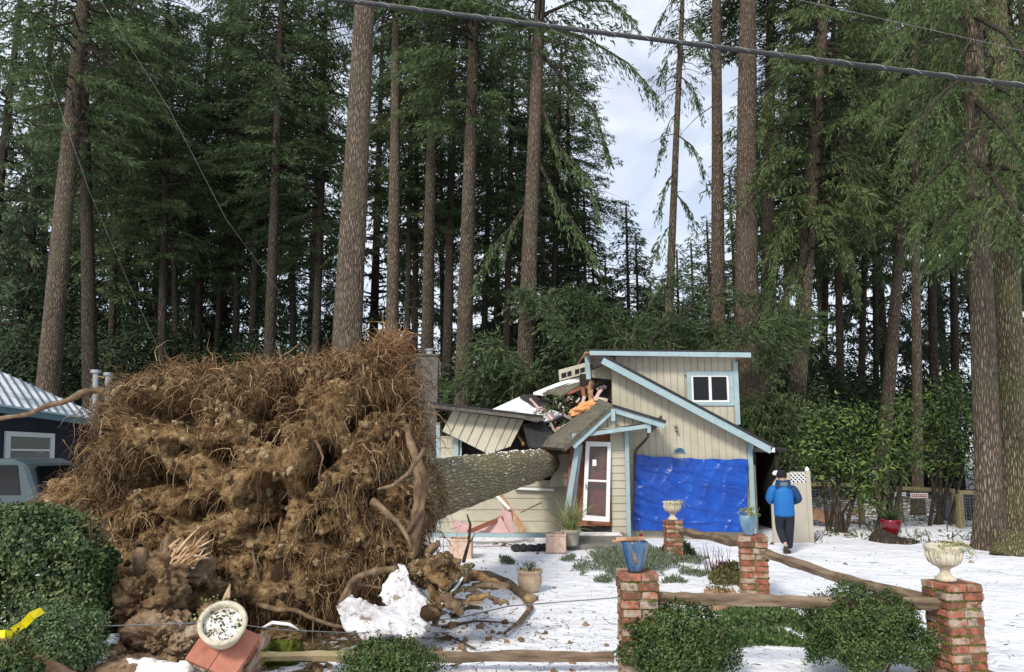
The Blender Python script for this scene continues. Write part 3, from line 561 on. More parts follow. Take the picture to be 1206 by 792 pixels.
    for (u0, u1) in ((.08, .27), (.3, .46), (.58, .74), (.77, .93)):
        t0, t1 = v0.lerp(v1, u0), v0.lerp(v1, u1); b0, b1 = v3.lerp(v2, u0), v3.lerp(v2, u1); q = Vector((0, -.012, 0)); m = MB()
        m.prism([t0.lerp(b0, .38)+q, t1.lerp(b1, .38)+q, t1.lerp(b1, .82)+q, t0.lerp(b0, .82)+q], (0, .03, 0)); m.build('vent', M['black'], vs)
    # solid dark box: its colour paints the shade of rooms behind the broken zone
    m = MB(); m.box((P(690, 560, HY+2.6).x, HY+3.2, 1.7), (4.6, 1.2, 3.0)); m.build('room_shade_box', M['dark'], e)
    # ---- oval house number plaque and lamp on the gable
    q = P(800, 532.5); m = MB(); pts = [q+Vector((.17*math.cos(t), -.05, .15*math.sin(t)-.03)) for t in np.linspace(0, math.pi, 14)]; m.prism(pts, (0, .03, 0)); pl = m.build('number_plaque', M['trim'], e)
    m = MB(); pts = [q+Vector((.14*math.cos(t), -.06, .12*math.sin(t)-.015)) for t in np.linspace(0, math.pi, 14)]; m.prism(pts, (0, .012, 0)); m.build('plaque_face', M['blueglaze'], pl)
    q = P(796, 508); m = MB(); m.tube([q+Vector((0, 0, .07)), q+Vector((0, -.1, .05)), q+Vector((0, -.13, -.02))], [.025, .03, .05], 8); m.tube([q+Vector((-.05, -.06, .11)), q+Vector((.03, -.08, .13))], .03, 6); m.build('security_lamp', M['concrete'], e)
    # ---- porch: door wall, siding, corner trim, gable, roof
    Yp = HY-.75
    def PP(x, y): return at(x, y, Yp)
    zt = PP(0, 500).z; x0, x1 = PP(719.5, 560).x, PP(737, 560).x
    def lap(m, x0, x1, z0, z1, Y, h=.19, xs=None):
        z = z0
        while z < z1-.02:
            h2 = min(h, z1-z); xx0 = x0 if xs is None else xs(z)
            m.prism([(xx0, Y, z), (xx0, Y-.035, z+.004), (xx0, Y-.012, z+h2), (xx0, Y, z+h2)], (x1-xx0, 0, 0)); z += h
    m = MB(); lap(m, x0, x1, .2, zt+.25, Yp); m.box(((x0+x1)/2, Yp+.06, 1.4), (x1-x0, .11, 2.6)); m.build('porch_siding', M['siding'], e)
    m = MB(); m.box((x1+.03, Yp-.06, .1+zt/2), (.1, .1, zt)); m.box((x1+.02, Yp+.02, 1.3), (.06, .1, 2.5)); m.build('corner_board', M['trim'], e)
    m = MB(); m.box((x1+.02, Yp+.45, 1.4), (.1, .75, 2.6)); m.build('porch_side_wall', M['siding'], e)
    m = MB(); lap(m, P(730, 560).x, P(748, 560).x, .2, 2.6, HY-.02); m.build('recess_siding', M['siding'], e)
    # gable triangle with vertical boards
    Yg = HY-1.15
    def G(x, y, Y=Yg): return at(x, y, Y)
    m = MB(); ap = G(723, 484); gl = G(686, 508.5); gr = G(770, 500.5)
    m.prism([gl, G(765, 498), ap], (0, .06, 0)); 
    g1 = m.build('porch_gable', M['siding'], e)
    m = MB()
    for i in range(1, 8):
        t = i/8; bx = gl.lerp(G(765, 498), t); top = ap.z-(abs(bx.x-ap.x)/((ap.x-gl.x) if bx.x < ap.x else (G(765, 498).x-ap.x)))*(ap.z-bx.z)
        if top-bx.z > .06: m.box((bx.x, Yg-.004, (bx.z+top)/2), (.012, .008, top-bx.z-.03))
    m.build('painted_board_shadow', M['stone'], g1)  # raised dark strips painting the shade between the gable boards
    Yr = HY-1.35
    def Q(x, y, dY=0): return at(x, y, Yr+dY)
    for (p, q_, nm) in ((Q(721, 480), Q(674, 524), 'porch_rake'), (Q(721, 480), Q(783, 499), 'porch_rake')):
        m = MB(); m.bar(p+Vector((0, 0, -.03)), q_+Vector((0, 0, -.03)), .19, .06); m.build(nm, M['trim'], e)
    m = MB(); m.bar(Q(677, 514, .1), Q(766, 501.5, .1), .10, .12); m.box(Q(722, 489, -.06), (.1, .06, .3)); m.build('porch_beam', M['trim'], e)
    m = MB(); m.box(Q(764, 504, .1), (.09, .1, .26)); m.box(Q(676, 517, .1), (.09, .1, .26)); m.build('beam_end', M['trim'], e)
    # roof planes as thick slabs
    def slab(a, b, c, d, th, nm, mt):
        nn = (b-a).cross(d-a).normalized(); nn = nn if nn.z > 0 else -nn
        m = MB(); m.prism([a, b, c, d], nn*-th); return m.build(nm, mt, e)
    apf, lef, rif = Q(722, 476.5, -.08), Q(664, 529, -.08), Q(785, 495.5, -.08)
    apb, leb, rib = at(706, 470, HY-.1), at(632, 526, HY-.3), at(786, 494, HY+.0)
    lr = slab(apf, lef, leb, apb, .07, 'porch_roof', M['shingle'])
    # shingle courses
    m = MB(); nn = (lef-apf).cross(apb-apf).normalized(); nn = nn if nn.z > 0 else -nn
    for i in range(11):
        t0, t1 = i/11, (i+1)/11; a_, b_ = apf.lerp(lef, t0), apb.lerp(leb, t0); c_, d_ = apf.lerp(lef, t1), apb.lerp(leb, t1)
        m.add([a_+nn*.004, b_+nn*.004, d_+nn*.02, c_+nn*.02, c_+nn*.002, d_+nn*.002], [(0, 1, 2, 3), (3, 2, 5, 4)])
    m.build('shingles', M['shingle'], lr, fix=False)
    slab(apf+Vector((0, 0, .005)), rif, rif+Vector((-.02, 1.3, -.02)), apf+Vector((0, 1.3, -.02)), .06, 'porch_roof', M['shingle_edge'])
    sp = MB(); sp.prism([Q(690, 507, .1), Q(766, 502, .1), at(770, 508, HY-.05), at(735, 512, HY-.05)], (0, 0, .02)); sp.build('porch_ceiling', M['siding'], e)
    m = MB(); m.bar(at(765, 507, HY-1.2), at(779, 493, HY-.3), .16, .05); m.build('porch_eave_board', M['stone'], e)
    # downpipe
    m = MB(); m.tube([at(762, 506, HY-1), at(764, 513, HY-.9), at(760, 519, HY-.7), at(751, 528, HY-.2), at(748.5, 534, HY-.1), at(748.5, 620, HY-.1)], .035, 8); m.build('downpipe', M['stone'], e, smooth=True)
    # reddish wall left of the door and the dark broken opening
    Yd = Yp-.02
    def D(x, y, Y=Yd): return at(x, y, Y)
    m = MB(); m.prism([D(672, 523, Yp+.1), D(720, 505, Yp+.1), D(720, 620, Yp+.1), D(664, 620, Yp+.1)], (0, .1, 0)); m.build('door_surround', M['wood_red'], e)
    # red front door behind
    m = MB(); a_, b_, c_, d_ = D(689, 521, Yp+.05), D(717, 521, Yp+.05), D(717, 611, Yp+.05), D(689, 611, Yp+.05)
    m.prism([a_, b_, c_, d_], (0, .05, 0)); dr = m.build('front_door', M['door'], e)
    m = MB()
    for (u0, u1) in ((.14, .44), (.56, .86)):
        for (v0_, v1_) in ((.06, .36), (.42, .62), (.68, .94)):
            q1 = a_.lerp(b_, u0).lerp(d_.lerp(c_, u0), v0_); q2 = a_.lerp(b_, u1).lerp(d_.lerp(c_, u1), v1_)
            m.box((q1+q2)/2+Vector((0, -.012, 0)), (abs(q2.x-q1.x), .025, abs(q2.z-q1.z)))
    m.build('door_panel', M['door'], dr, bevel=.01)
    # storm door: skewed white frame, glass
    Ys = Yp-.1
    o = [at(690, 520, Ys), at(719.5, 521, Ys), at(718, 615, Ys-.12), at(686, 613, Ys-.12)]
    i_ = [at(694.5, 526, Ys), at(715.5, 526, Ys), at(713.5, 609, Ys-.12), at(690.5, 607, Ys-.12)]
    m = MB()
    for k in range(4):
        k2 = (k+1) % 4; m.prism([o[k], o[k2], i_[k2], i_[k]], (0, .05, 0))
    m.bar(i_[0].lerp(i_[3], .50)+Vector((0, .02, 0)), i_[1].lerp(i_[2], .50)+Vector((0, .02, 0)), .05, .06); sdr = m.build('storm_door', M['white'], e)
    m = MB(); g0 = i_[3].lerp(i_[0], .42)+Vector((-.045, -.04, .0)); m.box(g0, (.03, .04, .12)); m.build('handle', M['metal'], sdr)
    m = MB(); q = i_[0].lerp(i_[3], .24).lerp(i_[1].lerp(i_[2], .24), .3); m.box(q+Vector((0, -.01, 0)), (.10, .008, .16)); m.build('paper_notice', M['white'], sdr)
    gm = bpy.data.materials.new('clear_glass'); gm.use_nodes = True; t = gm.node_tree; pr = t.nodes['Principled BSDF']; pr.inputs['Roughness'].default_value = .03; pr.inputs['Base Color'].default_value = (.8, .85, .85, 1)
    ts = t.nodes.new('ShaderNodeBsdfTransparent'); mxs = t.nodes.new('ShaderNodeMixShader'); mxs.inputs[0].default_value = .035; t.links.new(ts.outputs[0], mxs.inputs[1]); t.links.new(pr.outputs[0], mxs.inputs[2]); t.links.new(mxs.outputs[0], t.nodes['Material Output'].inputs['Surface'])
    m = MB(); m.prism([p+Vector((0, .02, 0)) for p in i_], (0, .006, 0)); m.build('pane', gm, sdr)
    # leaning blue posts left of the door
    m = MB(); m.bar(at(680, 526, Yp-.3), at(666, 612, Yp-.3), .13, .1, up=(1, 0, 0)); m.build('leaning_post', M['trim'], e)
    m = MB(); m.bar(at(684.5, 524, Yp-.12), at(674, 606, Yp-.12), .07, .08, up=(1, 0, 0)); m.build('leaning_post', M['trim'], e)
    # ---- left wing: low wall of lap siding, window remains, roof edge
    Yw = HY+.35
    def W_(x, y): return at(x, y, Yw)
    m = MB(); xs0, xs1 = W_(536, 560).x, W_(684, 560).x; ztop = W_(0, 566).z
    lap(m, xs0, xs1, .12, ztop, Yw, .3); m.box(((xs0+xs1)/2, Yw+.07, ztop/2), (xs1-xs0, .12, ztop)); m.build('wing_wall', M['siding'], e)
    m = MB(); lap(m, W_(514, 560).x, W_(539, 560).x, .12, W_(0, 514).z, Yw, .28); m.box((W_(526, 560).x, Yw+.06, W_(0, 514).z/2), (.55, .1, W_(0, 514).z)); m.build('wing_wall', M['siding'], e)
    for i, (xa_, ya, xb2, yb) in enumerate(((655, 545, 672, 553), (652, 553, 670, 562), (649, 563, 668, 573), (658, 536, 673, 544))):
        m = MB(); m.prism([at(xa_, ya+random.uniform(-1, 1), Yw-.3), at(xb2, ya-1, Yw-.3), at(xb2-1, yb, Yw-.35), at(xa_-2, yb+1, Yw-.35)], (0, .03, 0)); m.build('broken_siding_board', M['siding'], e)
    m = MB(); m.bar(W_(516, 498), W_(516, 628), .1, .1, up=(1, 0, 0)); m.build('corner_board', M['trim'], e)
    m = MB(); m.bar(W_(538, 512)+Vector((0, -.12, 0)), W_(538, 548)+Vector((0, -.12, 0)), .11, .08, up=(1, 0, 0)); m.bar(W_(543, 516)+Vector((0, -.1, 0)), W_(543, 546)+Vector((0, -.1, 0)), .05, .06, up=(1, 0, 0)); m.build('window_trim', M['trim'], e)
    m = MB(); m.bar(W_(606, 575)+Vector((0, -.12, 0)), W_(652, 577)+Vector((0, -.12, 0)), .06, .1); m.build('window_sill', M['white'], e)
    m = MB(); m.box((W_(595, 560).x, Yw+.5, 2.0), (3.0, .5, 2.0)); m.build('wing_shade_box', M['dark'], e)  # solid near-black box painted as the shade inside the crushed wing
    # the hanging tilted panel of vertical siding
    m = MB(); Yh = Yw-.35; quad = [at(533, 484, Yh), at(617, 495, Yh), at(601, 526, Yh-.25), at(575, 535, Yh-.3), at(521, 508, Yh-.1)]
    m.prism(quad, (0, .04, 0)); hp = m.build('hanging_gable_panel', M['siding'], e)
    m = MB()
    for t in (.12, .25, .38, .52, .66, .8, .92):
        p1 = quad[0].lerp(quad[1], t)+Vector((0, -.006, 0)); p2 = (quad[4].lerp(quad[3], t/.72) if t < .72 else quad[3].lerp(quad[2], (t-.72)/.28))+Vector((0, -.006, 0)); m.bar(p1, p2, .014, .01, up=(1, 0, 0))
    m.build('panel_groove', M['stone'], hp)
    # wing roof: nearly flat slab, grey fascia in front, snow over the back
    e0, e1 = at(506, 477, Yw-.8), at(640, 493, Yw-.8); h0, h1 = at(520, 481, Yw+3.5), at(640, 493.5, Yw+3.2)
    slab(e0+Vector((0, 0, .02)), e1+Vector((0, 0, .02)), h1, h0, .08, 'wing_roof', M['shingle'])
    m = MB(); m.bar(e0+Vector((0, -.03, -.02)), e1+Vector((0, -.03, -.02)), .1, .05); m.build('wing_fascia', M['stone'], e)
    m = MB(); m.bar(e0+Vector((0, -.045, .06)), e1+Vector((0, -.045, .05)), .05, .06); m.build('drip_edge', M['shingle_edge'], e)
    # broken roof sheets with snow, between the wing and the garage
    def sheet(pts, Ys_, nm, mt, th=.06):
        pp = [at(x, y, Y_) for (x, y), Y_ in zip(pts, Ys_)]; m = MB(); m.prism(pp, (0, .02, -th)); return m.build(nm, mt, e)
    sheet([(578, 483), (617, 465), (640, 478), (628, 484)], [HY+.9, HY+2.6, HY+2.2, HY+.9], 'snowy_roof_sheet', M['snow'])
    sheet([(600, 487), (640, 479), (664, 488), (640, 497)], [HY+.3, HY+1.3, HY+.9, HY+.2], 'snowy_roof_sheet', M['snow'])
    sheet([(578, 484.5), (617, 466.5), (645, 479.5), (628, 486)], [HY+.92, HY+2.62, HY+2.2, HY+.92], 'broken_roof_sheet', M['wood'], .1)
    sheet([(612, 466), (626, 464), (648, 477), (634, 481)], [HY+2.2, HY+2.4, HY+1.5, HY+1.5], 'broken_roof_sheet', M['shingle_edge'])
    sheet([(630, 464), (660, 452), (688, 445), (690, 449), (661, 466), (650, 462)], [HY+1.6, HY+1.5, HY+1.1, HY+.9, HY+.9, HY+1.2], 'broken_roof_sheet', M['shingle'])
    sheet([(628, 462.5), (658, 450.5), (686, 443), (688, 446), (660, 454), (642, 464)], [HY+1.5, HY+1.4, HY+1.0, HY+.95, HY+1.3, HY+1.4], 'snowy_roof_sheet', M['snow'])
    sheet([(616, 500), (640, 496), (652, 512), (640, 528), (622, 524)], [HY-.2, HY+.1, HY-.2, HY-.6, HY-.5], 'broken_roof_sheet', M['shingle_edge'])
    # splintered timber, each piece its own part
    L_ = [((697, 449), (693, 488), .2, 'wood', .3), ((685, 455), (690, 484), .16, 'wood_red', .4), ((711, 454), (697, 476), .13, 'pink', 0), ((704, 452), (712, 476), .16, 'wood_red', .5), ((716, 458), (724, 476), .12, 'wood_red', .3), ((668, 464), (704, 452), .1, 'wood_red', .6), ((609, 508), (617, 525), .1, 'wood', .1), ((664, 520), (668, 552), .2, 'wood_red', .1), ((672, 520), (676, 545), .12, 'wood_red', 0), ((640, 482), (650, 495), .1, 'pink', .2), ((648, 500), (658, 516), .1, 'cast_grey', 0), ((636, 512), (656, 526), .06, 'cast_grey', -.2), ((655, 506), (668, 500), .09, 'pink', -.1), ((624, 470), (640, 485), .07, 'pink', .7), ((660, 512), (676, 496), .06, 'rail_moss', -.2), ((630, 506), (655, 524), .05, 'rail_moss', -.4)]
    for (p, q_, wd, mt, dy) in L_:
        m = MB(); p3, q3 = at(p[0], p[1], HY+.35+dy), at(q_[0], q_[1], HY+dy); k = 5; pts = [p3.lerp(q3, i/k)+Vector([random.uniform(-.02, .02) for _ in range(3)]) for i in range(k+1)]
        m.tube(pts, [wd*.5*random.uniform(.7, 1.1) for _ in pts], 4, jit=.25); m.build('broken_timber', M[mt], e)
    m = MB(); m.box(at(708, 474, HY+.1), (.3, .2, .24), Matrix.Rotation(.2, 3, 'Y')); m.build('broken_block', M['cast'], e)
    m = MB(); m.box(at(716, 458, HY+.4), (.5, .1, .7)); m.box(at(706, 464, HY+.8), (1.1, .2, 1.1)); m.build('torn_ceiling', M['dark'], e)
    # torn orange insulation batt
    bm = bmesh.new(); bmesh.ops.create_icosphere(bm, subdivisions=4, radius=1)
    for v_ in bm.verts:
        d = v_.co.copy(); v_.co = Vector((d.x*.42, d.y*.25, d.z*.17))*(1+.35*noise.noise(d*2)+.12*noise.noise(d*7))
    me = bpy.data.meshes.new('i'); bm.to_mesh(me); bm.free(); me.materials.append(M['orange']); o = link('torn_insulation', me, e); o.matrix_parent_inverse = world_of(e).inverted(); o.location = at(690, 481, HY-.1); o.rotation_euler = (0, -.35, 0)
    # debris chips within the torn roof
    m = MB()
    for _ in range(260):
        x = random.uniform(628, 722); y = 452+(722-x)*.45+random.uniform(-10, 30)
        if y < 446 or y > 532: continue
        c = at(x, y, HY+random.uniform(.1, 1.0)); s = random.uniform(.02, .07)
        m.box(c, (s*random.uniform(1, 4), s*.3, s), Quaternion((random.random(), random.random(), random.random(), random.random())).normalized().to_matrix(), s*.2)
    o = m.build('roof_debris', mat('mixed_debris', [(.03, .027, .025), (.10, .07, .05), (.22, .13, .09), (.5, .46, .4)], 3, .9, .3, island=1.2), e); o['kind'] = 'stuff'
    # ---- chimney
    c0 = at(503, 475, HY+1.6); wdt = at(517, 560, HY+1.6).x-at(490, 560, HY+1.6).x; zt_ = at(0, 421, HY+1.6).z
    m = MB(); m.box((c0.x, c0.y, zt_/2), (wdt, .55, zt_)); m.box((c0.x, c0.y, zt_+.03), (wdt+.08, .63, .06)); ch = m.build('chimney', M['stone'], e, bevel=.015)
    m = MB(); m.lathe([(0, 0), (.11, 0), (.11, .12), (.16, .13), (.16, .16), (.1, .2), (0, .22)], (c0.x+.05, c0.y, zt_+.06), 16); m.build('chimney_cap', M['metal'], ch, smooth=False)
    # ---- concrete steps and base strip
    m = MB(); xa_, xb2 = at(664, 625, HY-1.6).x, at(741, 625, HY-1.6).x
    m.box(((xa_+xb2)/2, HY-1.15, .16), (xb2-xa_, .9, .16)); m.build('step', M['concrete'], e, bevel=.015)
    m = MB(); m.box(((xa_+xb2)/2+.15, HY-1.55, .045), (xb2-xa_+.6, 1.2, .13)); m.build('step', M['concrete'], e, bevel=.015)
    m = MB(); m.box(((xa_+xb2)/2+.1, HY-1.2, .25), (xb2-xa_-.5, .6, .03)); m.build('snow_patch', M['snow_dirty'], e, bevel=.012)
    return e
house()
# ---------------------------------------------------------------- blue tarp over the garage door
def tarp():
    nx, nz = 150, 100; v = []; Yt = HY-.1
    tl, tr, bl, br = at(748, 536, Yt), at(880, 541, Yt), at(745, 625, Yt-.12), at(879, 627, Yt-.12)
    for j in range(nz+1):
        for i in range(nx+1):
            u, t = i/nx, j/nz; p = tl.lerp(tr, u).lerp(bl.lerp(br, u), t)
            sag = -.04*math.sin(u*math.pi)*(1-t)+.012*math.sin(u*29)*(1-t); p.z += sag
            q1 = u*3.0+t*1.9; q2 = u*1.3-t*2.6
            dg = u*1.5+t*.9; ac = -u*.9+t*2.4
            w_ = .045*max(0, 1-abs(noise.noise(Vector((dg*.9, ac*1.6, 2))))*5)**2+.022*max(0, 1-abs(noise.noise(Vector((dg*1.3+4, ac*3.4, 8))))*4)
            w_ += .035*noise.noise(Vector((u*1.5, t*1.6, 11)))+.012*math.sin(u*60)*max(0, .25-t)*2+.02*max(0, 1-abs(noise.noise(Vector((u*5+t*2, t*2.2-u*1.3, 5))))*6)
            w_ += .003*(abs((t*5) % 1-.5) < .03)+.003*(abs((u*6) % 1-.5) < .02)
            p.y -= w_+.015; p.x += .02*noise.noise(Vector((u*6, t*9, 7))) ; v.append(p)
    a = np.arange(len(v)).reshape(nz+1, nx+1); f = np.stack([a[:-1, :-1], a[1:, :-1], a[1:, 1:], a[:-1, 1:]], -1).reshape(-1, 4)
    me = npmesh('tarp', [tuple(p) for p in v], f, M['tarp']); me.polygons.foreach_set('use_smooth', [True]*len(me.polygons))
    o = link('tarpaulin', me); tag(o, 'wrinkled bright blue tarpaulin hung over the garage front', 'tarp')
    s = o.modifiers.new('thickness', 'SOLIDIFY'); s.thickness = .004
tarp()
# ---------------------------------------------------------------- the neighbour's dark blue house
def bluehouse():
    e = empty('single_storey_house', (at(60, 560, 20).x, 20, .3)); tag(e, 'low dark blue house with snowy metal roof at the left edge', 'house')
    E_, L_, Pk = at(134, 497, 21.3), at(-170, 452, 15.8), at(-190, 352, 20.5)
    n_ = (L_-E_).cross(Pk-E_).normalized(); n_ = n_ if n_.z > 0 else -n_
    m = MB(); m.prism([E_, L_, Pk], n_*-.1); m.prism([E_+Vector((.0, .05, -.12)), Pk+Vector((0, .1, -.12)), Vector((Pk.x, 27, Pk.z-3.2)), Vector((E_.x, 27, E_.z-.9))], (0, 0, -.08)); rf = m.build('roof', M['snow_roof'], e)
    m = MB()
    for i in range(1, 26):
        t = i/26; b = E_.lerp(L_, t); tt = E_.lerp(Pk, t); m.bar(b+n_*.02, (b+ (Pk-L_)*t)+n_*.02, .045, .03, up=n_)
    m.build('seams', M['metal_blue'], rf)
    m = MB(); m.bar(E_+Vector((0, 0, -.09)), L_+Vector((0, 0, -.09)), .2, .06); m.build('fascia', M['trim_dark'], e)
    m = MB(); m.bar(E_+Vector((0, -.06, .0)), L_+Vector((0, -.06, .0)), .05, .1); m.build('gutter', M['trim'], e)
    d = (L_-E_); d.z = 0; d.normalize(); inn = Vector((-d.y, d.x, 0)); inn = inn if inn.y > 0 else -inn
    w0 = E_+d*.5+inn*.5; w1 = L_+inn*.5
    m = MB(); m.prism([(w0.x, w0.y, 0), (w1.x, w1.y, 0), (w1.x, w1.y, w1.z-.1), (w0.x, w0.y, w0.z-.05)], inn*.15); m.build('wall', M['navy'], e)
    m = MB(); m.prism([(w0.x, w0.y, 0), (w0.x+.02, w0.y+6, 0), (w0.x+.02, w0.y+6, w0.z-.05), (w0.x, w0.y, w0.z-.05)], -d*-.12); m.build('wall', M['navy'], e)
    # window: frame, sash bar, curtained pane - set on the wall plane
    def onwall(x, y, off=0):
        o = cam.location; r = at(x, y, 1)-o; k = (w0-inn*off-o).dot(inn)/r.dot(inn); return o+r*k
    q = [onwall(5, 508), onwall(63, 511), onwall(62, 546), onwall(4, 549)]
    qi = [onwall(11, 514), onwall(58, 516), onwall(57, 543), onwall(10, 545)]
    m = MB()
    for k in range(4): m.prism([q[k], q[(k+1) % 4], qi[(k+1) % 4], qi[k]], -inn*.07)
    m.bar(onwall(10, 530, .04), onwall(58, 530.5, .04), .05, .05); wn = m.build('window', M['trim_white'], e)
    m = MB(); m.prism(qi, -inn*.02); m.build('pane', M['glassgrey'], wn)
    # porch posts near the corner and vent pipes on the roof
    for x in (121, 137):
        m = MB(); a_ = at(x, 508, 20.5); m.bar(a_, Vector((a_.x, a_.y, .25)), .14, .14, up=(1, 0, 0)); m.build('post', M['trim_white'], e)
    for (x, yt, yb, w_) in ((111, 440, 468, .09), (125, 443, 472, .075)):
        a_, b_ = at(x+1, yb+18, 22.2), at(x+2, yt, 22.2); m = MB(); m.tube([a_, b_, b_+Vector((0, 0, .01)), b_+Vector((0, 0, .1))], [w_, w_, w_*1.8, w_*1.8], 12); m.build('vent_pipe', M['metal'], e)
M['snow_roof'] = mat('roof_snow', [(.09, .12, .15), (.45, .5, .54), (.80, .83, .88), (.84, .86, .9)], .9, .55, .3, 8, stretch=(1, 1, 1), detail=6)
M['metal_blue'] = mat('blue_metal_seam', [(.06, .09, .12), (.12, .16, .2)], 5, .4, 0)
M['trim_dark'] = mat('slate_fascia', [(.06, .11, .14), (.09, .15, .18)], 5, .5, .05)
M['trim_white'] = mat('grey_white_trim', [(.42, .46, .46), (.5, .53, .53)], 5, .5, .05)
bluehouse()
# ---------------------------------------------------------------- dark shed between the house and the arched panel
e = empty('garden_shed', (at(893, 560, 21.5).x, 21.5, 0)); tag(e, 'dark lean-to with an open doorway right of the blue tarp', 'shed')
m = MB(); xa, xb = at(884, 560, 22).x, at(912, 560, 22).x
m.box(((xa+xb)/2, 23.5, 1.15), (xb-xa, .1, 2.3)); m.box((xa+.05, 22.6, 1.15), (.1, 1.7, 2.3)); m.box((xb, 22.6, 1.15), (.1, 1.7, 2.3)); m.build('wall', M['dark'], e)
m = MB(); m.box(((xa+xb)/2, 22.6, 2.35), (xb-xa+.5, 2.1, .09), Matrix.Rotation(.06, 3, 'Y')); m.build('roof', M['shingle_edge'], e)
# cream arched gate panel with lattice
e = empty('garden_gate', (at(928, 560, 19.2).x, 19.2, 0)); tag(e, 'cream arched vinyl gate panel with a lattice top beside the lean-to', 'gate')
Yk = 19.2; g0, g1, g2 = at(907, 560, Yk).x, at(931, 560, Yk).x, at(950, 560, Yk).x; zA = at(0, 557, Yk).z; zL = at(0, 569, Yk).z
m = MB(); r_ = (g1-g0); pts = [(g0, Yk, 0), (g1, Yk, 0), (g1, Yk, zA)]+[(g1-r_*math.sin(t), Yk, zA-.55+.55*math.cos(t)) for t in np.linspace(.15, math.pi/2, 8)]
m.prism(pts, (0, .06, 0)); m.box(((g1+g2)/2, Yk+.03, zL/2), (g2-g1, .06, zL)); m.build('panel', M['gate'], e)
m = MB(); m.box((g2+.03, Yk+.03, (zA+.05)/2), (.11, .11, zA+.05)); m.box(((g1+g2)/2, Yk+.03, zA), (g2-g1, .05, .05)); m.build('post', M['gate'], e)
m = MB(); nx = 5; wl = g2-g1; hl = zA-zL
for i in range(-3, 7):
    for s in (-1, 1):
        pts = []
        for t in np.linspace(0, 1, 12):
            x = g1+i*wl/4+ (t*hl if s > 0 else (1-t)*hl); z = zL+t*hl
            if g1 <= x <= g2: pts.append(Vector((x, Yk+.02*s+.03, z)))
        if len(pts) > 2: m.bar(pts[0], pts[-1], .028, .012)
m.build('lattice', M['white'], e)
m = MB(); m.lathe([(0, 0), (.05, 0), (.055, .05), (0, .11)], (g2+.03, Yk+.03, zA+.05), 10); m.build('post_cap', M['snow'], e)
m = MB(); m.lathe([(0, 0), (.08, .0), (.10, .04), (.06, .10), (0, .12)], (at(917, 560, Yk).x-.05, Yk+.03, zA-.06), 12); m.build('snow_cap', M['snow'], e)
# ================================================================ the uprooted fir: root plate, trunk through the house, crown behind
YC = 10.5
OUT = [(146, 500), (148, 474), (170, 452), (206, 447), (262, 447), (330, 440), (395, 430), (438, 412), (462, 414), (468, 440), (478, 480), (487, 520), (491, 560), (490, 620), (484, 655), (464, 680), (440, 695), (400, 715), (340, 728), (270, 720), (215, 700), (170, 672), (145, 640), (128, 600), (136, 560), (146, 530)]
cx, cy = 315, 572
C0 = at(cx, cy, YC)
pol = []
for (x, y) in OUT:
    p = at(x, y, YC)-C0; pol.append((math.atan2(p.z, p.x), math.hypot(p.x, p.z)))
pol.sort(); PA = np.array([p[0] for p in pol]); PR = np.array([p[1] for p in pol])
PA = np.concatenate([PA-2*math.pi, PA, PA+2*math.pi]); PR = np.concatenate([PR]*3)
def rout(a): return float(np.interp(a, PA, PR))
def plate_point(d):
    """d: unit direction -> displaced surface point (world)"""
    a = math.atan2(d.z, d.x); q = math.hypot(d.x, d.z); ro = rout(a)
    sq = math.sin(min(1, q)*math.pi/2)**.9 if q > 0 else 0
    p = Vector((math.cos(a)*ro*sq, d.y*(.95 if d.y < 0 else .55), math.sin(a)*ro*sq))
    # the whole plate leans back a little at the top and is turned to face left of the camera
    p.y += .16*p.z+.10*p.x
    w = C0+p
    n = .16*noise.noise(w*1.1+Vector((3, 1, 5)))+.09*noise.noise(w*2.3)+.07*noise.noise(w*4.7)
    if d.y < .3:
        v1 = noise.voronoi(w*3.2)[0]; v2 = noise.voronoi(w*8.5+Vector((5, 5, 5)))[0]; v3 = noise.voronoi(w*17)[0]
        n += .07*(min(.5, v1[1]-v1[0])-.2)+.13*(min(.5, v2[1]-v2[0])-.2)+.09*(min(.5, v3[1]-v3[0])-.2)
    n += .05*noise.noise(w*12)+.04*noise.noise(w*27)
    cav = noise.noise(w*1.7+Vector((20, 4, 1)))
    if cav > .2 and d.y < 0: n -= (cav-.2)*2.2
    c2 = noise.noise(w*3.4+Vector((2, 14, 7)))
    if c2 > .2 and d.y < 0: n -= (c2-.2)*2.0
    edge = 1 if q < .8 else 1-.5*(q-.8)/.2
    return w+Vector((d.x*.6, d.y, d.z*.6))*n*1.25*edge
ft = empty('uprooted_fir', (at(430, 600, 11).x, 11, 0)); tag(ft, 'huge uprooted fir, root plate upended in front, mossy trunk lying into the cream house', 'fallen tree')
def put(o, parent=ft): o.parent = parent; o.matrix_parent_inverse = world_of(parent).inverted(); return o
def blob(name, fn, sub, mt, parent=ft):
    bm = bmesh.new(); bmesh.ops.create_icosphere(bm, subdivisions=sub, radius=1)
    for v in bm.verts: v.co = fn(v.co.normalized())
    me = bpy.data.meshes.new(name); bm.to_mesh(me); bm.free(); me.materials.append(mt); me.polygons.foreach_set('use_smooth', [True]*len(me.polygons))
    o = link(name, me); 
    if parent: put(o, parent)
    return o
blob('root_plate', plate_point, 7, M['soil'])
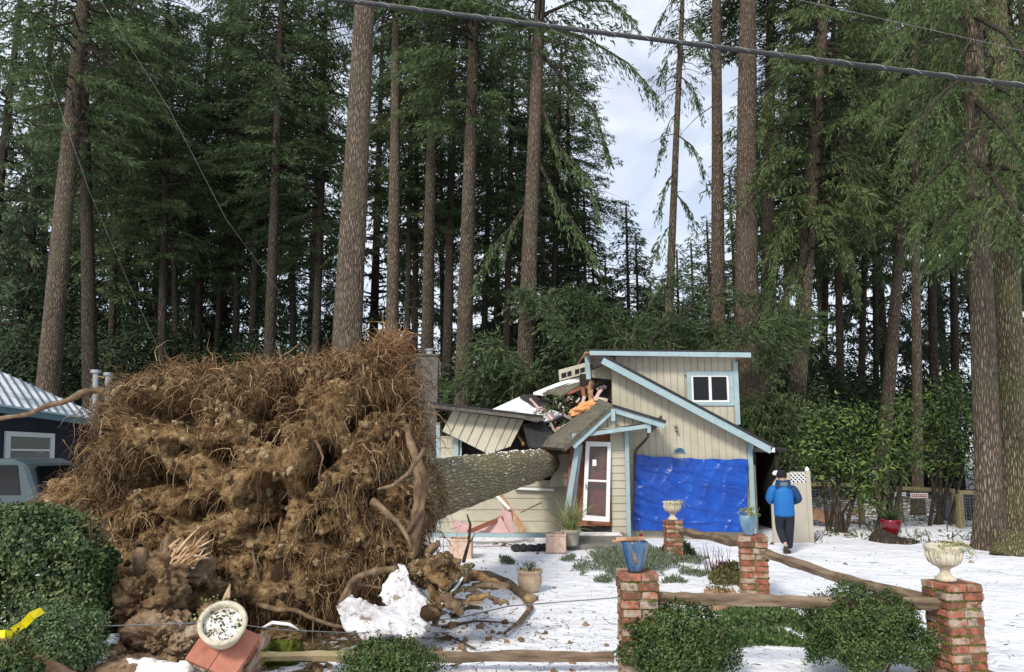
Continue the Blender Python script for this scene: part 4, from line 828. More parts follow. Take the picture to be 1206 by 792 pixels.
# lower left shoulder of soil and roots
C1 = at(108, 592, 10.6)
def shoulder(d):
    p = Vector((d.x*.62, d.y*.5, d.z*.32)); w = C1+p; n = .22*noise.noise(w*2)+.12*noise.noise(w*5)+.06*noise.noise(w*11)+.04*noise.noise(w*23)
    return w+d*n
blob('soil_shoulder', shoulder, 6, M['soil'])
C2 = at(240, 690, 10.0)
def apron(d):
    p = Vector((d.x*1.75, d.y*.8, d.z*.62)); w = C2+p; n = .3*noise.noise(w*1.6)+.15*noise.noise(w*4)+.07*noise.noise(w*9)+.04*noise.noise(w*21)
    return w+d*n
blob('soil_apron', apron, 6, M['soil'])
# clods of earth and stones stuck in the face
def clods(name, pts, sizes, mt, parent, seed=3):
    base = bmesh.new(); bmesh.ops.create_icosphere(base, subdivisions=2 if len(pts) < 5000 else 1, radius=1); bv = np.array([v.co[:] for v in base.verts]); bf = np.array([[v.index for v in f.verts] for f in base.faces]); base.free()
    g = np.random.default_rng(seed); V = []; Fc = []; n = 0
    for p, s in zip(pts, sizes):
        sc = g.uniform(.55, 1.3, 3); ang = Quaternion(g.normal(0, 1, 4)).normalized().to_matrix(); A = np.array(ang)
        nz = 1+.9*np.array([noise.noise(Vector(b*1.6+p[0]*7+n)) for b in bv])[:, None]
        V.append((bv*sc*s*nz)@A.T+np.array(p)); Fc.append(bf+n); n += len(bv)
    me = npmesh(name, np.concatenate(V), np.concatenate(Fc), mt); me.polygons.foreach_set('use_smooth', [False]*len(me.polygons)); o = link(name, me)
    if parent: put(o, parent)
    return o
g = np.random.default_rng(11)
def rdir(front=True):
    while True:
        d = Vector(g.normal(0, 1, 3)).normalized()
        if not front or d.y < .15: return d
pts = []; sz = []
for _ in range(11000):
    d = rdir(); pts.append(plate_point(d)[:]); sz.append(.012+.05*g.random()**3)
for _ in range(120):
    d = rdir(); pts.append(shoulder(d)[:]); sz.append(.02+.08*g.random()**3)
for _ in range(220):
    d = rdir(); pts.append(apron(d)[:]); sz.append(.03+.12*g.random()**3)
tag(clods('soil_clods', pts, sz, M['clod'], ft), kind='stuff')
# fine rootlets: many thin bent whiskers
def whiskers(name, starts, dirs, lens, rads, grav, mt, parent, seed, seg=5, wob=.35, kind=True):
    g = np.random.default_rng(seed); n = len(starts); p = np.array(starts, float); d = unit(np.array(dirs, float)); st = np.array(lens)[:, None]/seg; r0 = np.array(rads)
    gv = np.array(grav, float).reshape(-1, 1) if hasattr(grav, '__len__') else grav
    rings = []; ref = unit(np.cross(d, g.normal(0, 1, (n, 3))))
    for k in range(seg+1):
        b = np.cross(d, ref); r = (r0*(1-.8*k/seg))[:, None]
        rings.append(np.stack([p+r*(ref*math.cos(a)+b*math.sin(a)) for a in (0, 2.094, 4.189)], 1))
        p = p+d*st; d = unit(d+g.normal(0, wob, (n, 3))+np.array([0, 0, -1])*gv); ref = unit(ref-d*np.sum(ref*d, 1, keepdims=True))
    V = np.stack(rings, 1)  # n, seg+1, 3, 3
    idx = np.arange(n*(seg+1)*3).reshape(n, seg+1, 3); f = []
    for j in range(3): f.append(np.stack([idx[:, :-1, j], idx[:, :-1, (j+1) % 3], idx[:, 1:, (j+1) % 3], idx[:, 1:, j]], -1).reshape(-1, 4))
    me = npmesh(name, V.reshape(-1, 3), np.concatenate(f), mt); o = link(name, me)
    if parent: put(o, parent)
    if kind: tag(o, kind='stuff')
    return o
S = []; D = []; Ln = []; Rd = []; Gv = []; red = []
for _ in range(9500):
    d = rdir(); p = plate_point(d); u = (p.z-C0.z)/1.8; edge = math.hypot(d.x, d.z) > .86
    # fringes: dense at the top and the right edge, thinner in the middle
    dens = .45+.55*max(0, u)+(.5 if d.x > .5 else 0)-(.2 if abs(d.x+.2) < .3 and abs(u) < .4 else 0)
    if g.random() > dens and not edge: continue
    out = Vector((d.x*.8, -abs(d.y)*.9-.1, d.z*.8))
    if edge and u > .35 and g.random() < .30: dd = out+Vector((g.normal(0, .6), g.normal(0, .5), g.uniform(.2, 1))); gr = .06; ll = g.uniform(.12, .5)
    else: dd = out+Vector(g.normal(0, .55, 3)); gr = g.uniform(.2, .8); ll = .1+.5*g.random()**1.8
    S.append(p[:]); D.append(dd[:]); Ln.append(ll); Rd.append(.003+.008*g.random()**2.5); Gv.append(gr); red.append(u > .2 and d.x > 0)
S = np.array(S); D = np.array(D); Ln = np.array(Ln); Rd = np.array(Rd); Gv = np.array(Gv); red = np.array(red) & (g.random(len(S)) < .6)
whiskers('rootlets', S[~red], D[~red], Ln[~red], Rd[~red], Gv[~red], M['root'], ft, 1, 7, .5)
whiskers('reddish_rootlets', S[red], D[red], Ln[red], Rd[red], Gv[red], M['root_red'], ft, 2, 7, .5)
# curtains: clumps of hanging roots that share a direction
S = []; D = []; Ln = []; Rd = []; Gv = []
for _ in range(820):
    d = rdir(); p = plate_point(d); u = (p.z-C0.z)/1.8
    if g.random() > .55+.5*max(0, u)+(.4 if d.x > .4 else 0): continue
    out = Vector((d.x*.7, -abs(d.y)*.8-.2, d.z*.6+.1)); sh = Vector(g.normal(0, .35, 3)); k = int(g.uniform(14, 46)); ll = g.uniform(.18, .6); sp = g.uniform(.04, .14)
    for _k in range(k):
        q0 = p+Vector((g.normal(0, sp*1.6), g.normal(0, sp*.5), g.normal(0, sp*.6)))-out*.04
        S.append(q0[:]); D.append((out+sh+Vector(g.normal(0, .28, 3)))[:]); Ln.append(ll*g.uniform(.5, 1.2)); Rd.append(.003+.0065*g.random()**2); Gv.append(g.uniform(.3, .9))
h = len(S)//2; order = g.permutation(len(S)); S = np.array(S)[order]; D = np.array(D)[order]; Ln = np.array(Ln)[order]; Rd = np.array(Rd)[order]; Gv = np.array(Gv)[order]
whiskers('hanging_rootlets', S[:h], D[:h], Ln[:h], Rd[:h], Gv[:h], M['root'], ft, 21, 7, .45)
whiskers('hanging_rootlets', S[h:], D[h:], Ln[h:], Rd[h:], Gv[h:], M['root_dark'], ft, 22, 7, .45)
# matted felt of finer roots: short and many, hugging the surface
S = []; D = []
for _ in range(9000):
    d = rdir(); p = plate_point(d); S.append(p[:]); D.append((Vector(g.normal(0, 1, 3))+Vector((0, -.4, -.3)))[:])
whiskers('root_felt', S, D, .05+.2*g.random(9000)**1.5, 0.002+.004*g.random(9000)**2, .3, M['root_dark'], ft, 5, 5, .6)
S = []; D = []
for _ in range(1500):
    d = rdir(); p = shoulder(d) if _ % 3 < 2 else apron(d); S.append(p[:]); D.append((d+Vector(g.normal(0, .7, 3)))[:])
whiskers('rootlets', S, D, .08+.28*g.random(1500)**1.5, .002+.004*g.random(1500)**2, .35, M['root'], ft, 6, 6)
# root tufts spraying up along the crest
S = []; D = []; L2 = []
for (x, y, k) in ((455, 404, 300), (462, 396, 170), (440, 425, 140), (330, 428, 90), (300, 432, 60), (205, 432, 110), (178, 452, 110), (150, 480, 110), (395, 415, 80), (250, 430, 60), (468, 440, 110), (92, 572, 60), (75, 582, 30)):
    c = at(x, y+12, YC-.1 if x > 120 else 10.5)
    for _ in range(k):
        S.append((c+Vector(g.normal(0, .10, 3)))[:]); D.append((g.normal(0, .6)+(x-330)/500, g.normal(0, .5)-.1, g.uniform(.0, 1.1))); L2.append(g.uniform(.15, .48))
whiskers('root_tufts', S, D, L2, .003+.007*g.random(len(S))**2, .12, M['root_red'], ft, 8, 6, .3)
# main roots, each a part of its own
def root(pts, r0, r1, mt='rootbig', parent=ft, name='root'):
    mb = MB(); pp = []; n = 6
    P_ = [at(x, y, Y) for (x, y, Y) in pts]
    for a, b in zip(P_, P_[1:]):
        for i in range(n): pp.append(a.lerp(b, i/n))
    pp.append(P_[-1]); pp = [p+Vector((noise.noise(p*3)*.05, noise.noise(p*3+Vector((5, 5, 5)))*.05, noise.noise(p*3+Vector((9, 1, 5)))*.05)) for p in pp]
    k = len(pp)-1; rr = [(r0+(r1-r0)*i/k)*(1+.25*noise.noise(p*6)) for i, p in enumerate(pp)]
    rr = [q_*(1+.18*noise.noise(p*14)) for q_, p in zip(rr, pp)]; mb.tube(pp, rr, 9, jit=.13); return mb.build(name, M[mt], parent, smooth=True)
root([(478, 500, 10.0), (486, 530, 9.9), (494, 565, 9.85), (490, 605, 9.8), (486, 660, 9.8)], .045, .085)
root([(490, 540, 9.8), (500, 568, 9.75), (494, 600, 9.7), (480, 628, 9.7)], .05, .03)
root([(500, 530, 9.7), (482, 556, 9.4), (462, 572, 9.3), (446, 578, 9.4)], .035, .016)
root([(440, 590, 9.5), (470, 610, 9.4), (485, 650, 9.4)], .045, .02)
root([(470, 668, 9.4), (440, 674, 9.3), (412, 690, 9.2), (400, 712, 9.1)], .045, .03)
root([(402, 706, 9.3), (420, 692, 9.3), (450, 692, 9.4)], .03, .02)
root([(294, 640, 9.5), (302, 675, 9.4), (312, 700, 9.4)], .022, .01)
root([(150, 475, 10.2), (120, 463, 10.2), (98, 462, 10.1), (70, 476, 10.1), (30, 488, 10.2), (-20, 496, 10.3)], .06, .025)
root([(340, 445, 10.2), (333, 425, 10.1), (325, 405, 10.1)], .02, .007, 'rootbig')
root([(320, 430, 10.2), (340, 416, 10.2), (352, 403, 10.2)], .02, .006, 'rootbig')

root([(372, 520, 9.5), (380, 540, 9.45), (376, 570, 9.5)], .018, .008)
root([(160, 650, 9.5), (120, 690, 9.2), (95, 712, 9.1)], .03, .01, 'twig_pale')
root([(302, 712, 9.1), (350, 720, 8.9), (392, 738, 8.8), (455, 742, 8.9)], .032, .015, 'rootbig')
for i in range(44):
    d = rdir(); p = plate_point(d); dd = (Vector((d.x, -abs(d.y), d.z))+Vector(g.normal(0, .4, 3))).normalized(); mb = MB(); pp = [p-dd*.1]; l = g.uniform(.3, 1.0)
    for k in range(8): dd = (dd+Vector(g.normal(0, .22, 3))+Vector((0, 0, -.12))).normalized(); pp.append(pp[-1]+dd*l/8)
    mb.tube(pp, list(np.linspace(g.uniform(.012, .028), .005, 9)), 6, jit=.08); mb.build('root', M['rootbig'], ft, smooth=True)
# ---- the trunk
t0, t1 = at(471, 585, 10.9), at(630, 548, 18.9)
ax = (t1-t0); Lt = ax.length; q = Vector((0, 0, 1)).rotation_difference(ax.normalized())
v = []; f = []; n = 64; seg = 170; LT = 24.0
for i in range(seg+1):
    z = -.5+(LT+.5)*i/seg; r = .50-.013*z+.10*math.exp(-max(z, 0)/.5)-(.0 if z > 0 else .5*-z)
    for j in range(n):
        a = 2*math.pi*j/n; w_ = Vector((math.cos(a)*2.6, math.sin(a)*2.6, z*.55))
        rr = r*(1+.05*noise.noise(Vector((math.cos(a), math.sin(a), z*.5))))+.05*(abs(noise.noise(w_*2.4)))-.02+.02*noise.noise(w_*6)
        v.append((rr*math.cos(a), rr*math.sin(a), z))
for i in range(seg):
    for j in range(n): f.append((i*n+j, i*n+(j+1) % n, (i+1)*n+(j+1) % n, (i+1)*n+j))
me = bpy.data.meshes.new('trunk'); me.from_pydata(v, [], f); me.materials.append(M['bark_fallen']); me.polygons.foreach_set('use_smooth', [True]*len(me.polygons))
tk = link('trunk', me); tk.rotation_mode = 'QUATERNION'; tk.rotation_quaternion = q; tk.location = t0; put(tk)
pts = []; sz = []
for _ in range(330):
    z = g.uniform(.6, 8.6); a = g.normal(0, .55); rr = .49-.013*z; loc_ = Vector((0, 0, z)); axn = ax.normalized(); sdv = axn.cross(Vector((0, 0, 1))).normalized(); upv = sdv.cross(axn)
    p = t0+axn*z+(upv*math.cos(a)+sdv*math.sin(a))*(rr+.012)
    if noise.noise(p*2.3) > -.05: pts.append(p[:]); sz.append(.006+.022*g.random()**2)
fl = clods('snow_flecks', pts, sz, M['snow_dirty'], None, 77); put(fl, tk); tag(fl, kind='stuff')
axn = ax.normalized(); sdv = axn.cross(Vector((0, 0, 1))).normalized(); upv = sdv.cross(axn)
def collar(d):
    ca = d.dot(axn); pr = d-axn*ca; w = t0+axn*(.15+ca*.42)+pr*.60
    return w+d*(.10*noise.noise(w*2.5)+.08*noise.noise(w*6)+.05*noise.noise(w*14)+.08*(min(.5, noise.voronoi(w*7)[0][1]-noise.voronoi(w*7)[0][0])-.2))
blob('soil_collar', collar, 6, M['soil'])
S = []; D = []
for _ in range(2600):
    d = Vector(g.normal(0, 1, 3)).normalized(); S.append(collar(d)[:]); D.append((d+Vector(g.normal(0, .6, 3)))[:])
whiskers('back_rootlets', S, D, .06+.24*g.random(2600)**1.5, .003+.006*g.random(2600)**2, .5, M['root'], ft, 31, 6, .5)
# ---- its crown behind the house: big boughs arching up, needles
def bough(pts, r0, seed, nt=60, mt='fir', tl=.2, tw=.036, spread=.9, name='bough'):
    nt = int(nt*1.6)
    g = np.random.default_rng(seed); mb = MB(); P_ = [Vector(p) for p in pts]; pp = []
    for a, b in zip(P_, P_[1:]):
        for i in range(5): pp.append(a.lerp(b, i/5))
    pp.append(P_[-1]); k = len(pp)-1
    mb.tube(pp, [max(.008, r0*(1-.85*i/k)) for i in range(k+1)], 6)
    O = []; Dd = []; Ss = []; LL = []; WW = []
    for _ in range(nt):
        s = g.uniform(.12, 1)*k; i = min(int(s), k-1); p0 = pp[i].lerp(pp[i+1], s-i); dd = (pp[i+1]-pp[i]).normalized()
        td = np.array(dd)*g.uniform(.3, 1)+g.normal(0, 1, 3)*spread*.6+np.array([0, 0, -.25]); td /= np.linalg.norm(td); ln = g.uniform(.4, 1.3)*spread; q_ = int(ln/tl*4)+2
        ss = np.sort(g.random(q_))*ln; o = np.array(p0)+td*ss[:, None]+np.array([0, 0, -.35])*(ss[:, None]**2)
        d = unit(td+g.normal(0, .45, (q_, 3))+np.array([0, 0, -.35])); sv = unit(np.cross(d, g.normal(0, 1, (q_, 3))))
        O.append(o); Dd.append(d); Ss.append(sv); LL.append(g.uniform(.6, 1.3, q_)*tl); WW.append(g.uniform(.6, 1.3, q_)*tw)
    lb = mb.build(name, M['bark_dark'], ft); vv, ff = kites(np.concatenate(O), np.concatenate(Dd), np.concatenate(Ss), np.concatenate(LL), np.concatenate(WW))
    nd = link('needles', npmesh('needles', vv, ff, M[mt])); nd.parent = lb; nd.matrix_parent_inverse = world_of(lb).inverted()
def A(x, y, Y): return at(x, y, Y)
bough([A(752, 470, 23), (A(768, 400, 23)), A(800, 372, 23), A(850, 345, 23.5), A(905, 352, 24)], .11, 1, 90)
bough([A(700, 470, 22.5), A(745, 395, 22.5), A(775, 345, 23), A(800, 322, 23)], .07, 2, 60)
bough([A(800, 430, 23), A(850, 400, 23), A(905, 378, 23), A(960, 372, 24)], .08, 3, 130)
bough([A(640, 470, 23), A(620, 430, 23), A(585, 405, 23), A(560, 410, 23)], .05, 4, 60)
bough([A(700, 440, 23), A(672, 395, 23), A(640, 360, 23.5), A(610, 345, 24)], .06, 5, 110)
bough([A(740, 430, 24), A(715, 380, 24), A(690, 350, 24), A(660, 345, 24)], .06, 6, 120)
bough([A(620, 470, 24), A(590, 440, 24), A(550, 442, 24), (A(520, 456, 24))], .04, 7, 70)
bough([A(672, 470, 24), A(655, 450, 24), A(620, 440, 24), A(575, 445, 24)], .035, 8, 90)
bough([A(900, 470, 23.5), A(905, 420, 23.5), A(925, 390, 23.5), A(950, 385, 23.5)], .05, 9, 110)
bough([A(700, 480, 21), A(690, 488, 20.6), (A(665, 478, 20.4)), A(650, 476, 20.4)], .03, 10, 30, tl=.16, tw=.035, spread=.4)
bough([A(655, 500, 21), A(668, 492, 20.4), (A(680, 500, 20.3)), A(690, 492, 20.3)], .03, 11, 24, tl=.16, tw=.035, spread=.35)
bough([A(930, 520, 24), A(925, 480, 24), A(900, 470, 24), A(880, 480, 24)], .05, 12, 150)
bough([A(950, 540, 24), A(935, 520, 24), A(915, 510, 24), A(895, 520, 24)], .05, 13, 150)
bough([A(860, 430, 24.5), A(845, 395, 24.5), A(800, 378, 24.5), A(760, 385, 24.5)], .05, 14, 130)
bough([A(770, 440, 25), A(760, 400, 25), A(735, 385, 25), A(705, 388, 25)], .05, 15, 130)
# ---------------------------------------------------------------- splintered stump, clod heap, slabs of turf lying about
st = empty('splintered_stump', at(205, 680, 8.7)); st.location.z = .4; tag(st, 'small snapped stump with pale torn splinters in front of the root plate', 'stump')
mb = MB(); a_ = at(172, 720, 8.6); mb.tube([a_, at(168, 690, 8.6), at(166, 660, 8.6), at(167, 645, 8.6)], [.12, .1, .085, .06], 9, jit=.12); mb.build('broken_stem', M['rootbig'], st, smooth=True)
c = at(205, 672, 8.8); bl = blob('core', lambda d: c+Vector((d.x*.36, d.y*.28, d.z*.30))*(1+.5*noise.noise(d*2.2)+.25*noise.noise(d*6)), 5, M['rootbig'], None); put(bl, st)
mb = MB()
for i in range(34):
    a_ = at(random.uniform(200, 230), random.uniform(645, 668), 8.55); tip = a_+Vector((random.uniform(.04, .26), random.uniform(-.1, .05), random.uniform(-.02, .24)))*(1 if i > 6 else 1.5)
    md = a_.lerp(tip, .5)+Vector((0, 0, random.uniform(-.03, .03))); mb.tube([a_, md, tip], [random.uniform(.012, .03), .014, .001], 4, jit=.3)
mb.build('splinters', M['splint'], st)
mb = MB(); mb.tube([at(262, 716, 8.7), at(268, 702, 8.6), at(271, 688, 8.6)], [.05, .035, .004], 5, jit=.2); o = mb.build('wood_splinter', M['splint']); tag(o, 'pale upright splinter of wood stuck in the soil behind the tilted pot', 'splinter')
def clodheap(name, x, y, Y, sx, sy, sz, label, seed, mt='soil_snow', sub=6, cat='soil'):
    c = at(x, y, Y); 
    def fn(d):
        w = c+Vector((d.x*sx, d.y*sy, d.z*sz)); return w+d*min(sx, sz)*(.55*noise.noise(w*2.2+Vector((seed, 0, 0)))+.34*noise.noise(w*5.5)-.35*abs(noise.noise(w*8))+.2*noise.noise(w*13)-.2*abs(noise.noise(w*21))+.10*noise.noise(w*40))
    o = blob(name, fn, sub, M[mt], None); tag(o, label, cat)
    if sub > 4:
        gg_ = np.random.default_rng(seed); ps = []; ss = []
        for _ in range(130):
            d = Vector(gg_.normal(0, 1, 3)).normalized(); ps.append(fn(d)[:]); ss.append(.008+.04*gg_.random()**3)
        ch = clods('crumbs', ps, ss, M['clod'], None, seed); put(ch, o); tag(ch, kind='stuff')
    return o
clodheap('earth_clod', 172, 712, 8.3, .36, .34, .40, 'tall rounded clod of tan earth in front of the splintered stump', 1, 'clod')
clodheap('earth_clod', 198, 752, 7.9, .42, .35, .28, 'broad brown clod of earth between the tan clod and the tilted pillar', 2)
clodheap('earth_clod', 122, 772, 7.6, .24, .3, .16, 'dark snow flecked clod of earth right of the small round shrub', 3, 'soil')
clodheap('earth_clod', 150, 790, 7.3, .42, .3, .12, 'low flat clod of earth at the bottom edge left of the tilted pillar', 5, 'soil_snow')
clodheap('earth_clod', 255, 735, 8.4, .22, .22, .2, 'reddish earth clod behind the tilted pot', 6, 'soil_snow')
def snowslab(pts, Y0s, label, th=.045, nm='snow_slab', cuts=6):
    pp = [at(x, y, Y) for (x, y), Y in zip(pts, Y0s)]; bm = bmesh.new(); f_ = bm.faces.new([bm.verts.new(p) for p in pp])
    bmesh.ops.triangulate(bm, faces=[f_]); bmesh.ops.subdivide_edges(bm, edges=bm.edges[:], cuts=cuts, use_grid_fill=True)
    if cuts > 3: bmesh.ops.subdivide_edges(bm, edges=bm.edges[:], cuts=1, use_grid_fill=True)
    for v_ in bm.verts:
        p = v_.co.copy(); e1 = v_.is_boundary
        v_.co += Vector((noise.noise(p*7), noise.noise(p*7+Vector((3, 3, 3))), noise.noise(p*7+Vector((8, 1, 3)))))*(.05 if e1 else .0)+Vector((noise.noise(p*21), 0, noise.noise(p*21+Vector((8, 1, 3)))))*(.035 if e1 else 0)+Vector((0, -.3, 1))*(.025*noise.noise(p*4)+.02*noise.noise(p*12))
    r_ = bmesh.ops.extrude_face_region(bm, geom=bm.faces[:]); bmesh.ops.translate(bm, vec=(0, .12, -th), verts=[v_ for v_ in r_['geom'] if isinstance(v_, bmesh.types.BMVert)])
    bmesh.ops.recalc_face_normals(bm, faces=bm.faces); me = bpy.data.meshes.new(nm); bm.to_mesh(me); bm.free(); me.materials.append(M['snow_dirty' if 'dirty' in label else 'snow_thin']); me.polygons.foreach_set('use_smooth', [True]*len(me.polygons))
    o = link(nm, me); tag(o, label, 'snow'); return o
snowslab([(470, 664), (478, 668), (484, 690), (505, 712), (500, 748), (430, 750), (408, 742), (399, 722), (402, 706), (412, 699), (425, 708), (440, 712), (455, 714), (446, 700), (452, 688), (462, 684)], [9.4, 9.4, 9.3, 9.2, 8.7, 8.6, 8.7, 8.9, 9.1, 9.2, 9.1, 9.1, 9.1, 9.2, 9.3, 9.4], 'jagged slab of clean snow leaning against the right foot of the root plate')
snowslab([(118, 755), (140, 745), (132, 760), (108, 768)], [7.6, 7.7, 7.6, 7.5], 'narrow dirty strip of snow on the dark clod by the shrub', .03)
snowslab([(108, 778), (122, 770), (124, 790), (104, 796)], [7.2, 7.3, 7.1, 7.1], 'small dirty patch of snow at the foot of the shrub', .03)
snowslab([(150, 775), (185, 778), (225, 782), (222, 800), (150, 800)], [7.2, 7.2, 7.2, 7.0, 7.0], 'dirty snow patch left of the tilted pillar at the bottom edge', .03)
# broken pot and bark slabs pulled up right of the plate
bs = empty('torn_up_bark', gnd(540, 705)); tag(bs, 'torn up curved bark and root slabs edged with snow right of the root plate', 'debris')
def barkslab(pts, Ys, mt, th=.07, nm='bark_slab'):
    pp = [at(x, y, Y) for (x, y), Y in zip(pts, Ys)]; m = MB(); m.prism(pp, (0, .12, -th)); o = m.build(nm, M['bark_fallen'], bs, bevel=.015)
barkslab([(545, 664), (554, 662), (538, 688), (520, 708), (508, 716), (502, 706), (522, 690)], [9.5, 9.6, 9.3, 9.1, 9.0, 9.1, 9.3], 'rootbig')
gs = random.Random(3)
for i, (x, y, l, an) in enumerate(((528, 705, .55, .5), (545, 712, .5, .15), (538, 690, .6, .9), (556, 700, .42, -.2), (520, 715, .4, 1.2), (570, 694, .5, .1), (550, 722, .35, .3))):
    c = at(x, y, 9.05+.05*i); c.z = max(.06, c.z); R_ = Matrix.Rotation(-an, 3, 'Y') @ Matrix.Rotation(gs.uniform(-.6, .6), 3, 'Z') @ Matrix.Rotation(gs.uniform(-.5, .5), 3, 'X'); mb = MB(); k = 7
    ps = [c+R_ @ Vector((l*(j/k-.5), .03*math.sin(j), .05*math.sin(math.pi*j/k))) for j in range(k+1)]
    for j in range(k):
        w0 = .11*(1-.5*abs(j/k-.4))*gs.uniform(.8, 1.15); mb.bar(ps[j], ps[j+1]+(ps[j+1]-ps[j])*.12, .035, w0)
    mb.build('split_slab', M['rail' if i % 2 else 'bark_moss'], bs)
for i, (x0, y0, x1, y1, w_, Y_) in enumerate(((500, 668, 538, 700, .11, 9.3), (512, 662, 548, 672, .09, 9.6), (530, 690, 556, 676, .10, 9.4), (548, 672, 590, 690, .08, 9.7), (556, 690, 600, 690, .07, 9.5), (520, 700, 545, 722, .10, 9.0), (505, 690, 520, 716, .08, 9.1), (565, 700, 600, 712, .045, 9.3), (500, 655, 516, 640, .08, 9.9), (540, 712, 575, 700, .06, 9.1))):
    a_ = at(x0, y0, Y_); b_ = at(x1, y1, Y_-.1); mb = MB(); k = 9; pp = [a_.lerp(b_, j/k)+Vector((noise.noise(Vector((i, j*.6, 1)))*.06, 0, noise.noise(Vector((i, j*.6, 7)))*.07)) for j in range(k+1)]
    w_ *= .62; mb.tube(pp, [w_*(.6+.5*math.sin(math.pi*j/k))*(1+.3*noise.noise(Vector((j, i, 3)))) for j in range(k+1)], 9, jit=.16); mb.build('torn_root', M['rootbig' if i % 3 else 'soil'], bs, smooth=True)
mb = MB(); mb.tube([at(554, 664, 9.5), at(540, 688, 9.2), at(520, 712, 9.0)], [.015, .02, .015], 5); mb.build('snow_edge', M['snow'], bs)
clodheap('earth_clod', 510, 672, 9.6, .32, .3, .24, 'tan clod of earth at the right foot of the root plate', 7, 'clod')
clodheap('earth_clod', 508, 722, 8.9, .13, .12, .1, 'small ochre clod left of the torn up bark', 8, 'clod', 4)
clodheap('stone', 625, 705, 9.6, .09, .08, .06, 'small tan stone lying by the dead branch in the snow', 9, 'clod', 3, 'stone')
mb = MB(); P_ = [at(560, 680, 9.8), at(590, 686, 9.7), at(612, 700, 9.4), at(625, 720, 9.0), at(612, 735, 8.8), at(594, 752, 8.6)]; 
def ground_pts(lst, up=.03): return [Vector((g_.x, g_.y, gh(g_.x, g_.y)+up)) for g_ in (gnd(x, y) for (x, y) in lst)]
P_ = ground_pts([(548, 684), (575, 683), (600, 692), (617, 705), (625, 722), (612, 738), (594, 753)], .06); mb.tube(P_, [.12, .11, .08, .06, .04, .03, .015], 8, jit=.15); o = mb.build('dead_branch', M['rootbig'], smooth=True); tag(o, 'long bent reddish root lying on the snow right of the torn up bark', 'branch')
for (lst, r, lab) in (([(520, 742), (560, 735), (608, 737)], .02, 'thin forked twig lying on the snow below the torn up bark'), ([(590, 640), (640, 650), (668, 652)], .012, 'thin twig on the snow beside the pink planter box'), ([(530, 752), (560, 768), (545, 762)], .012, 'short dark twig on the snow above the fallen rail'), ([(395, 742), (420, 762), (430, 768)], .03, 'dark root scrap on the snow behind the fallen rail')):
    mb = MB(); mb.tube(ground_pts(lst), [r, r*.8, r*.4], 5, jit=.2); o = mb.build('twig', M['twig']); tag(o, lab, 'twig')
mb = MB(); mb.tube([Vector(p) for p in (at(546, 662, 11), at(552, 640, 11.2), at(554, 618, 11.4), at(550, 606, 11.4))], [.03, .022, .02, .01], 5); mb.tube([at(553, 640, 11.2), at(560, 628, 11.3)], [.015, .006], 4); o = mb.build('dead_branch', M['twig']); tag(o, 'dark forked branch standing up in the snow left of the pink planter box', 'branch')
# ================================================================ brick pillars, rails, pots
def pillar(c, wd, h, label, rot=0, foot=False, cap=True):
    e = empty('brick_pillar', (c.x, c.y, c.z), rot); tag(e, label, 'pillar', 'brick fence pillars')
    m = MB(); b = MB(); g = random.Random(label); n = max(5, round(h/.088)); ch = h/n; wm = wd-.022
    m.box((0, 0, h/2-.02), (wm, wm, h-.02)); 
    for k in range(n):
        z = (k+.5)*ch; w_ = wd if k < n-2 else wd+.02; off = g.uniform(-.008, .008); bl = w_*.54; bs = w_-bl; dp = .09
        flip = k % 2
        if foot and k < 2: w_ += .16
        for side in range(4):
            M4 = Matrix.Rotation(side*math.pi/2, 3, 'Z'); s0 = -w_/2; lens = ([bl, bs] if (flip+side) % 2 else [bs, bl]) if not (foot and k < 2) else [w_*.5, w_*.5]
            for i, L_ in enumerate(lens):
                cc = Vector((s0+L_/2+off, -w_/2+dp/2+g.uniform(-.009, .009), z+g.uniform(-.004, .004))); s0 += L_
                b.box(M4 @ cc, (L_-.016, dp, ch-.016), M4 @ Matrix.Rotation(g.uniform(-.02, .02), 3, 'Z'), .005)
    b.box((0, 0, h-ch*.35), (wd*.8, wd*.8, ch*.5))
    for o in (m.build('core', M['mortar'], None), b.build('bricks', M['brick'], None, bevel=.006)): o.parent = e
    # moss lumps in the joints
    mo = MB()
    for _ in range(260):
        s_ = g.randrange(4); k = g.randrange(1, n); p = Matrix.Rotation(s_*math.pi/2, 3, 'Z') @ Vector((g.uniform(-wd/2, wd/2), -wd/2+.012, k*ch)); r = g.uniform(.010, .026)
        mo.tube([p+Vector((-r, 0, 0)), p, p+Vector((r*1.2, 0, .004))], [r*.3, r, r*.3], 5)
    o = mo.build('moss', M['moss'], None); o.parent = e; tag(o, kind='stuff')
    return e
p1 = gnd(751, 785); p1.z = -.02; p1 = Vector((at(751, 720, 8.1).x, 8.1, -.02)); H1 = at(751, 675, 7.95).z+.02
pillar(p1, .37, H1, 'mossy red brick pillar left of centre carrying the blue glazed pot')
p2 = Vector((at(1124, 735, 8.0).x, 8.0, -.05)); H2 = at(1124, 686, 7.9).z+.05
pillar(p2, .385, H2, 'red brick pillar at the right, with a footing, carrying the cream stone urn', R(8), True)
p3 = Vector((at(887, 660, 12.1).x, 12.1, -.02)); H3 = at(887, 631, 12.0).z+.02
pillar(p3, .42, H3, 'middle brick pillar carrying the small pale blue pot', R(-14))
p4 = Vector((at(793, 640, 16).x, 16, -.02)); H4 = at(793, 613, 15.9).z+.02
pillar(p4, .34, H4, 'farthest brick pillar, in front of the blue tarp, carrying an urn')
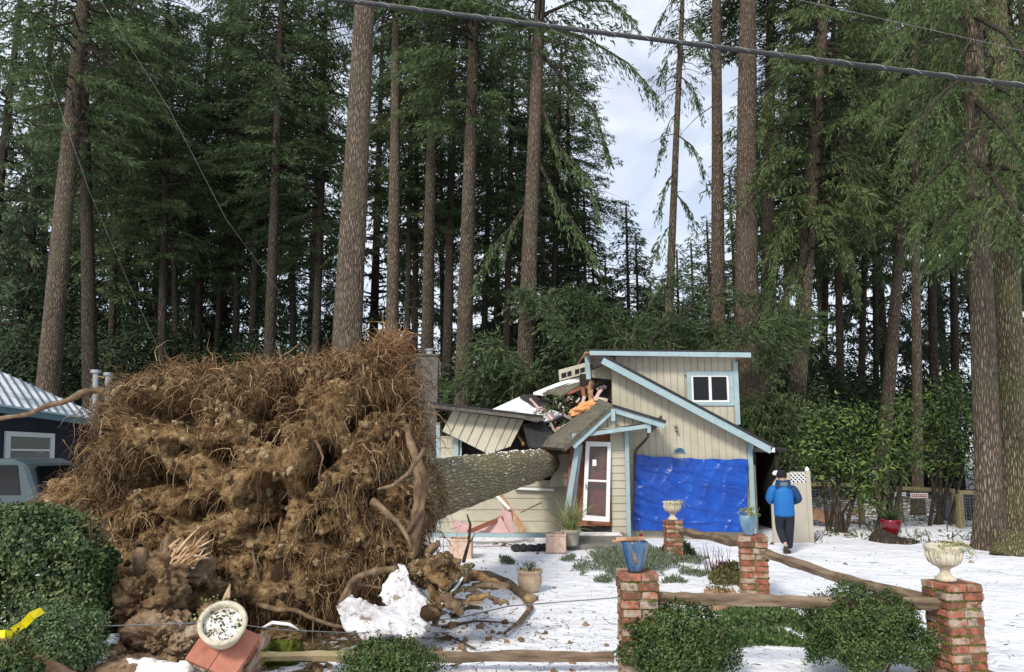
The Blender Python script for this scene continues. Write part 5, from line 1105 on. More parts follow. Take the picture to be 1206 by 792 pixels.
def rail(pts, r, label, mt='rail', flat=.62, name='split_rail'):
    P_ = [at(*p) for p in pts]; pp = []
    for a, b in zip(P_, P_[1:]):
        for i in range(8): pp.append(a.lerp(b, i/8))
    pp.append(P_[-1]); g = random.Random(label); s = g.random()*50
    pp = [p+Vector((0, 0, .018*noise.noise(p*1.4+Vector((s, 0, 0))))) for p in pp]
    mb = MB(); mb.tube(pp, [r*(1+.3*noise.noise(p*2.5)) for p in pp], 6, jit=.13); o = mb.build(name, M[mt], None); tag(o, label, 'rail', 'split fence rails'); return o
rail([(760, 705, 8.05), (850, 706, 8.05), (960, 710, 8.0), (1108, 711, 7.95)], .068, 'long split rail running between the two nearest brick pillars')
rail([(893, 648, 12.1), (985, 680, 10.2), (1110, 712, 8.05)], .075, 'split rail slanting from the middle pillar towards the urn pillar')
rail([(800, 626, 16), (882, 641, 12.3)], .085, 'split rail between the farthest and the middle brick pillars')
rail([(298, 773, 8.2), (420, 772, 8.25), (500, 773, 8.25)], .062, 'greenish fallen rail lying on the snow right of the tilted pillar', 'rail_moss')
rail([(480, 773.5, 8.27), (600, 773, 8.25), (723, 774, 8.2)], .062, 'brown fallen rail lying on the snow ending at the blue pot pillar', 'rail')
o = rail([(-30, 742, 6.7), (20, 768, 6.75), (95, 806, 6.7)], .075, 'brown rail slanting across the bottom left corner', 'rail_brown')
# tilted pillar with the round bowl
tp = empty('brick_pillar', (0, 0, 0)); tag(tp, 'toppled brick pillar with red tiled cap tipped towards the road', 'pillar', 'brick fence pillars')
zax = Vector((.20, -.74, .62)).normalized(); xax = Vector((.93, -.03, -.37)); xax = (xax-zax*xax.dot(zax)).normalized(); yax = zax.cross(xax)
rotm = Matrix((xax, yax, zax)).transposed().to_4x4(); capc = at(263, 762, 7.35)
tp.matrix_world = Matrix.Translation(capc) @ rotm; tp.rotation_mode = 'QUATERNION'
tp.matrix_basis = Matrix.Translation(capc) @ rotm
m = MB()
m.box((-.125, 0, -.02), (.245, .46, .045)); m.box((.125, 0, -.018), (.245, .46, .045)); o = m.build('cap_tiles', M['tilered'], None, bevel=.004); o.parent = tp
m = MB(); g = random.Random(4)
for k in range(8):
    for s_ in range(4):
        M4 = Matrix.Rotation(s_*math.pi/2, 3, 'Z')
        for i in range(2):
            ln = .27 if (i+k+s_) % 2 else .19; m.box(M4 @ Vector(((-.115 if i == 0 else .12)+g.uniform(-.01, .01), -.19+g.uniform(-.008, .008), -.085-.085*k)), (ln-.02, .09, .068), M4, .005)
o = m.build('bricks', M['brick'], None, bevel=.006); o.parent = tp
m = MB(); m.box((0, 0, -.38), (.42, .42, .66)); o = m.build('core', M['mortar'], None); o.parent = tp
def pot(name, prof, loc, mt, label, cat='plant pot', n=36, M4=None, group=None):
    e = empty(name, loc); tag(e, label, cat, group)
    if M4 is not None: e.rotation_mode = 'QUATERNION'; e.matrix_basis = M4
    m = MB(); m.lathe(prof, (0, 0, 0), n); o = m.build('bowl' if cat != 'urn' else 'cup', M[mt], None, smooth=True, fix=True); o.parent = e; return e
def child(o, e): o.parent = e; return o
def disc(e, r, z, mt, name):
    m = MB(); m.lathe([(r, z), (r*.6, z+.012), (0.001, z+.02)], (0, 0, 0), 24); return child(m.build(name, M[mt], None, smooth=True), e)
bm_ = Matrix.Translation(capc+xax*(-.06)+yax*(.10)+zax*.01) @ rotm
bw = pot('bowl_planter', [(.001, 0), (.15, 0), (.17, .05), (.20, .16), (.215, .20), (.222, .235), (.205, .25), (.18, .245), (.172, .20), (.16, .16)], (0, 0, 0), 'cast', 'round cream stone bowl filled with snow, tipped with the toppled pillar', 'plant pot', M4=bm_)
disc(bw, .176, .185, 'snow_dirty', 'snow_fill')
def leafpatch(e, name, pts, dirs, ln, wd, mt, up=1, seed=1, parent=None):
    g = np.random.default_rng(seed); pts = np.array(pts, float); d = unit(np.array(dirs, float)); n = len(pts)
    s = unit(np.cross(d, g.normal(0, 1, (n, 3)))); v, f = kites(pts, d, s, g.uniform(.6, 1.3, n)*ln, g.uniform(.6, 1.3, n)*wd)
    o = link(name, npmesh(name, v, f, M[mt])); 
    if e: o.parent = e
    return o
g = np.random.default_rng(5); k = 160; a = g.random(k)*6.28; r = .17*np.sqrt(g.random(k))
leafpatch(bw, 'dead_leaves', np.stack([r*np.cos(a), r*np.sin(a), .20+0*a], 1), g.normal(0, 1, (k, 3))+[0, 0, .3], .035, .02, 'moss', seed=2)
k = 120; leafpatch(bw, 'trailing_plant', np.stack([g.normal(-.19, .05, k), g.normal(-.02, .14, k), g.normal(.16, .08, k)], 1), g.normal(0, 1, (k, 3)), .04, .018, 'strap', seed=3)
# urns on the pillars
UR = [(.001, 0), (.10, 0), (.105, .03), (.07, .05), (.045, .09), (.05, .12), (.09, .15), (.14, .19), (.165, .25), (.172, .31), (.185, .335), (.19, .36), (.17, .365), (.155, .34), (.15, .28), (.001, .27)]
def urn(loc, s, label, seed):
    e = pot('stone_urn', [(a*s, b*s) for a, b in UR], loc, 'cast', label, 'urn', 40, group='stone urns on the brick pillars')
    m = MB()
    for i in range(20):  # gadroon ribs on the cup
        a = 2*math.pi*i/20; m.tube([Vector((math.cos(a)*r*s, math.sin(a)*r*s, z*s)) for r, z in ((.09, .152), (.142, .192), (.167, .25), (.172, .30))], [.006*s, .012*s, .013*s, .006*s], 6)
    child(m.build('ribs', M['cast'], None, smooth=True), e)
    m = MB(); g_ = random.Random(seed)
    for i in range(9):
        a = g_.uniform(-2.2, 1.2); l = g_.uniform(.10, .34); p = Vector((0, 0, .34*s)); q1 = p+Vector((math.cos(a)*.2, math.sin(a)*.16, .06))*s; q2 = q1+Vector((math.cos(a)*l*.6, math.sin(a)*.1, -l*.5)); m.tube([p, q1, q2], .003, 4)
    child(m.build('trailing_stems', M['strap'], None), e)
    gg = np.random.default_rng(seed); k = 110; a = gg.uniform(-2.4, 1.4, k); rr = .14+.12*gg.random(k); 
    leafpatch(e, 'trailing_leaves', np.stack([np.cos(a)*rr*s, np.sin(a)*rr*s, (.37-.5*(rr-.14))*s+gg.normal(0, .02, k)], 1), gg.normal(0, 1, (k, 3))+[0, 0, -.4], .05, .016, 'strap', seed=seed)
    return e
urn(Vector((p2.x-.05, p2.y, H2-.05-.002)), 1.0, 'cream stone urn with trailing stems on the nearest right brick pillar', 2)
urn(Vector((p4.x, p4.y, H4-.02-.002)), 1.05, 'cream stone urn on the farthest brick pillar in front of the tarp', 3)
BP = [(.001, 0), (.075, 0), (.08, .02), (.11, .12), (.135, .24), (.14, .30), (.135, .31), (.125, .30), (.12, .24), (.001, .22)]
e = pot('glazed_pot', BP, Vector((p1.x-.02, p1.y-.02, H1-.025)), 'blueglaze', 'deep blue glazed pot with scraps of wood on the nearest left brick pillar', group='blue glazed pots')
m = MB(); m.box((-.03, -.12, .21), (.035, .012, .22), Matrix.Rotation(-.22, 3, 'Y')); child(m.build('thin_piece', M['rail'], None), e)  # narrow upright tan strip on the pot's front
m = MB(); m.box((-.05, -.04, .34), (.30, .03, .035), Matrix.Rotation(-.03, 3, 'Y')); m.box((-.10, .03, .31), (.26, .03, .02)); child(m.build('thin_piece', M['wood'], None), e)
m = MB(); m.tube([(.07, 0, .2), (.075, 0, .36), (.08, 0, .42)], .005, 5); m.tube([(.03, 0, .2), (.04, 0, .40)], .005, 5); child(m.build('stem', M['strap'], None), e)
m = MB(); m.lathe([(0.001, 0), (.02, .01), (.022, .03), (.001, .045)], (.075, 0, .35), 8); child(m.build('red_flower', M['redglaze'], None), e)
BP2 = [(r*1.0, z*1.0) for r, z in BP]
e = pot('glazed_pot', BP2, Vector((p3.x-.05, p3.y, H3-.025)), 'blueglaze_pale', 'small pale blue glazed pot with a leafy stem on the middle brick pillar', group='blue glazed pots')
gg = np.random.default_rng(4); k = 90; leafpatch(e, 'plant', np.stack([gg.normal(.02, .08, k), gg.normal(0, .06, k), gg.uniform(.28, .40, k)], 1), gg.normal(0, 1, (k, 3))+[.2, 0, .6], .08, .025, 'strap')
# door pot with strap leaves
dl = at(672, 629, 17.8); dl.z = .1
e = pot('stone_planter', [(.001, 0), (.16, 0), (.17, .03), (.21, .28), (.235, .30), (.24, .36), (.22, .37), (.20, .34), (.001, .32)], dl, 'cast_grey', 'grey stone planter with yellow green strap leaves beside the front steps')
gg = np.random.default_rng(9); k = 150; st_ = np.stack([gg.normal(0, .05, k), gg.normal(0, .05, k), np.full(k, .34)], 1); dd = gg.normal(0, .33, (k, 3))+[0, 0, 1]
whiskers('strap_leaves', st_, dd, .45+.45*gg.random(k), np.full(k, .012), .12, M['strap'], None, 3, 6, .1, kind=False).parent = e
# terracotta pot on the snow
gl = gnd(624, 697); e = pot('clay_pot', [(.001, 0), (.13, 0), (.17, .06), (.205, .16), (.20, .24), (.19, .28), (.215, .31), (.215, .35), (.19, .35), (.175, .30), (.001, .29)], gl, 'terra_pale', 'pale terracotta pot with small twiggy plant standing on the snow')
k = 110; leafpatch(e, 'plant', np.stack([gg.normal(0, .08, k), gg.normal(0, .08, k), gg.uniform(.30, .46, k)], 1), gg.normal(0, 1, (k, 3))+[0, 0, .8], .07, .02, 'heather')
m = MB(); [m.tube([(0, 0, .3), (gg.normal(0, .09), gg.normal(0, .08), .48)], [.006, .002], 4) for _ in range(16)]; child(m.build('stems', M['twig'], None), e)
gl = gnd(849, 722); gl.z = -.04; e = pot('clay_pot', [(.001, 0), (.15, 0), (.17, .1), (.21, .30), (.225, .31), (.225, .35), (.2, .35), (.19, .31), (.001, .30)], gl, 'terra', 'orange terracotta pot behind the split rail', n=28)
k = 120; leafpatch(e, 'plant', np.stack([gg.normal(0, .1, k), gg.normal(0, .1, k), gg.uniform(.32, .44, k)], 1), gg.normal(0, 1, (k, 3))+[0, 0, .5], .06, .025, 'moss')
# square pinkish planters
for (x, y, lab) in ((543, 657, 'square pinkish planter box with green moss on top near the root plate'), (655, 650, 'square pinkish planter box in the snow left of the steps')):
    b = gnd(x, y); e = empty('planter_box', b, random.uniform(-.1, .1)); tag(e, lab, 'planter', 'square planter boxes'); s = .23 if x < 600 else .215; h = .42
    m = MB(); t = .03
    for (cx_, cy_, sx, sy) in ((0, -s, 2*s, t), (0, s, 2*s, t), (-s, 0, t, 2*s-t), (s, 0, t, 2*s-t)): m.box((cx_, cy_, h/2), (sx+.01, sy, h), jit=.004)
    for zz in (.03, h-.03):
        m.box((0, -s-.012, zz), (2*s+.03, .03, .045))
    child(m.build('box', M['planter'], None, bevel=.006), e); m = MB(); m.box((0, 0, h-.06), (2*s-.04, 2*s-.04, .04)); child(m.build('soil', M['moss'], None), e)
    if x < 600: leafpatch(e, 'moss_top', np.stack([gg.uniform(-s, s, 80), gg.uniform(-s, s, 80), np.full(80, h-.03)], 1), gg.normal(0, 1, (80, 3))+[0, 0, 1], .05, .02, 'ivy')
# small white pot at the foot of the tarp
e = pot('flower_pot', [(.001, 0), (.07, 0), (.10, .14), (.11, .15), (.10, .16), (.001, .13)], gnd(858, 627)+Vector((0, 0, .12)), 'cast', 'small pale flower pot on the planks at the foot of the tarp')
m = MB(); a_, b_ = gnd(806, 629), gnd(880, 632); m.bar(a_+Vector((0, 0, .05)), b_+Vector((0, 0, .05)), .07, .22); o = m.build('plank', M['rail'], None); tag(o, 'weathered plank on the ground in front of the tarp', 'plank')
m = MB(); m.bar(gnd(756, 627)+Vector((0, 0, .05)), gnd(786, 631)+Vector((0, 0, .05)), .06, .2); o = m.build('plank', M['wood_red'], None); tag(o, 'short reddish plank below the left corner of the tarp', 'plank')
m = MB(); m.box(gnd(835, 624)+Vector((0, 0, .16)), (.5, .2, .07), Matrix.Rotation(.15, 3, 'Y'), .02); o = m.build('plank', M['splint'], None); tag(o, 'pale torn board lying beside the small flower pot', 'plank')
# ---- red pot on mossy stump slice
b = at(1052, 628, 19.6); b.z = gh(b.x, b.y)
mb = MB(); mb.tube([b+Vector((0, 0, -.1)), b+Vector((0, 0, .10)), b+Vector((.02, 0, .14))], [.62, .55, .42], 22, jit=.1); o = mb.build('stump_slice', M['bark_dark'], None); tag(o, 'low dark mossy stump slice under the red pot', 'stump')
e = pot('glazed_pot', [(.001, 0), (.13, 0), (.17, .06), (.245, .24), (.265, .38), (.26, .42), (.24, .42), (.23, .36), (.001, .34)], b+Vector((-.05, 0, .14)), 'redglaze', 'glossy red pot with dark spiky plant right of the shrubs')
k = 60; dd = gg.normal(0, .55, (k, 3))+[0, 0, .9]; whiskers('spiky_leaves', np.stack([gg.normal(0, .03, k), gg.normal(0, .03, k), np.full(k, .38)], 1), dd, .3+.35*gg.random(k), np.full(k, .014), .08, M['hedge'], None, 4, 5, .05, kind=False).parent = e
# mossy stump right edge
b = at(1198, 650, 17.2); b.z = 0
mb = MB(); mb.tube([b, b+Vector((0, 0, .3)), b+Vector((.03, 0, .48))], [.48, .36, .28], 18, jit=.14); mb.tube([b+Vector((-.55, -.2, -.02)), b+Vector((-.45, -.1, .22))], [.2, .14], 10, jit=.2); o = mb.build('mossy_stump', M['bark_moss'], None); tag(o, 'low mossy stump at the foot of the twin firs at the right edge', 'stump')
# moss covered block behind the fallen rail
c = at(333, 750, 8.55); c.z = .18
ms = empty('mossy_block', (c.x, c.y, 0)); tag(ms, 'broken masonry block, brown on top and green with moss below, behind the fallen rail', 'rubble')
def mfn(d):
    q_ = Vector([math.copysign(abs(t)**.45, t) for t in d]); return c+Vector((q_.x*.20, q_.y*.16, q_.z*.19-.02))*(1+.12*noise.noise(d*3))+d*.03*noise.noise(d*9)
put(blob('mossy_body', mfn, 5, M['moss'], None), ms)
put(blob('brown_top', lambda d: c+Vector((d.x*.25, d.y*.18, .15+d.z*.10+.05*d.x*d.x*-1))+d*.05*noise.noise(d*5), 5, M['clod'], None), ms)
mb = MB(); mb.tube([c+Vector((-.2, -.1, .22)), c+Vector((-.08, -.12, .28)), c+Vector((.1, -.12, .26)), c+Vector((.2, -.1, .2))], [.01, .02, .02, .008], 6); put(mb.build('snow_rim', M['snow'], None, smooth=True), ms)
m = MB(); m.box(at(308, 755, 8.2), (.12, .14, .1), Matrix.Rotation(.4, 3, 'Y'), .02); o = m.build('brick_fragment', M['brick'], None, bevel=.01); tag(o, 'snow dusted brick fragment between tilted pillar and mossy block', 'brick')
# ================================================================ shrubs and hedge
def leaves_on(fn, n, ln, wd, mt, seed, flat=.5):
    """fn(rng)->(point, outward); leaf = folded 6-gon-like blade (two triangles each half)"""
    g_ = np.random.default_rng(seed); Pn = []; On = []
    for _ in range(n):
        p, o = fn(g_); Pn.append(p); On.append(o)
    Pn = np.array(Pn); On = unit(np.array(On)+g_.normal(0, flat, (n, 3))); t = unit(np.cross(On, g_.normal(0, 1, (n, 3)))); s = np.cross(On, t)
    l = (g_.uniform(.6, 1.25, n)*ln)[:, None]; w_ = (g_.uniform(.7, 1.2, n)*wd)[:, None]
    v = np.stack([Pn, Pn+t*l*.35+s*w_*.5+On*w_*.15, Pn+t*l*.75+s*w_*.38+On*w_*.1, Pn+t*l-On*l*.08, Pn+t*l*.75-s*w_*.38+On*w_*.1, Pn+t*l*.35-s*w_*.5+On*w_*.15], 1).reshape(-1, 3)
    b_ = np.arange(n)[:, None]*6; f = np.concatenate([np.hstack([b_+i for i in q_]) for q_ in ((0, 1, 2, 3), (0, 3, 4, 5))])
    return npmesh('foliage', v, f, M[mt])
def shrub(name, c, rad, n, ln, wd, mt, label, seed, cat='shrub', stems=14, lump=.32, group=None, dome=True):
    e = empty(name, (c.x, c.y, 0)); tag(e, label, cat, group); R3 = Vector(rad); off = Vector((seed*3.1, 0, 0))
    def fn(g_):
        d = Vector(g_.normal(0, 1, 3)).normalized()
        if dome and d.z < -.5: d.z = -.5*g_.random()
        k = 1+lump*noise.noise(d*2.2+off)+lump*.6*noise.noise(d*5+off); sh = g_.random()**.45 if g_.random() < .45 else g_.uniform(.88, 1.04)
        p = Vector((d.x*R3.x, d.y*R3.y, d.z*R3.z))*k*sh; return (c.x+p.x, c.y+p.y, max(.02, c.z+p.z)), (d.x, d.y, d.z+.35)
    o = link('foliage', leaves_on(fn, n, ln, wd, mt, seed, .7)); put(o, e)
    gq = np.random.default_rng(seed+50); LP = []; sm = MB()
    for _ in range(46):
        d = Vector(gq.normal(0, 1, 3)).normalized(); d.z = abs(d.z)*.9+.05; k = 1+lump*noise.noise(d*2.2+off)
        p = c+Vector((d.x*R3.x, d.y*R3.y, d.z*R3.z))*k*.92; dr = (d+Vector(gq.normal(0, .5, 3))+Vector((0, 0, .5))).normalized(); l = gq.uniform(.06, .18); sm.tube([p, p+dr*l], [.004, .002], 3)
        for t in np.linspace(.2, 1, 8): LP.append(((p+dr*l*t)[:], (dr+Vector(gq.normal(0, .8, 3)))[:]))
    it = iter(LP); o = link('sprig_leaves', leaves_on(lambda g_: next(it), len(LP), ln*1.15, wd*1.1, mt, seed)); put(o, e); tag(put(sm.build('sprigs', M['twig_pale'], None), e), kind='stuff')
    m = MB(); g_ = random.Random(seed)
    for _ in range(stems):
        a = g_.uniform(0, 6.28); p0 = Vector((c.x+g_.uniform(-.1, .1), c.y+g_.uniform(-.1, .1), -.05)); p2_ = c+Vector((math.cos(a)*R3.x*.7, math.sin(a)*R3.y*.7, g_.uniform(.1, .8)*R3.z)); m.tube([p0, p0.lerp(p2_, .5)+Vector((0, 0, .1*R3.z)), p2_], [.016, .011, .004], 5)
    put(m.build('stems', M['twig'], None), e)
    return e
def cpt(x, y, Y): return at(x, y, Y)
shrub('evergreen_shrub', cpt(798, 762, 7.9), (.56, .48, .40), 24000, .034, .017, 'box', 'dense dark green shrub in front of the blue pot pillar', 1)
shrub('evergreen_shrub', cpt(1017, 748, 7.95), (.60, .52, .44), 32000, .034, .017, 'box', 'large rounded green shrub left of the right hand urn pillar', 2)
shrub('evergreen_shrub', cpt(458, 784, 7.6), (.46, .4, .22), 8000, .034, .016, 'box', 'low green shrub on the snow at the bottom edge, left of centre', 3)
shrub('evergreen_shrub', cpt(62, 758, 7.1), (.42, .36, .36), 13000, .032, .016, 'box_pale', 'round shrub with pale green leaves under the yellow tape', 4)
shrub('evergreen_shrub', cpt(8, 795, 6.35), (.26, .22, .24), 5000, .032, .016, 'box', 'small green shrub at the bottom left corner below the rail', 5)
# sprigs standing out of the shrubs
for (x, y, Y, k, lab) in ():
    pass
# hedge
hx0, hx1 = at(-60, 660, 8.1).x, at(138, 660, 8.1).x; htop = at(0, 597, 7.8).z
he = empty('laurel_hedge', ((hx0+hx1)/2, 8.3, 0)); tag(he, 'clipped dark green hedge at the left edge in front of the car', 'hedge')
def hfn(g_):
    x = g_.uniform(hx0, hx1); z = g_.uniform(0.0, htop); f_ = g_.random()
    w_ = noise.noise(Vector((x*1.7, z*1.7, 1)))*.22+noise.noise(Vector((x*5, z*5, 5)))*.10
    if f_ < .7: p = (x, 7.75+w_+g_.random()**2*.3, z-.1*(x-hx0)/(hx1-hx0)); o = (0, -1, .5)
    elif f_ < .88: p = (x, g_.uniform(7.75, 8.2), htop-.05+w_*.8-.12*(x-hx0)/(hx1-hx0)-.1*g_.random()**2); o = (0, -.2, 1)
    else: p = (hx1+w_-.2*g_.random()**2, g_.uniform(7.75, 8.2), z*.95); o = (1, 0, .4)
    p = (p[0], p[1], p[2]+.07*noise.noise(Vector((p[0]*2.3, p[1]*2, 3))))
    p = (p[0], p[1], p[2]*(1-.26*max(0, (p[0]-(hx1-.75))/.75)**2))
    r = max(0, (p[2]-(htop-.45))/.45)**2*.3
    return (min(p[0], hx1-r*.9+.10*noise.noise(Vector((p[1]*3, p[2]*3, 8)))), p[1]+r, p[2]), o
put(link('foliage', leaves_on(hfn, 26000, .058, .033, 'hedge', 7, .7)), he)
m = MB()
for _ in range(60):
    x = random.uniform(hx0+.1, hx1-.1); y = random.uniform(7.9, 8.1); m.tube([(x, y, -.05), (x+random.uniform(-.1, .1), y, .8), (x+random.uniform(-.2, .2), y, htop-.15)], [.022, .014, .006], 5)
put(m.build('stems', M['twig'], None), he)
# glossy broad-leaved shrubs at right
def bigshrub(base, lobes, n, label, seed, mt='laurel', ln=.15, wd=.055, stems=7):
    e = empty('broadleaf_shrub', base); tag(e, label, 'shrub', 'glossy broad leaved shrubs right of the house')
    L_ = [(at(x, y, Y), r) for (x, y, Y, r) in lobes]; W_ = np.array([r**2.2 for _, r in L_]); W_ /= W_.sum()
    def fn(g_):
        i = g_.choice(len(L_), p=W_); c, r = L_[i]; d = Vector(g_.normal(0, 1, 3)).normalized(); k = (1+.6*noise.noise(d*2.3+c)+.35*noise.noise(d*5+c))*g_.uniform(.4, 1.15)
        p = c+Vector((d.x*r, d.y*r*.8, d.z*r*.9))*k; return p[:], (d.x*.6, d.y*.6-.3, d.z*.5+.6)
    put(link('foliage', leaves_on(fn, n, ln, wd, mt, seed, .5)), e)
    m = MB(); g_ = random.Random(seed)
    for i in range(stems):
        c, r = L_[i % len(L_)]; p0 = Vector(base)+Vector((g_.uniform(-.35, .35), g_.uniform(-.3, .3), -.1)); md = p0.lerp(c, .5)+Vector((g_.uniform(-.3, .3), 0, g_.uniform(-.2, .2))); m.tube([p0, md, c], [.06, .045, .015], 6, jit=.1)
    put(m.build('stems', M['bark_dark'], None), e); return e
def gb(x, Y): p = at(x, 600, Y); return (p.x, Y, gh(p.x, Y))
bigshrub(gb(985, 21.5), [(960, 530, 21.5, .7), (985, 500, 21.5, .8), (1000, 545, 21.3, .8), (1012, 490, 21.6, .5), (965, 560, 21.5, .5), (1010, 575, 21.2, .45)], 1800, 'leafy green shrub nearest the cream gate panel', 21)
bigshrub(gb(1035, 21.8), [(1030, 560, 21.2, .7), (1040, 530, 21.4, .8), (1050, 500, 21.6, .7), (1064, 540, 21.6, .7), (1062, 475, 21.8, .4), (1025, 590, 21.2, .4)], 1800, 'leafy green shrub behind the red pot', 22)
bigshrub(gb(1100, 23.5), [(1090, 500, 23.5, .8), (1110, 470, 23.6, .8), (1122, 510, 23.5, .8), (1095, 540, 23.5, .7), (1130, 545, 23.6, .6), (1125, 445, 23.8, .45), (1140, 480, 23.6, .6)], 2000, 'tall leafy shrub between the fence signs and the twin firs', 23)
bigshrub(gb(900, 24.5), [(905, 520, 24.5, .9), (930, 500, 24.7, 1.0), (955, 480, 24.9, .9), (890, 500, 24.5, .8), (925, 540, 24.3, .8)], 4200, 'dark leafy shrub behind the lean-to right of the house', 24, 'hedge')
# understory thickets that close the view under the firs
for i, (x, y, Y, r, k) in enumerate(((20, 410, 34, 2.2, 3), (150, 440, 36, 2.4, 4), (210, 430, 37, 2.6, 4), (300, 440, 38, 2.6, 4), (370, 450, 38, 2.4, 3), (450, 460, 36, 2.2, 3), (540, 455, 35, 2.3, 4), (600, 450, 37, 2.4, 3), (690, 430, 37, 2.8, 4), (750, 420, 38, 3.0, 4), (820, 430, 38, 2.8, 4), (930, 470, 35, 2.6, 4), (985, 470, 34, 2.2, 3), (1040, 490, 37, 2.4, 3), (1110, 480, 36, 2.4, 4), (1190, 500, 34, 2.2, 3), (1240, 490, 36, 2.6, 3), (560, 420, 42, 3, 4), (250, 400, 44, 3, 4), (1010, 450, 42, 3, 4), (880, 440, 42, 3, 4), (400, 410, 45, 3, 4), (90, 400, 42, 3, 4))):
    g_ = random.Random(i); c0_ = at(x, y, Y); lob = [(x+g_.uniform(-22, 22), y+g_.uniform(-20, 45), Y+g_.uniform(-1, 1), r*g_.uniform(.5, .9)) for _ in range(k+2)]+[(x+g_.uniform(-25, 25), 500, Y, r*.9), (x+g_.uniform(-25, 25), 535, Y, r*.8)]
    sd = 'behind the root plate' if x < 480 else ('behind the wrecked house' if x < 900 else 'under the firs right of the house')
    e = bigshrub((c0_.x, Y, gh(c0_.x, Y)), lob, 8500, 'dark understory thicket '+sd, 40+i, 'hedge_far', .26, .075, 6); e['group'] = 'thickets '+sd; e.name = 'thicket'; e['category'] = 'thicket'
# ground cover
def cover(name, n, fn, ln, wd, mt, label, seed, cat='ground cover', upv=1.0):
    g_ = np.random.default_rng(seed); Pn = []; 
    while len(Pn) < n:
        q_ = fn(g_)
        if q_ is not None: Pn.append(q_)
    Pn = np.array(Pn); d = unit(g_.normal(0, .6, (n, 3))+[0, 0, upv]); s = unit(np.cross(d, g_.normal(0, 1, (n, 3)))); v, f = kites(Pn, d, s, g_.uniform(.5, 1.3, n)*ln, g_.uniform(.6, 1.3, n)*wd)
    o = link(name, npmesh(name, v, f, M[mt])); tag(o, label, cat, None, 'stuff'); return o
def region(cx_, cy_, rx, ry, h, seed, thr=-.05):
    def fn(g_):
        x = cx_+g_.uniform(-rx, rx); y = cy_+g_.uniform(-ry, ry); rr = ((x-cx_)/rx)**2+((y-cy_)/ry)**2
        q_ = gnd(x, y); v_ = noise.noise(Vector((q_.x*2.2+seed, q_.y*2.2, 0)))
        if v_ < thr+rr*.55-.25: return None
        return (q_.x, q_.y, gh(q_.x, q_.y)+g_.random()*h*(1.1-rr))
    return fn
cover('heather_patch', 9000, region(748, 667, 88, 22, .20, 1), .09, .022, 'heather', 'grey green low heather spreading over the snow behind the blue pot', 1)
cover('heather_patch', 500, region(592, 664, 14, 5, .12, 5), .08, .02, 'heather', 'small grey green tuft on the snow right of the pink planter', 2)
cover('ivy_patch', 7000, region(893, 742, 68, 26, .16, 3), .055, .035, 'ivy', 'low green ground cover between the two near shrubs', 3)
cover('leafy_clump', 900, region(798, 655, 22, 8, .3, 4), .10, .06, 'hedge', 'dark leafy clump at the foot of the farthest pillar', 4)
# bare purple stemmed bush and its mound
b = gnd(846, 678); e = empty('bare_bush', b); tag(e, 'bare bush of thin dark red stems left of the middle pillar', 'bush')
m = MB()
for _ in range(34):
    a = random.uniform(0, 6.28); l = random.uniform(.25, .62); t = Vector((math.cos(a)*.22, math.sin(a)*.2, 1)); p0 = b+Vector((random.gauss(0, .12), random.gauss(0, .08), -.02)); m.tube([p0, p0+t*l*.5, p0+t*l+Vector((random.gauss(0, .04), 0, 0))], [.008, .006, .003], 4)
put(m.build('stems', M['redstem'], None), e)
cover('leaf_mound', 1500, region(862, 680, 26, 11, .22, 6, -.5), .08, .045, 'deadleaf', 'mound of brown dead leaves at the foot of the bare bush', 6, 'leaves', .5)
# debris: needles, twigs, crumbs of soil over the snow
g_ = np.random.default_rng(12); Pn = []
for _ in range(3200):
    if g_.random() < .5: q_ = gnd(g_.uniform(520, 1206), 590+200*g_.random()**1.6)
    else: q_ = Vector((g_.normal(-1.5, 2.2), g_.normal(9.3, 1.5), 0))
    if q_.y < 5: continue
    Pn.append((q_.x, q_.y, gh(q_.x, q_.y)+.012))
n = len(Pn); d = g_.normal(0, 1, (n, 3)); d[:, 2] *= .15
o = whiskers('twig_litter', np.array(Pn), d, .03+.22*g_.random(n)**3, .002+.005*g_.random(n)**2, 0, M['twig'], None, 13, 4, .25); tag(o, 'scattered needles and twig bits on the snow', 'litter')
pts = []; sz = []
for _ in range(1000):
    q_ = Vector((g_.normal(-3.4, 2.2), g_.normal(8.9, .9), 0)); 
    if q_.y < 6.6: continue
    pts.append((q_.x, q_.y, gh(q_.x, q_.y)+.005)); sz.append(.008+.045*g_.random()**4)
for (x, y, sx, sy, k) in ((560, 735, 50, 14, 150), (540, 690, 40, 16, 150), (1050, 620, 90, 20, 130), (640, 640, 60, 8, 90)):
    for _ in range(k):
        q_ = gnd(g_.normal(x, sx), g_.normal(y, sy)); pts.append((q_.x, q_.y, gh(q_.x, q_.y)+.005)); sz.append(.006+.035*g_.random()**4*(q_.y/9))
o = clods('soil_crumbs', pts, sz, M['soil_snow'], None, 5); tag(o, 'crumbs of brown soil scattered over the snow round the root plate', 'soil', None, 'stuff')
gg = np.random.default_rng(33); Pn = []
for _ in range(5000):
    q_ = gnd(gg.uniform(930, 1230), gg.uniform(583, 640)); 
    if noise.noise(Vector((q_.x*.9, q_.y*.7, 4))) < .02: continue
    Pn.append((q_.x, q_.y, gh(q_.x, q_.y)))
dd = gg.normal(0, .8, (len(Pn), 3))+[0, 0, .35]; s_ = unit(np.cross(unit(dd), gg.normal(0, 1, dd.shape))); v, f = kites(np.array(Pn), unit(dd), s_, gg.uniform(.08, .3, len(Pn)), gg.uniform(.02, .05, len(Pn)))
o = link('fallen_boughs', npmesh('fallen_boughs', v, f, M['ivy_dark'])); tag(o, 'green needle scraps fallen on the snow under the firs', 'litter', None, 'stuff')
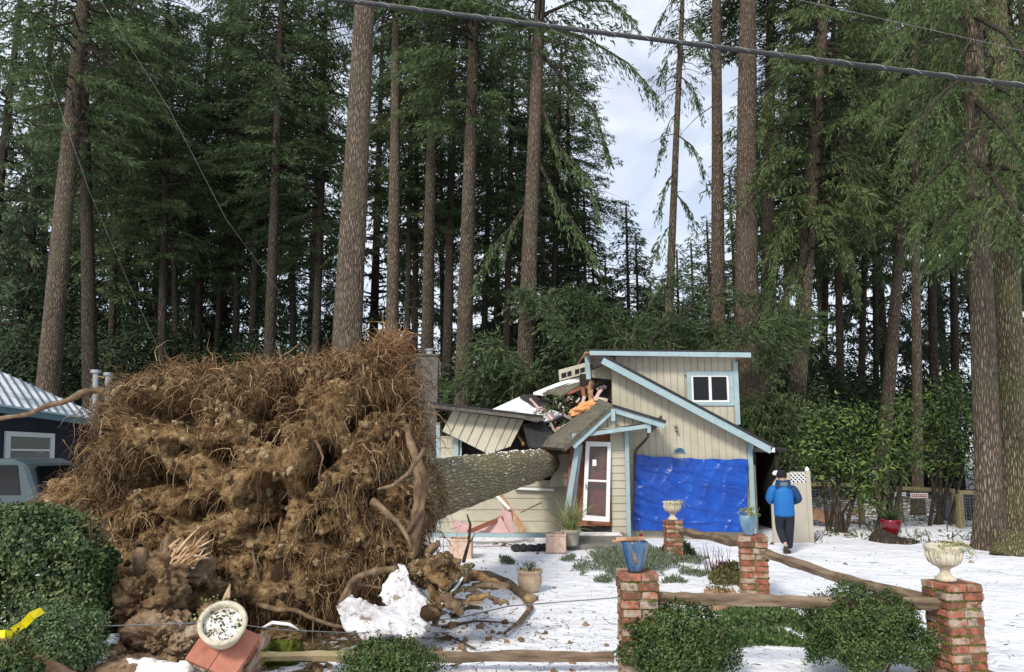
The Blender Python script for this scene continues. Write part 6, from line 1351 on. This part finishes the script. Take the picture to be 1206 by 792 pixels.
# dead branches leaning under the trees, right
# ================================================================ fence at the back right
def fence(x0, x1, y0, y1, Y0, Y1, label, posts, mesh=True):
    a, b = at(x0, y0, Y0), at(x1, y1, Y1); e = empty('wire_fence', (a.x, a.y, 0)); tag(e, label, 'fence')
    m = MB(); m.bar(a, b, .12, .10); put(m.build('top_rail', M['rail_moss'], None), e)
    for t in posts:
        p = a.lerp(b, t); m = MB(); m.bar(Vector((p.x, p.y+.03, -.1)), Vector((p.x, p.y+.03, p.z-.05)), .15, .15, up=(1, 0, 0)); put(m.build('post', M['rail_moss'], None), e)
    if mesh:
        m = MB(); n = int((b-a).length/.12)
        for i in range(n):
            p = a.lerp(b, i/n); m.bar(Vector((p.x, p.y-.06, .05)), Vector((p.x, p.y-.06, p.z-.05)), .008, .008, up=(1, 0, 0))
        for k in range(8):
            z = .1+k*(a.z-.15)/8; m.bar(Vector((a.x, a.y-.065, z)), Vector((b.x, b.y-.065, z)), .008, .008)
        put(m.build('wire_mesh', M['wire'], None), e)
    return e
fence(950, 1015, 570, 572, 23.6, 23.9, 'wire fence with mossy top rail just right of the cream gate', (0.02, .97))
fence(1056, 1124, 575, 578, 24, 24, 'wire fence carrying two signs behind the red pot', (0.03, .97))
fence(1129, 1176, 580, 581, 22.5, 22.5, 'low fence with mossy rail left of the twin firs', (.02, .98), True)
for (x0, x1, y0, y1, mt, lab) in ((1053, 1067, 580, 584.5, 'white', 'small white sign with faded dark print on the fence'), (1072, 1093, 581, 587, 'white', 'small white and red sign with faded print on the fence')):
    a, b = at(x0, y0, 23.8), at(x1, y1, 23.8); e = empty('fence_sign', ((a.x+b.x)/2, 23.8, b.z)); tag(e, lab, 'sign'); m = MB(); m.box(((a.x+b.x)/2, 23.8, (a.z+b.z)/2), (b.x-a.x, .02, a.z-b.z)); put(m.build('board', M[mt], None), e)
    m = MB(); w_ = b.x-a.x
    if x0 > 1070: m.box(((a.x+b.x)/2, 23.787, (a.z+b.z)/2), (w_*.86, .008, (a.z-b.z)*.5)); put(m.build('red_band', M['signred'], None), e); m = MB()
    for i in range(7): m.box((a.x+w_*(.14+.12*i), 23.78, (a.z+b.z)/2), (w_*.07, .008, (a.z-b.z)*.26))
    put(m.build('print', M['signdark' if x0 < 1070 else 'white'], None), e)
a, b = at(1130, 583, 23.2), at(1157, 613, 23.2); m = MB(); m.box(((a.x+b.x)/2, 23.2, (a.z+b.z)/2), (b.x-a.x, .06, a.z-b.z)); e = empty('dark_panel', ((a.x+b.x)/2, 23.2, b.z)); tag(e, 'dark blue gridded panel leaning behind the low fence', 'panel'); put(m.build('sheet', M['navy'], None), e)
m = MB(); 
for i in range(1, 9): x = a.x+(b.x-a.x)*i/9; m.box((x, 23.16, (a.z+b.z)/2), (.012, .015, a.z-b.z))
for i in range(1, 9): z = b.z+(a.z-b.z)*i/9; m.box(((a.x+b.x)/2, 23.158, z), (b.x-a.x, .015, .012))
put(m.build('grid', M['wire'], None), e)
b = at(1117, 612, 25); b.z = gh(b.x, b.y); e = empty('rubbish_bin', b); tag(e, 'grey blue wheeled bin behind the fence', 'bin')
m = MB(); m.prism([b+Vector((-.24, -.25, 0)), b+Vector((.24, -.25, 0)), b+Vector((.3, -.3, .85)), b+Vector((-.3, -.3, .85))], (0, .5, 0)); put(m.build('body', M['bin'], None, bevel=.02), e)
m = MB(); m.box(b+Vector((0, -.02, .89)), (.66, .66, .07), Matrix.Rotation(.06, 3, 'X')); put(m.build('lid', M['bin'], None, bevel=.02), e)
# dark far shed between trunks at right
a = at(1062, 545, 40); b = at(1135, 545, 40); m = MB(); m.box(((a.x+b.x)/2, 41, 1.3), (b.x-a.x, 2, 2.6)); e = empty('far_shed', ((a.x+b.x)/2, 41, 0)); tag(e, 'dark blue outbuilding glimpsed far behind the fence', 'shed'); put(m.build('wall', M['navy'], None), e)
m = MB(); m.box(((a.x+b.x)/2, 41, 2.7), (b.x-a.x+.5, 2.6, .14), Matrix.Rotation(.05, 3, 'Y')); put(m.build('roof', M['snow'], None), e)
# firewood box & dead branches
for (pts_, lab) in (([(960, 603), (985, 612), (1000, 608)], 'thin dead branch on the snow right of the walking person'), ([(975, 622), (1005, 618), (1030, 622)], 'pale stick lying on the snow below the leafy shrubs'), ([(1100, 606), (1130, 610), (1150, 608)], 'dark branch on the snow in front of the fence gap'), ([(1110, 640), (1160, 646), (1190, 642)], 'dead branch on the snow near the foot of the twin firs')):
    mb = MB(); mb.tube(ground_pts(pts_, .05), [.04, .035, .015], 6, jit=.2); o = mb.build('stick', M['twig_pale' if 'pale' in lab else 'twig'], None); tag(o, lab, 'branch')
m = MB(); c = at(967, 596, 23); m.box((c.x, 23.0, .32), (.62, .4, .34), Matrix.Rotation(.35, 3, 'Y'), .03); o = m.build('wooden_crate', M['wood'], None); tag(o, 'tipped orange brown wooden box under the leafy shrub', 'box')
# ================================================================ loose wreckage at the crushed wing
def board(p, q, w_, t, mt, label, name='broken_board', up=(0, 0, 1)):
    m = MB(); m.bar(at(*p), at(*q), w_, t, up); o = m.build(name, M[mt], None); tag(o, label, 'board'); return o
board((586, 580, 19.2), (617, 626, 18.9), .16, .05, 'wood', 'brown board leaning diagonally against the crushed wing wall', up=(1, 0, 0))
board((583, 582, 19.1), (600, 600, 18.9), .07, .04, 'white', 'short white trim strip beside the leaning brown board', up=(1, 0, 0))
board((551, 627, 18.6), (592, 610, 18.9), .10, .05, 'wood_red', 'reddish board lying low over the pink sheets')
board((613, 604, 19.5), (638, 592, 19.6), .03, .03, 'rail', 'thin stick slanting against the crushed wing wall')
board((508, 630, 18.3), (652, 631, 18.1), .09, .14, 'trim', 'long pale blue trim board lying on the snow before the wing')
for (q_, lab) in ((((533, 612), (552, 618), (560, 629), (534, 629)), 'pink sheet slumped at the left end of the blue trim board'), (((560, 622), (590, 610), (600, 628), (556, 629)), 'pink sheet under the low reddish board'), (((590, 600), (602, 604), (606, 629), (588, 629)), 'narrow pink sheet standing beside the leaning brown board'), (((540, 618), (575, 622), (580, 630), (538, 630)), 'low flat pink sheet in the middle of the wreckage')):
    m = MB(); pp = [at(x, y, 18.75+.3*random.random()) for x, y in q_]; m.prism(pp, (0, .05, .01)); o = m.build('pink_sheet', M['pink'], None); tag(o, lab, 'board')
for i, x in enumerate((608, 617, 626, 634, 641)):
    c = at(x, 636, 17.7); c.z = .06; o = blob('rock', lambda d, c=c, i=i: c+Vector((d.x*.12, d.y*.1, d.z*.09))*(1+.3*noise.noise(d*1.5+Vector((i, 0, 0)))), 3, M['shingle_edge'], None); tag(o, ['leftmost small black rock of the row before the wing wall', 'second black rock from the left in the row before the wing wall', 'middle black rock of the row before the wing wall', 'fourth black rock from the left in the row before the wing wall', 'rightmost black rock of the row, nearest the steps'][i], 'rock', 'black rocks edging the bed')
for (x, y, lab, mt) in ((705, 637, 'flat orange shard of wood in the snow below the steps', 'wood'), (733, 640, 'orange shingle scrap on the snow behind the blue pot', 'orange'), (690, 640, 'small brown chip on the snow below the steps', 'wood_red')):
    c = gnd(x, y); m = MB(); m.box(c+Vector((0, 0, .03)), (.4, .12, .03), Matrix.Rotation(random.uniform(-.3, .3), 3, 'Z'), .02); o = m.build('thin_piece', M[mt], None); tag(o, lab, 'scrap')
# ================================================================ cables
def cable(name, pts, r, mt, label, n=10, sag=0, spiral=False):
    pp = []
    for a, b in zip(pts, pts[1:]):
        k = 14
        for i in range(k): t = i/k; p = a.lerp(b, t); p.z -= sag*4*t*(1-t); pp.append(p)
    pp.append(pts[-1]); e = None
    m = MB(); m.tube(pp, r, n)
    if not spiral: o = m.build(name, M[mt], None, smooth=True); tag(o, label, 'cable'); return o
    e = empty(name, pts[0]); tag(e, label, 'cable'); put(m.build('sheath', M[mt], None, smooth=True), e)
    m = MB(); off = Vector((0, 0, r*1.2)); m.tube([p+off for p in pp], r*.3, 8); put(m.build('support_wire', M['wire'], None, smooth=True), e)
    m = MB(); tot = []; a, b = pts[0], pts[-1]; d = (b-a).normalized(); u = Vector((0, 0, 1)); s = d.cross(u).normalized(); L_ = (b-a).length; k = int(L_/.30)*12
    for i in range(k+1):
        t = i/k; p = a.lerp(b, t); j = min(int(t*(len(pp)-1)), len(pp)-2); p = pp[j].lerp(pp[j+1], t*(len(pp)-1)-j)+off*.35; an = 2*math.pi*i/12; tot.append(p+u*math.cos(an)*r*1.25+s*math.sin(an)*r*1.25)
    m.tube(tot, .0013, 4); put(m.build('lashing_wire', M['wirepale'], None), e); return e
cable('overhead_cable', [at(300, -12, 6.6), at(1320, 116, 6.2)], .019, 'cable', 'thick black lashed cable crossing the top of the view', sag=.0, spiral=True)
cable('overhead_wire', [at(560, -6, 11), at(700, 58, 12.5)], .007, 'wire', 'thin dark wire sagging under the thick cable left of the sky gap')
cable('overhead_wire', [at(905, -8, 9), at(1240, 68, 9)], .004, 'wire', 'hair thin wire high at the upper right above the thick cable')
cable('slack_wire', [at(112, -10, 13), at(200, 130, 13), at(266, 258, 13), at(330, 345, 14)], .0018, 'wire_mid', 'thin pale wire slanting down through the dark firs to the right')
cable('slack_wire', [at(40, 40, 13), at(105, 225, 13), at(150, 330, 14), at(196, 432, 15)], .0018, 'wire_mid', 'second thin pale wire slanting down nearer the left edge')
cable('fallen_wire', [at(20, 749, 6.9), at(110, 738, 7.2), at(260, 733, 7.6), at(330, 742, 8.0), at(420, 746, 8.6), at(490, 742, 9.0)], .006, 'wire', 'thin wire draped low from the round shrub past the tilted bowl')
cable('fallen_wire', [at(490, 733, 9.0), at(540, 728, 9.3), at(600, 714, 9.8), at(728, 704, 10.4)], .007, 'wire', 'thin wire lying across the snow towards the blue pot pillar')
# yellow tape
m = MB(); P_ = [at(12, 740, 6.75), at(24, 733, 6.7), at(34, 722, 6.7), at(47, 716, 6.75)]; 
for i, (a, b) in enumerate(zip(P_, P_[1:])): m.prism([a, b, b+Vector((.02, .04, -.05-.02*(i == 1))), a+Vector((.03, .03, -.06))], (0, .003, .002))
o = m.build('caution_tape', M['yellow'], None); tag(o, 'strip of bright yellow tape twisted over the pale shrub', 'tape', 'yellow tape')
m = MB(); P_ = [at(-12, 744, 6.6), at(6, 742, 6.55), at(15, 744, 6.6)]
for a, b in zip(P_, P_[1:]): m.prism([a, b, b+Vector((0, .01, -.07)), a+Vector((0, .02, -.06))], (0, .003, 0))
o = m.build('caution_tape', M['yellow'], None); tag(o, 'short end of bright yellow tape at the left edge above the rail', 'tape', 'yellow tape')
# ================================================================ the car by the blue house
def car():
    e = empty('parked_car', (at(-30, 560, 16).x, 16.2, .2)); tag(e, 'grey teal estate car half hidden behind the hedge at the left edge', 'car')
    xr = at(44, 560, 15.4).x; Yc = 15.4; zt_ = at(0, 541, Yc).z; z0 = .25
    prof = [(0, .35), (.05, .95), (.02, 1.15), (-.25, zt_-z0-.12), (-.55, zt_-z0), (-2.6, zt_-z0), (-3.2, 1.12), (-4.2, 1.0), (-4.4, .8), (-4.4, .35)]
    prof = [(xr+x, z0+z) for x, z in prof]
    m = MB(); m.prism([(x, Yc, z) for x, z in prof], (0, 1.75, 0)); put(m.build('body', M['carpaint'], None, bevel=.06), e)
    for (xa_, xb2, s0) in ((-.42, -.95, .12), (-1.05, -1.85, 0), (-1.92, -2.75, 0)):
        zb, zt2 = z0+1.15, zt_-.12; m = MB(); m.prism([(xr+xa_+s0, Yc-.012, zb), (xr+xb2, Yc-.012, zb), (xr+xb2+(.0 if xb2 > -2.7 else .0), Yc-.012, zt2), (xr+xa_, Yc-.012, zt2)], (0, .03, 0)); put(m.build('side_window', M['glass'], None), e)
    m = MB(); m.prism([(xr+.045, Yc+.15, z0+1.17), (xr+.045, Yc+1.6, z0+1.17), (xr-.21, Yc+1.5, zt_-.16), (xr-.21, Yc+.25, zt_-.16)], (.012, 0, .012)); put(m.build('rear_window', M['glass'], None), e)
    m = MB(); m.box((xr-.04, Yc-.01, z0+.95), (.14, .04, .22)); put(m.build('tail_light', M['redglaze'], None), e)
    for dx in (-.9, -3.5):
        for yy in (Yc+.02, Yc+1.55):
            m = MB(); m.tube([(xr+dx, yy-.03, z0+.32), (xr+dx, yy+.2, z0+.32)], .32, 24); wh = put(m.build('wheel', M['black'], None), e)
            m = MB(); m.tube([(xr+dx, yy-.045, z0+.32), (xr+dx, yy-.02, z0+.32)], .19, 16); o = m.build('rim', M['metal'], None); put(o, wh)
    m = MB(); m.box((xr-1.35, Yc-.02, z0+1.02), (.18, .04, .035)); put(m.build('door_handle', M['metal'], None), e)
car()
# ================================================================ the person walking away
def skin(name, joints, edges, mt, parent, root=0, sub=2, loc=None):
    me = bpy.data.meshes.new(name); me.from_pydata([j[0] for j in joints], edges, []); o = bpy.data.objects.new(name, me); COL.objects.link(o)
    md = o.modifiers.new('skin', 'SKIN'); md.use_smooth_shade = True
    for i, j in enumerate(joints):
        r = j[1]; me.skin_vertices[0].data[i].radius = r if hasattr(r, '__len__') else (r, r); me.skin_vertices[0].data[i].use_root = (i == root)
    s = o.modifiers.new('sub', 'SUBSURF'); s.levels = sub; s.render_levels = sub; me.materials.append(mt)
    dg = bpy.context.evaluated_depsgraph_get(); dg.update(); m2 = bpy.data.meshes.new_from_object(o.evaluated_get(dg)); bpy.data.objects.remove(o)
    m2.name = name; 
    if not m2.materials: m2.materials.append(mt)
    for p_ in m2.polygons: p_.use_smooth = True
    o = link(name, m2, parent); return o
def person():
    base = at(926, 646, 17.3); base.z = gh(base.x, base.y)-.01
    e = empty('person', base, R(-6)); e.scale = (1.08, 1.08, 1.05); tag(e, 'person in blue jacket and dark trousers walking away past the gate panel', 'person')
    sk = mat('skin', [(.42, .25, .18), (.5, .32, .23)], 6, .6, 0)
    J = {'pel': ((0, 0, .93), (.155, .11)), 'bel': ((0, .0, 1.08), (.15, .105)), 'che': ((0, .02, 1.30), (.175, .12)), 'nek': ((0, .04, 1.47), (.06, .06)), 'chin': ((0, .06, 1.56), (.075, .085)), 'head': ((0, .065, 1.64), (.082, .098)), 'crown': ((0, .06, 1.72), (.06, .075)),
         'shL': ((-.17, .02, 1.40), .062), 'shR': ((.17, .02, 1.40), .062), 'elL': ((-.27, .0, 1.16), .046), 'elR': ((.29, -.01, 1.15), .046), 'wrL': ((-.19, .21, 1.07), .030), 'wrR': ((.19, .21, 1.07), .030), 'paL': ((-.14, .28, 1.08), (.036, .018)), 'paR': ((.14, .28, 1.08), (.036, .018)),
         'hiL': ((-.09, 0, .86), .09), 'hiR': ((.09, 0, .86), .09), 'knL': ((-.07, .12, .50), .058), 'knR': ((.07, -.02, .49), .058), 'anL': ((-.045, -.02, .15), .04), 'anR': ((.045, .0, .09), .04), 'toL': ((-.045, -.01, .06), .032), 'toR': ((.05, .14, .035), .034)}
    J['anL'] = ((-.05, -.16, .22), .04); J['toL'] = ((-.05, -.10, .06), .03); J['knL'] = ((-.07, .08, .49), .058)
    K = list(J); E_ = [('pel', 'bel'), ('bel', 'che'), ('che', 'nek'), ('nek', 'chin'), ('chin', 'head'), ('head', 'crown'), ('che', 'shL'), ('che', 'shR'), ('shL', 'elL'), ('shR', 'elR'), ('elL', 'wrL'), ('elR', 'wrR'), ('wrL', 'paL'), ('wrR', 'paR'), ('pel', 'hiL'), ('pel', 'hiR'), ('hiL', 'knL'), ('hiR', 'knR'), ('knL', 'anL'), ('knR', 'anR'), ('anL', 'toL'), ('anR', 'toR')]
    Jl = [J[k] for k in K]; El = [(K.index(a), K.index(b)) for a, b in E_]
    # fingers and thumb grow out of each palm
    for sgn, pa in ((-1, 'paL'), (1, 'paR')):
        P0 = Vector(J[pa][0])
        for i, (dx, l) in enumerate(((-.027, .058), (-.009, .068), (.009, .064), (.027, .05))):
            a_ = len(Jl); Jl += [((P0+Vector((dx*.9, .03, .0)))[:], .0085), ((P0+Vector((dx, .03+l*.5, -.008)))[:], .008), ((P0+Vector((dx, .03+l*.85, -.03)))[:], .0065)]; El += [(K.index(pa), a_), (a_, a_+1), (a_+1, a_+2)]
        a_ = len(Jl); Jl += [((P0+Vector((-sgn*.045, .0, .005)))[:], .01), ((P0+Vector((-sgn*.06, .035, .0)))[:], .0085)]; El += [(K.index(pa), a_), (a_, a_+1)]
    skin('body', Jl, El, sk, e)
    jb = mat('blue_jacket', [(.008, .10, .34), (.012, .14, .42)], 4, .6, .3, 14); jd = mat('navy_jacket_panels', [(.006, .03, .085), (.01, .045, .12)], 4, .6, .3, 14)
    skin('jacket', [((0, .0, .76), (.235, .17)), ((0, .0, .84), (.235, .17)), ((0, 0, 1.02), (.225, .17)), ((0, .02, 1.20), (.24, .175)), ((0, .02, 1.34), (.24, .17)), ((0, .03, 1.46), (.15, .13))], [(0, 1), (1, 2), (2, 3), (3, 4), (4, 5)], jb, e)
    skin('jacket_sleeve', [((-.13, .02, 1.40), .11), ((-.225, .02, 1.36), .105), ((-.30, .0, 1.15), .09), ((-.2, .2, 1.07), .06)], [(0, 1), (1, 2), (2, 3)], jb, e)
    skin('jacket_sleeve', [((.13, .02, 1.40), .11), ((.225, .02, 1.36), .105), ((.32, -.01, 1.14), .092), ((.2, .2, 1.07), .06)], [(0, 1), (1, 2), (2, 3)], jd, e)
    skin('jacket_yoke', [((-.17, .015, 1.405), (.10, .13)), ((-.08, .0, 1.41), (.10, .15)), ((0, -.01, 1.41), (.10, .16)), ((.08, .0, 1.41), (.10, .15)), ((.17, .015, 1.40), (.10, .13))], [(0, 1), (1, 2), (2, 3), (3, 4)], jd, e, 2)
    skin('hood', [((-.07, -.04, 1.47), .055), ((0, -.06, 1.48), .065), ((.07, -.04, 1.47), .055)], [(0, 1), (1, 2)], mat('grey_hood', [(.10, .13, .16), (.15, .18, .21)], 5, .8, .2), e, 1)
    tr = mat('dark_trousers', [(.010, .012, .022), (.016, .019, .032)], 4, .8, .2)
    skin('trousers', [((0, 0, .98), (.19, .15)), ((0, 0, .86), (.20, .15)), ((-.10, .01, .76), .125), ((.10, .0, .76), .125), ((-.078, .08, .49), .10), ((.078, -.015, .49), .10), ((-.05, -.15, .22), .078), ((.055, -.0, .10), .08)], [(0, 1), (1, 2), (1, 3), (2, 4), (3, 5), (4, 6), (5, 7)], tr, e)
    sh = mat('dark_shoes', [(.02, .018, .016), (.05, .045, .04)], 9, .6, .2)
    skin('shoe', [((-.05, -.185, .19), .05), ((-.05, -.15, .11), .05), ((-.05, -.075, .045), .042)], [(0, 1), (1, 2)], sh, e)
    skin('shoe', [((.05, -.05, .05), .048), ((.05, .06, .05), .048), ((.055, .16, .04), .038)], [(0, 1), (1, 2)], sh, e)
    m = MB(); m.box((-.05, -.115, .10), (.085, .26, .018), Matrix.Rotation(-1.0, 3, 'X')); child(m.build('shoe_sole', mat('pale_sole', [(.35, .33, .3), (.4, .38, .35)], 5, .8, 0), None, bevel=.006), e)
    m = MB(); m.lathe([(.098, -.005), (.108, .02), (.108, .055), (.10, .10), (.075, .14), (.035, .16), (.001, .165)], (0, .062, 1.625), 24); child(m.build('knit_hat', mat('black_knit', [(.008, .009, .012), (.015, .016, .02)], 9, .95, .4, 60), None, smooth=True), e)
    # face: nose, ears, eyes on the far side
    m = MB(); m.tube([(0, .155, 1.65), (0, .178, 1.61), (0, .165, 1.60)], [.01, .015, .012], 6); child(m.build('nose', sk, None, smooth=True), e)
    for s_ in (-1, 1):
        m = MB(); m.lathe([(.001, 0), (.012, .003), (.001, .012)], (s_*.03, .152, 1.64), 8); child(m.build('eye', M['white'], None, smooth=True), e)
        m = MB(); m.tube([(s_*.085, .06, 1.64), (s_*.094, .05, 1.62), (s_*.088, .055, 1.59)], [.012, .016, .008], 6); child(m.build('ear', sk, None, smooth=True), e)
    m = MB(); m.tube([(-.022, .152, 1.573), (0, .160, 1.572), (.022, .152, 1.573)], .006, 5); child(m.build('mouth', mat('lips', [(.35, .13, .11), (.4, .16, .13)], 5, .5, 0), None), e)
person()
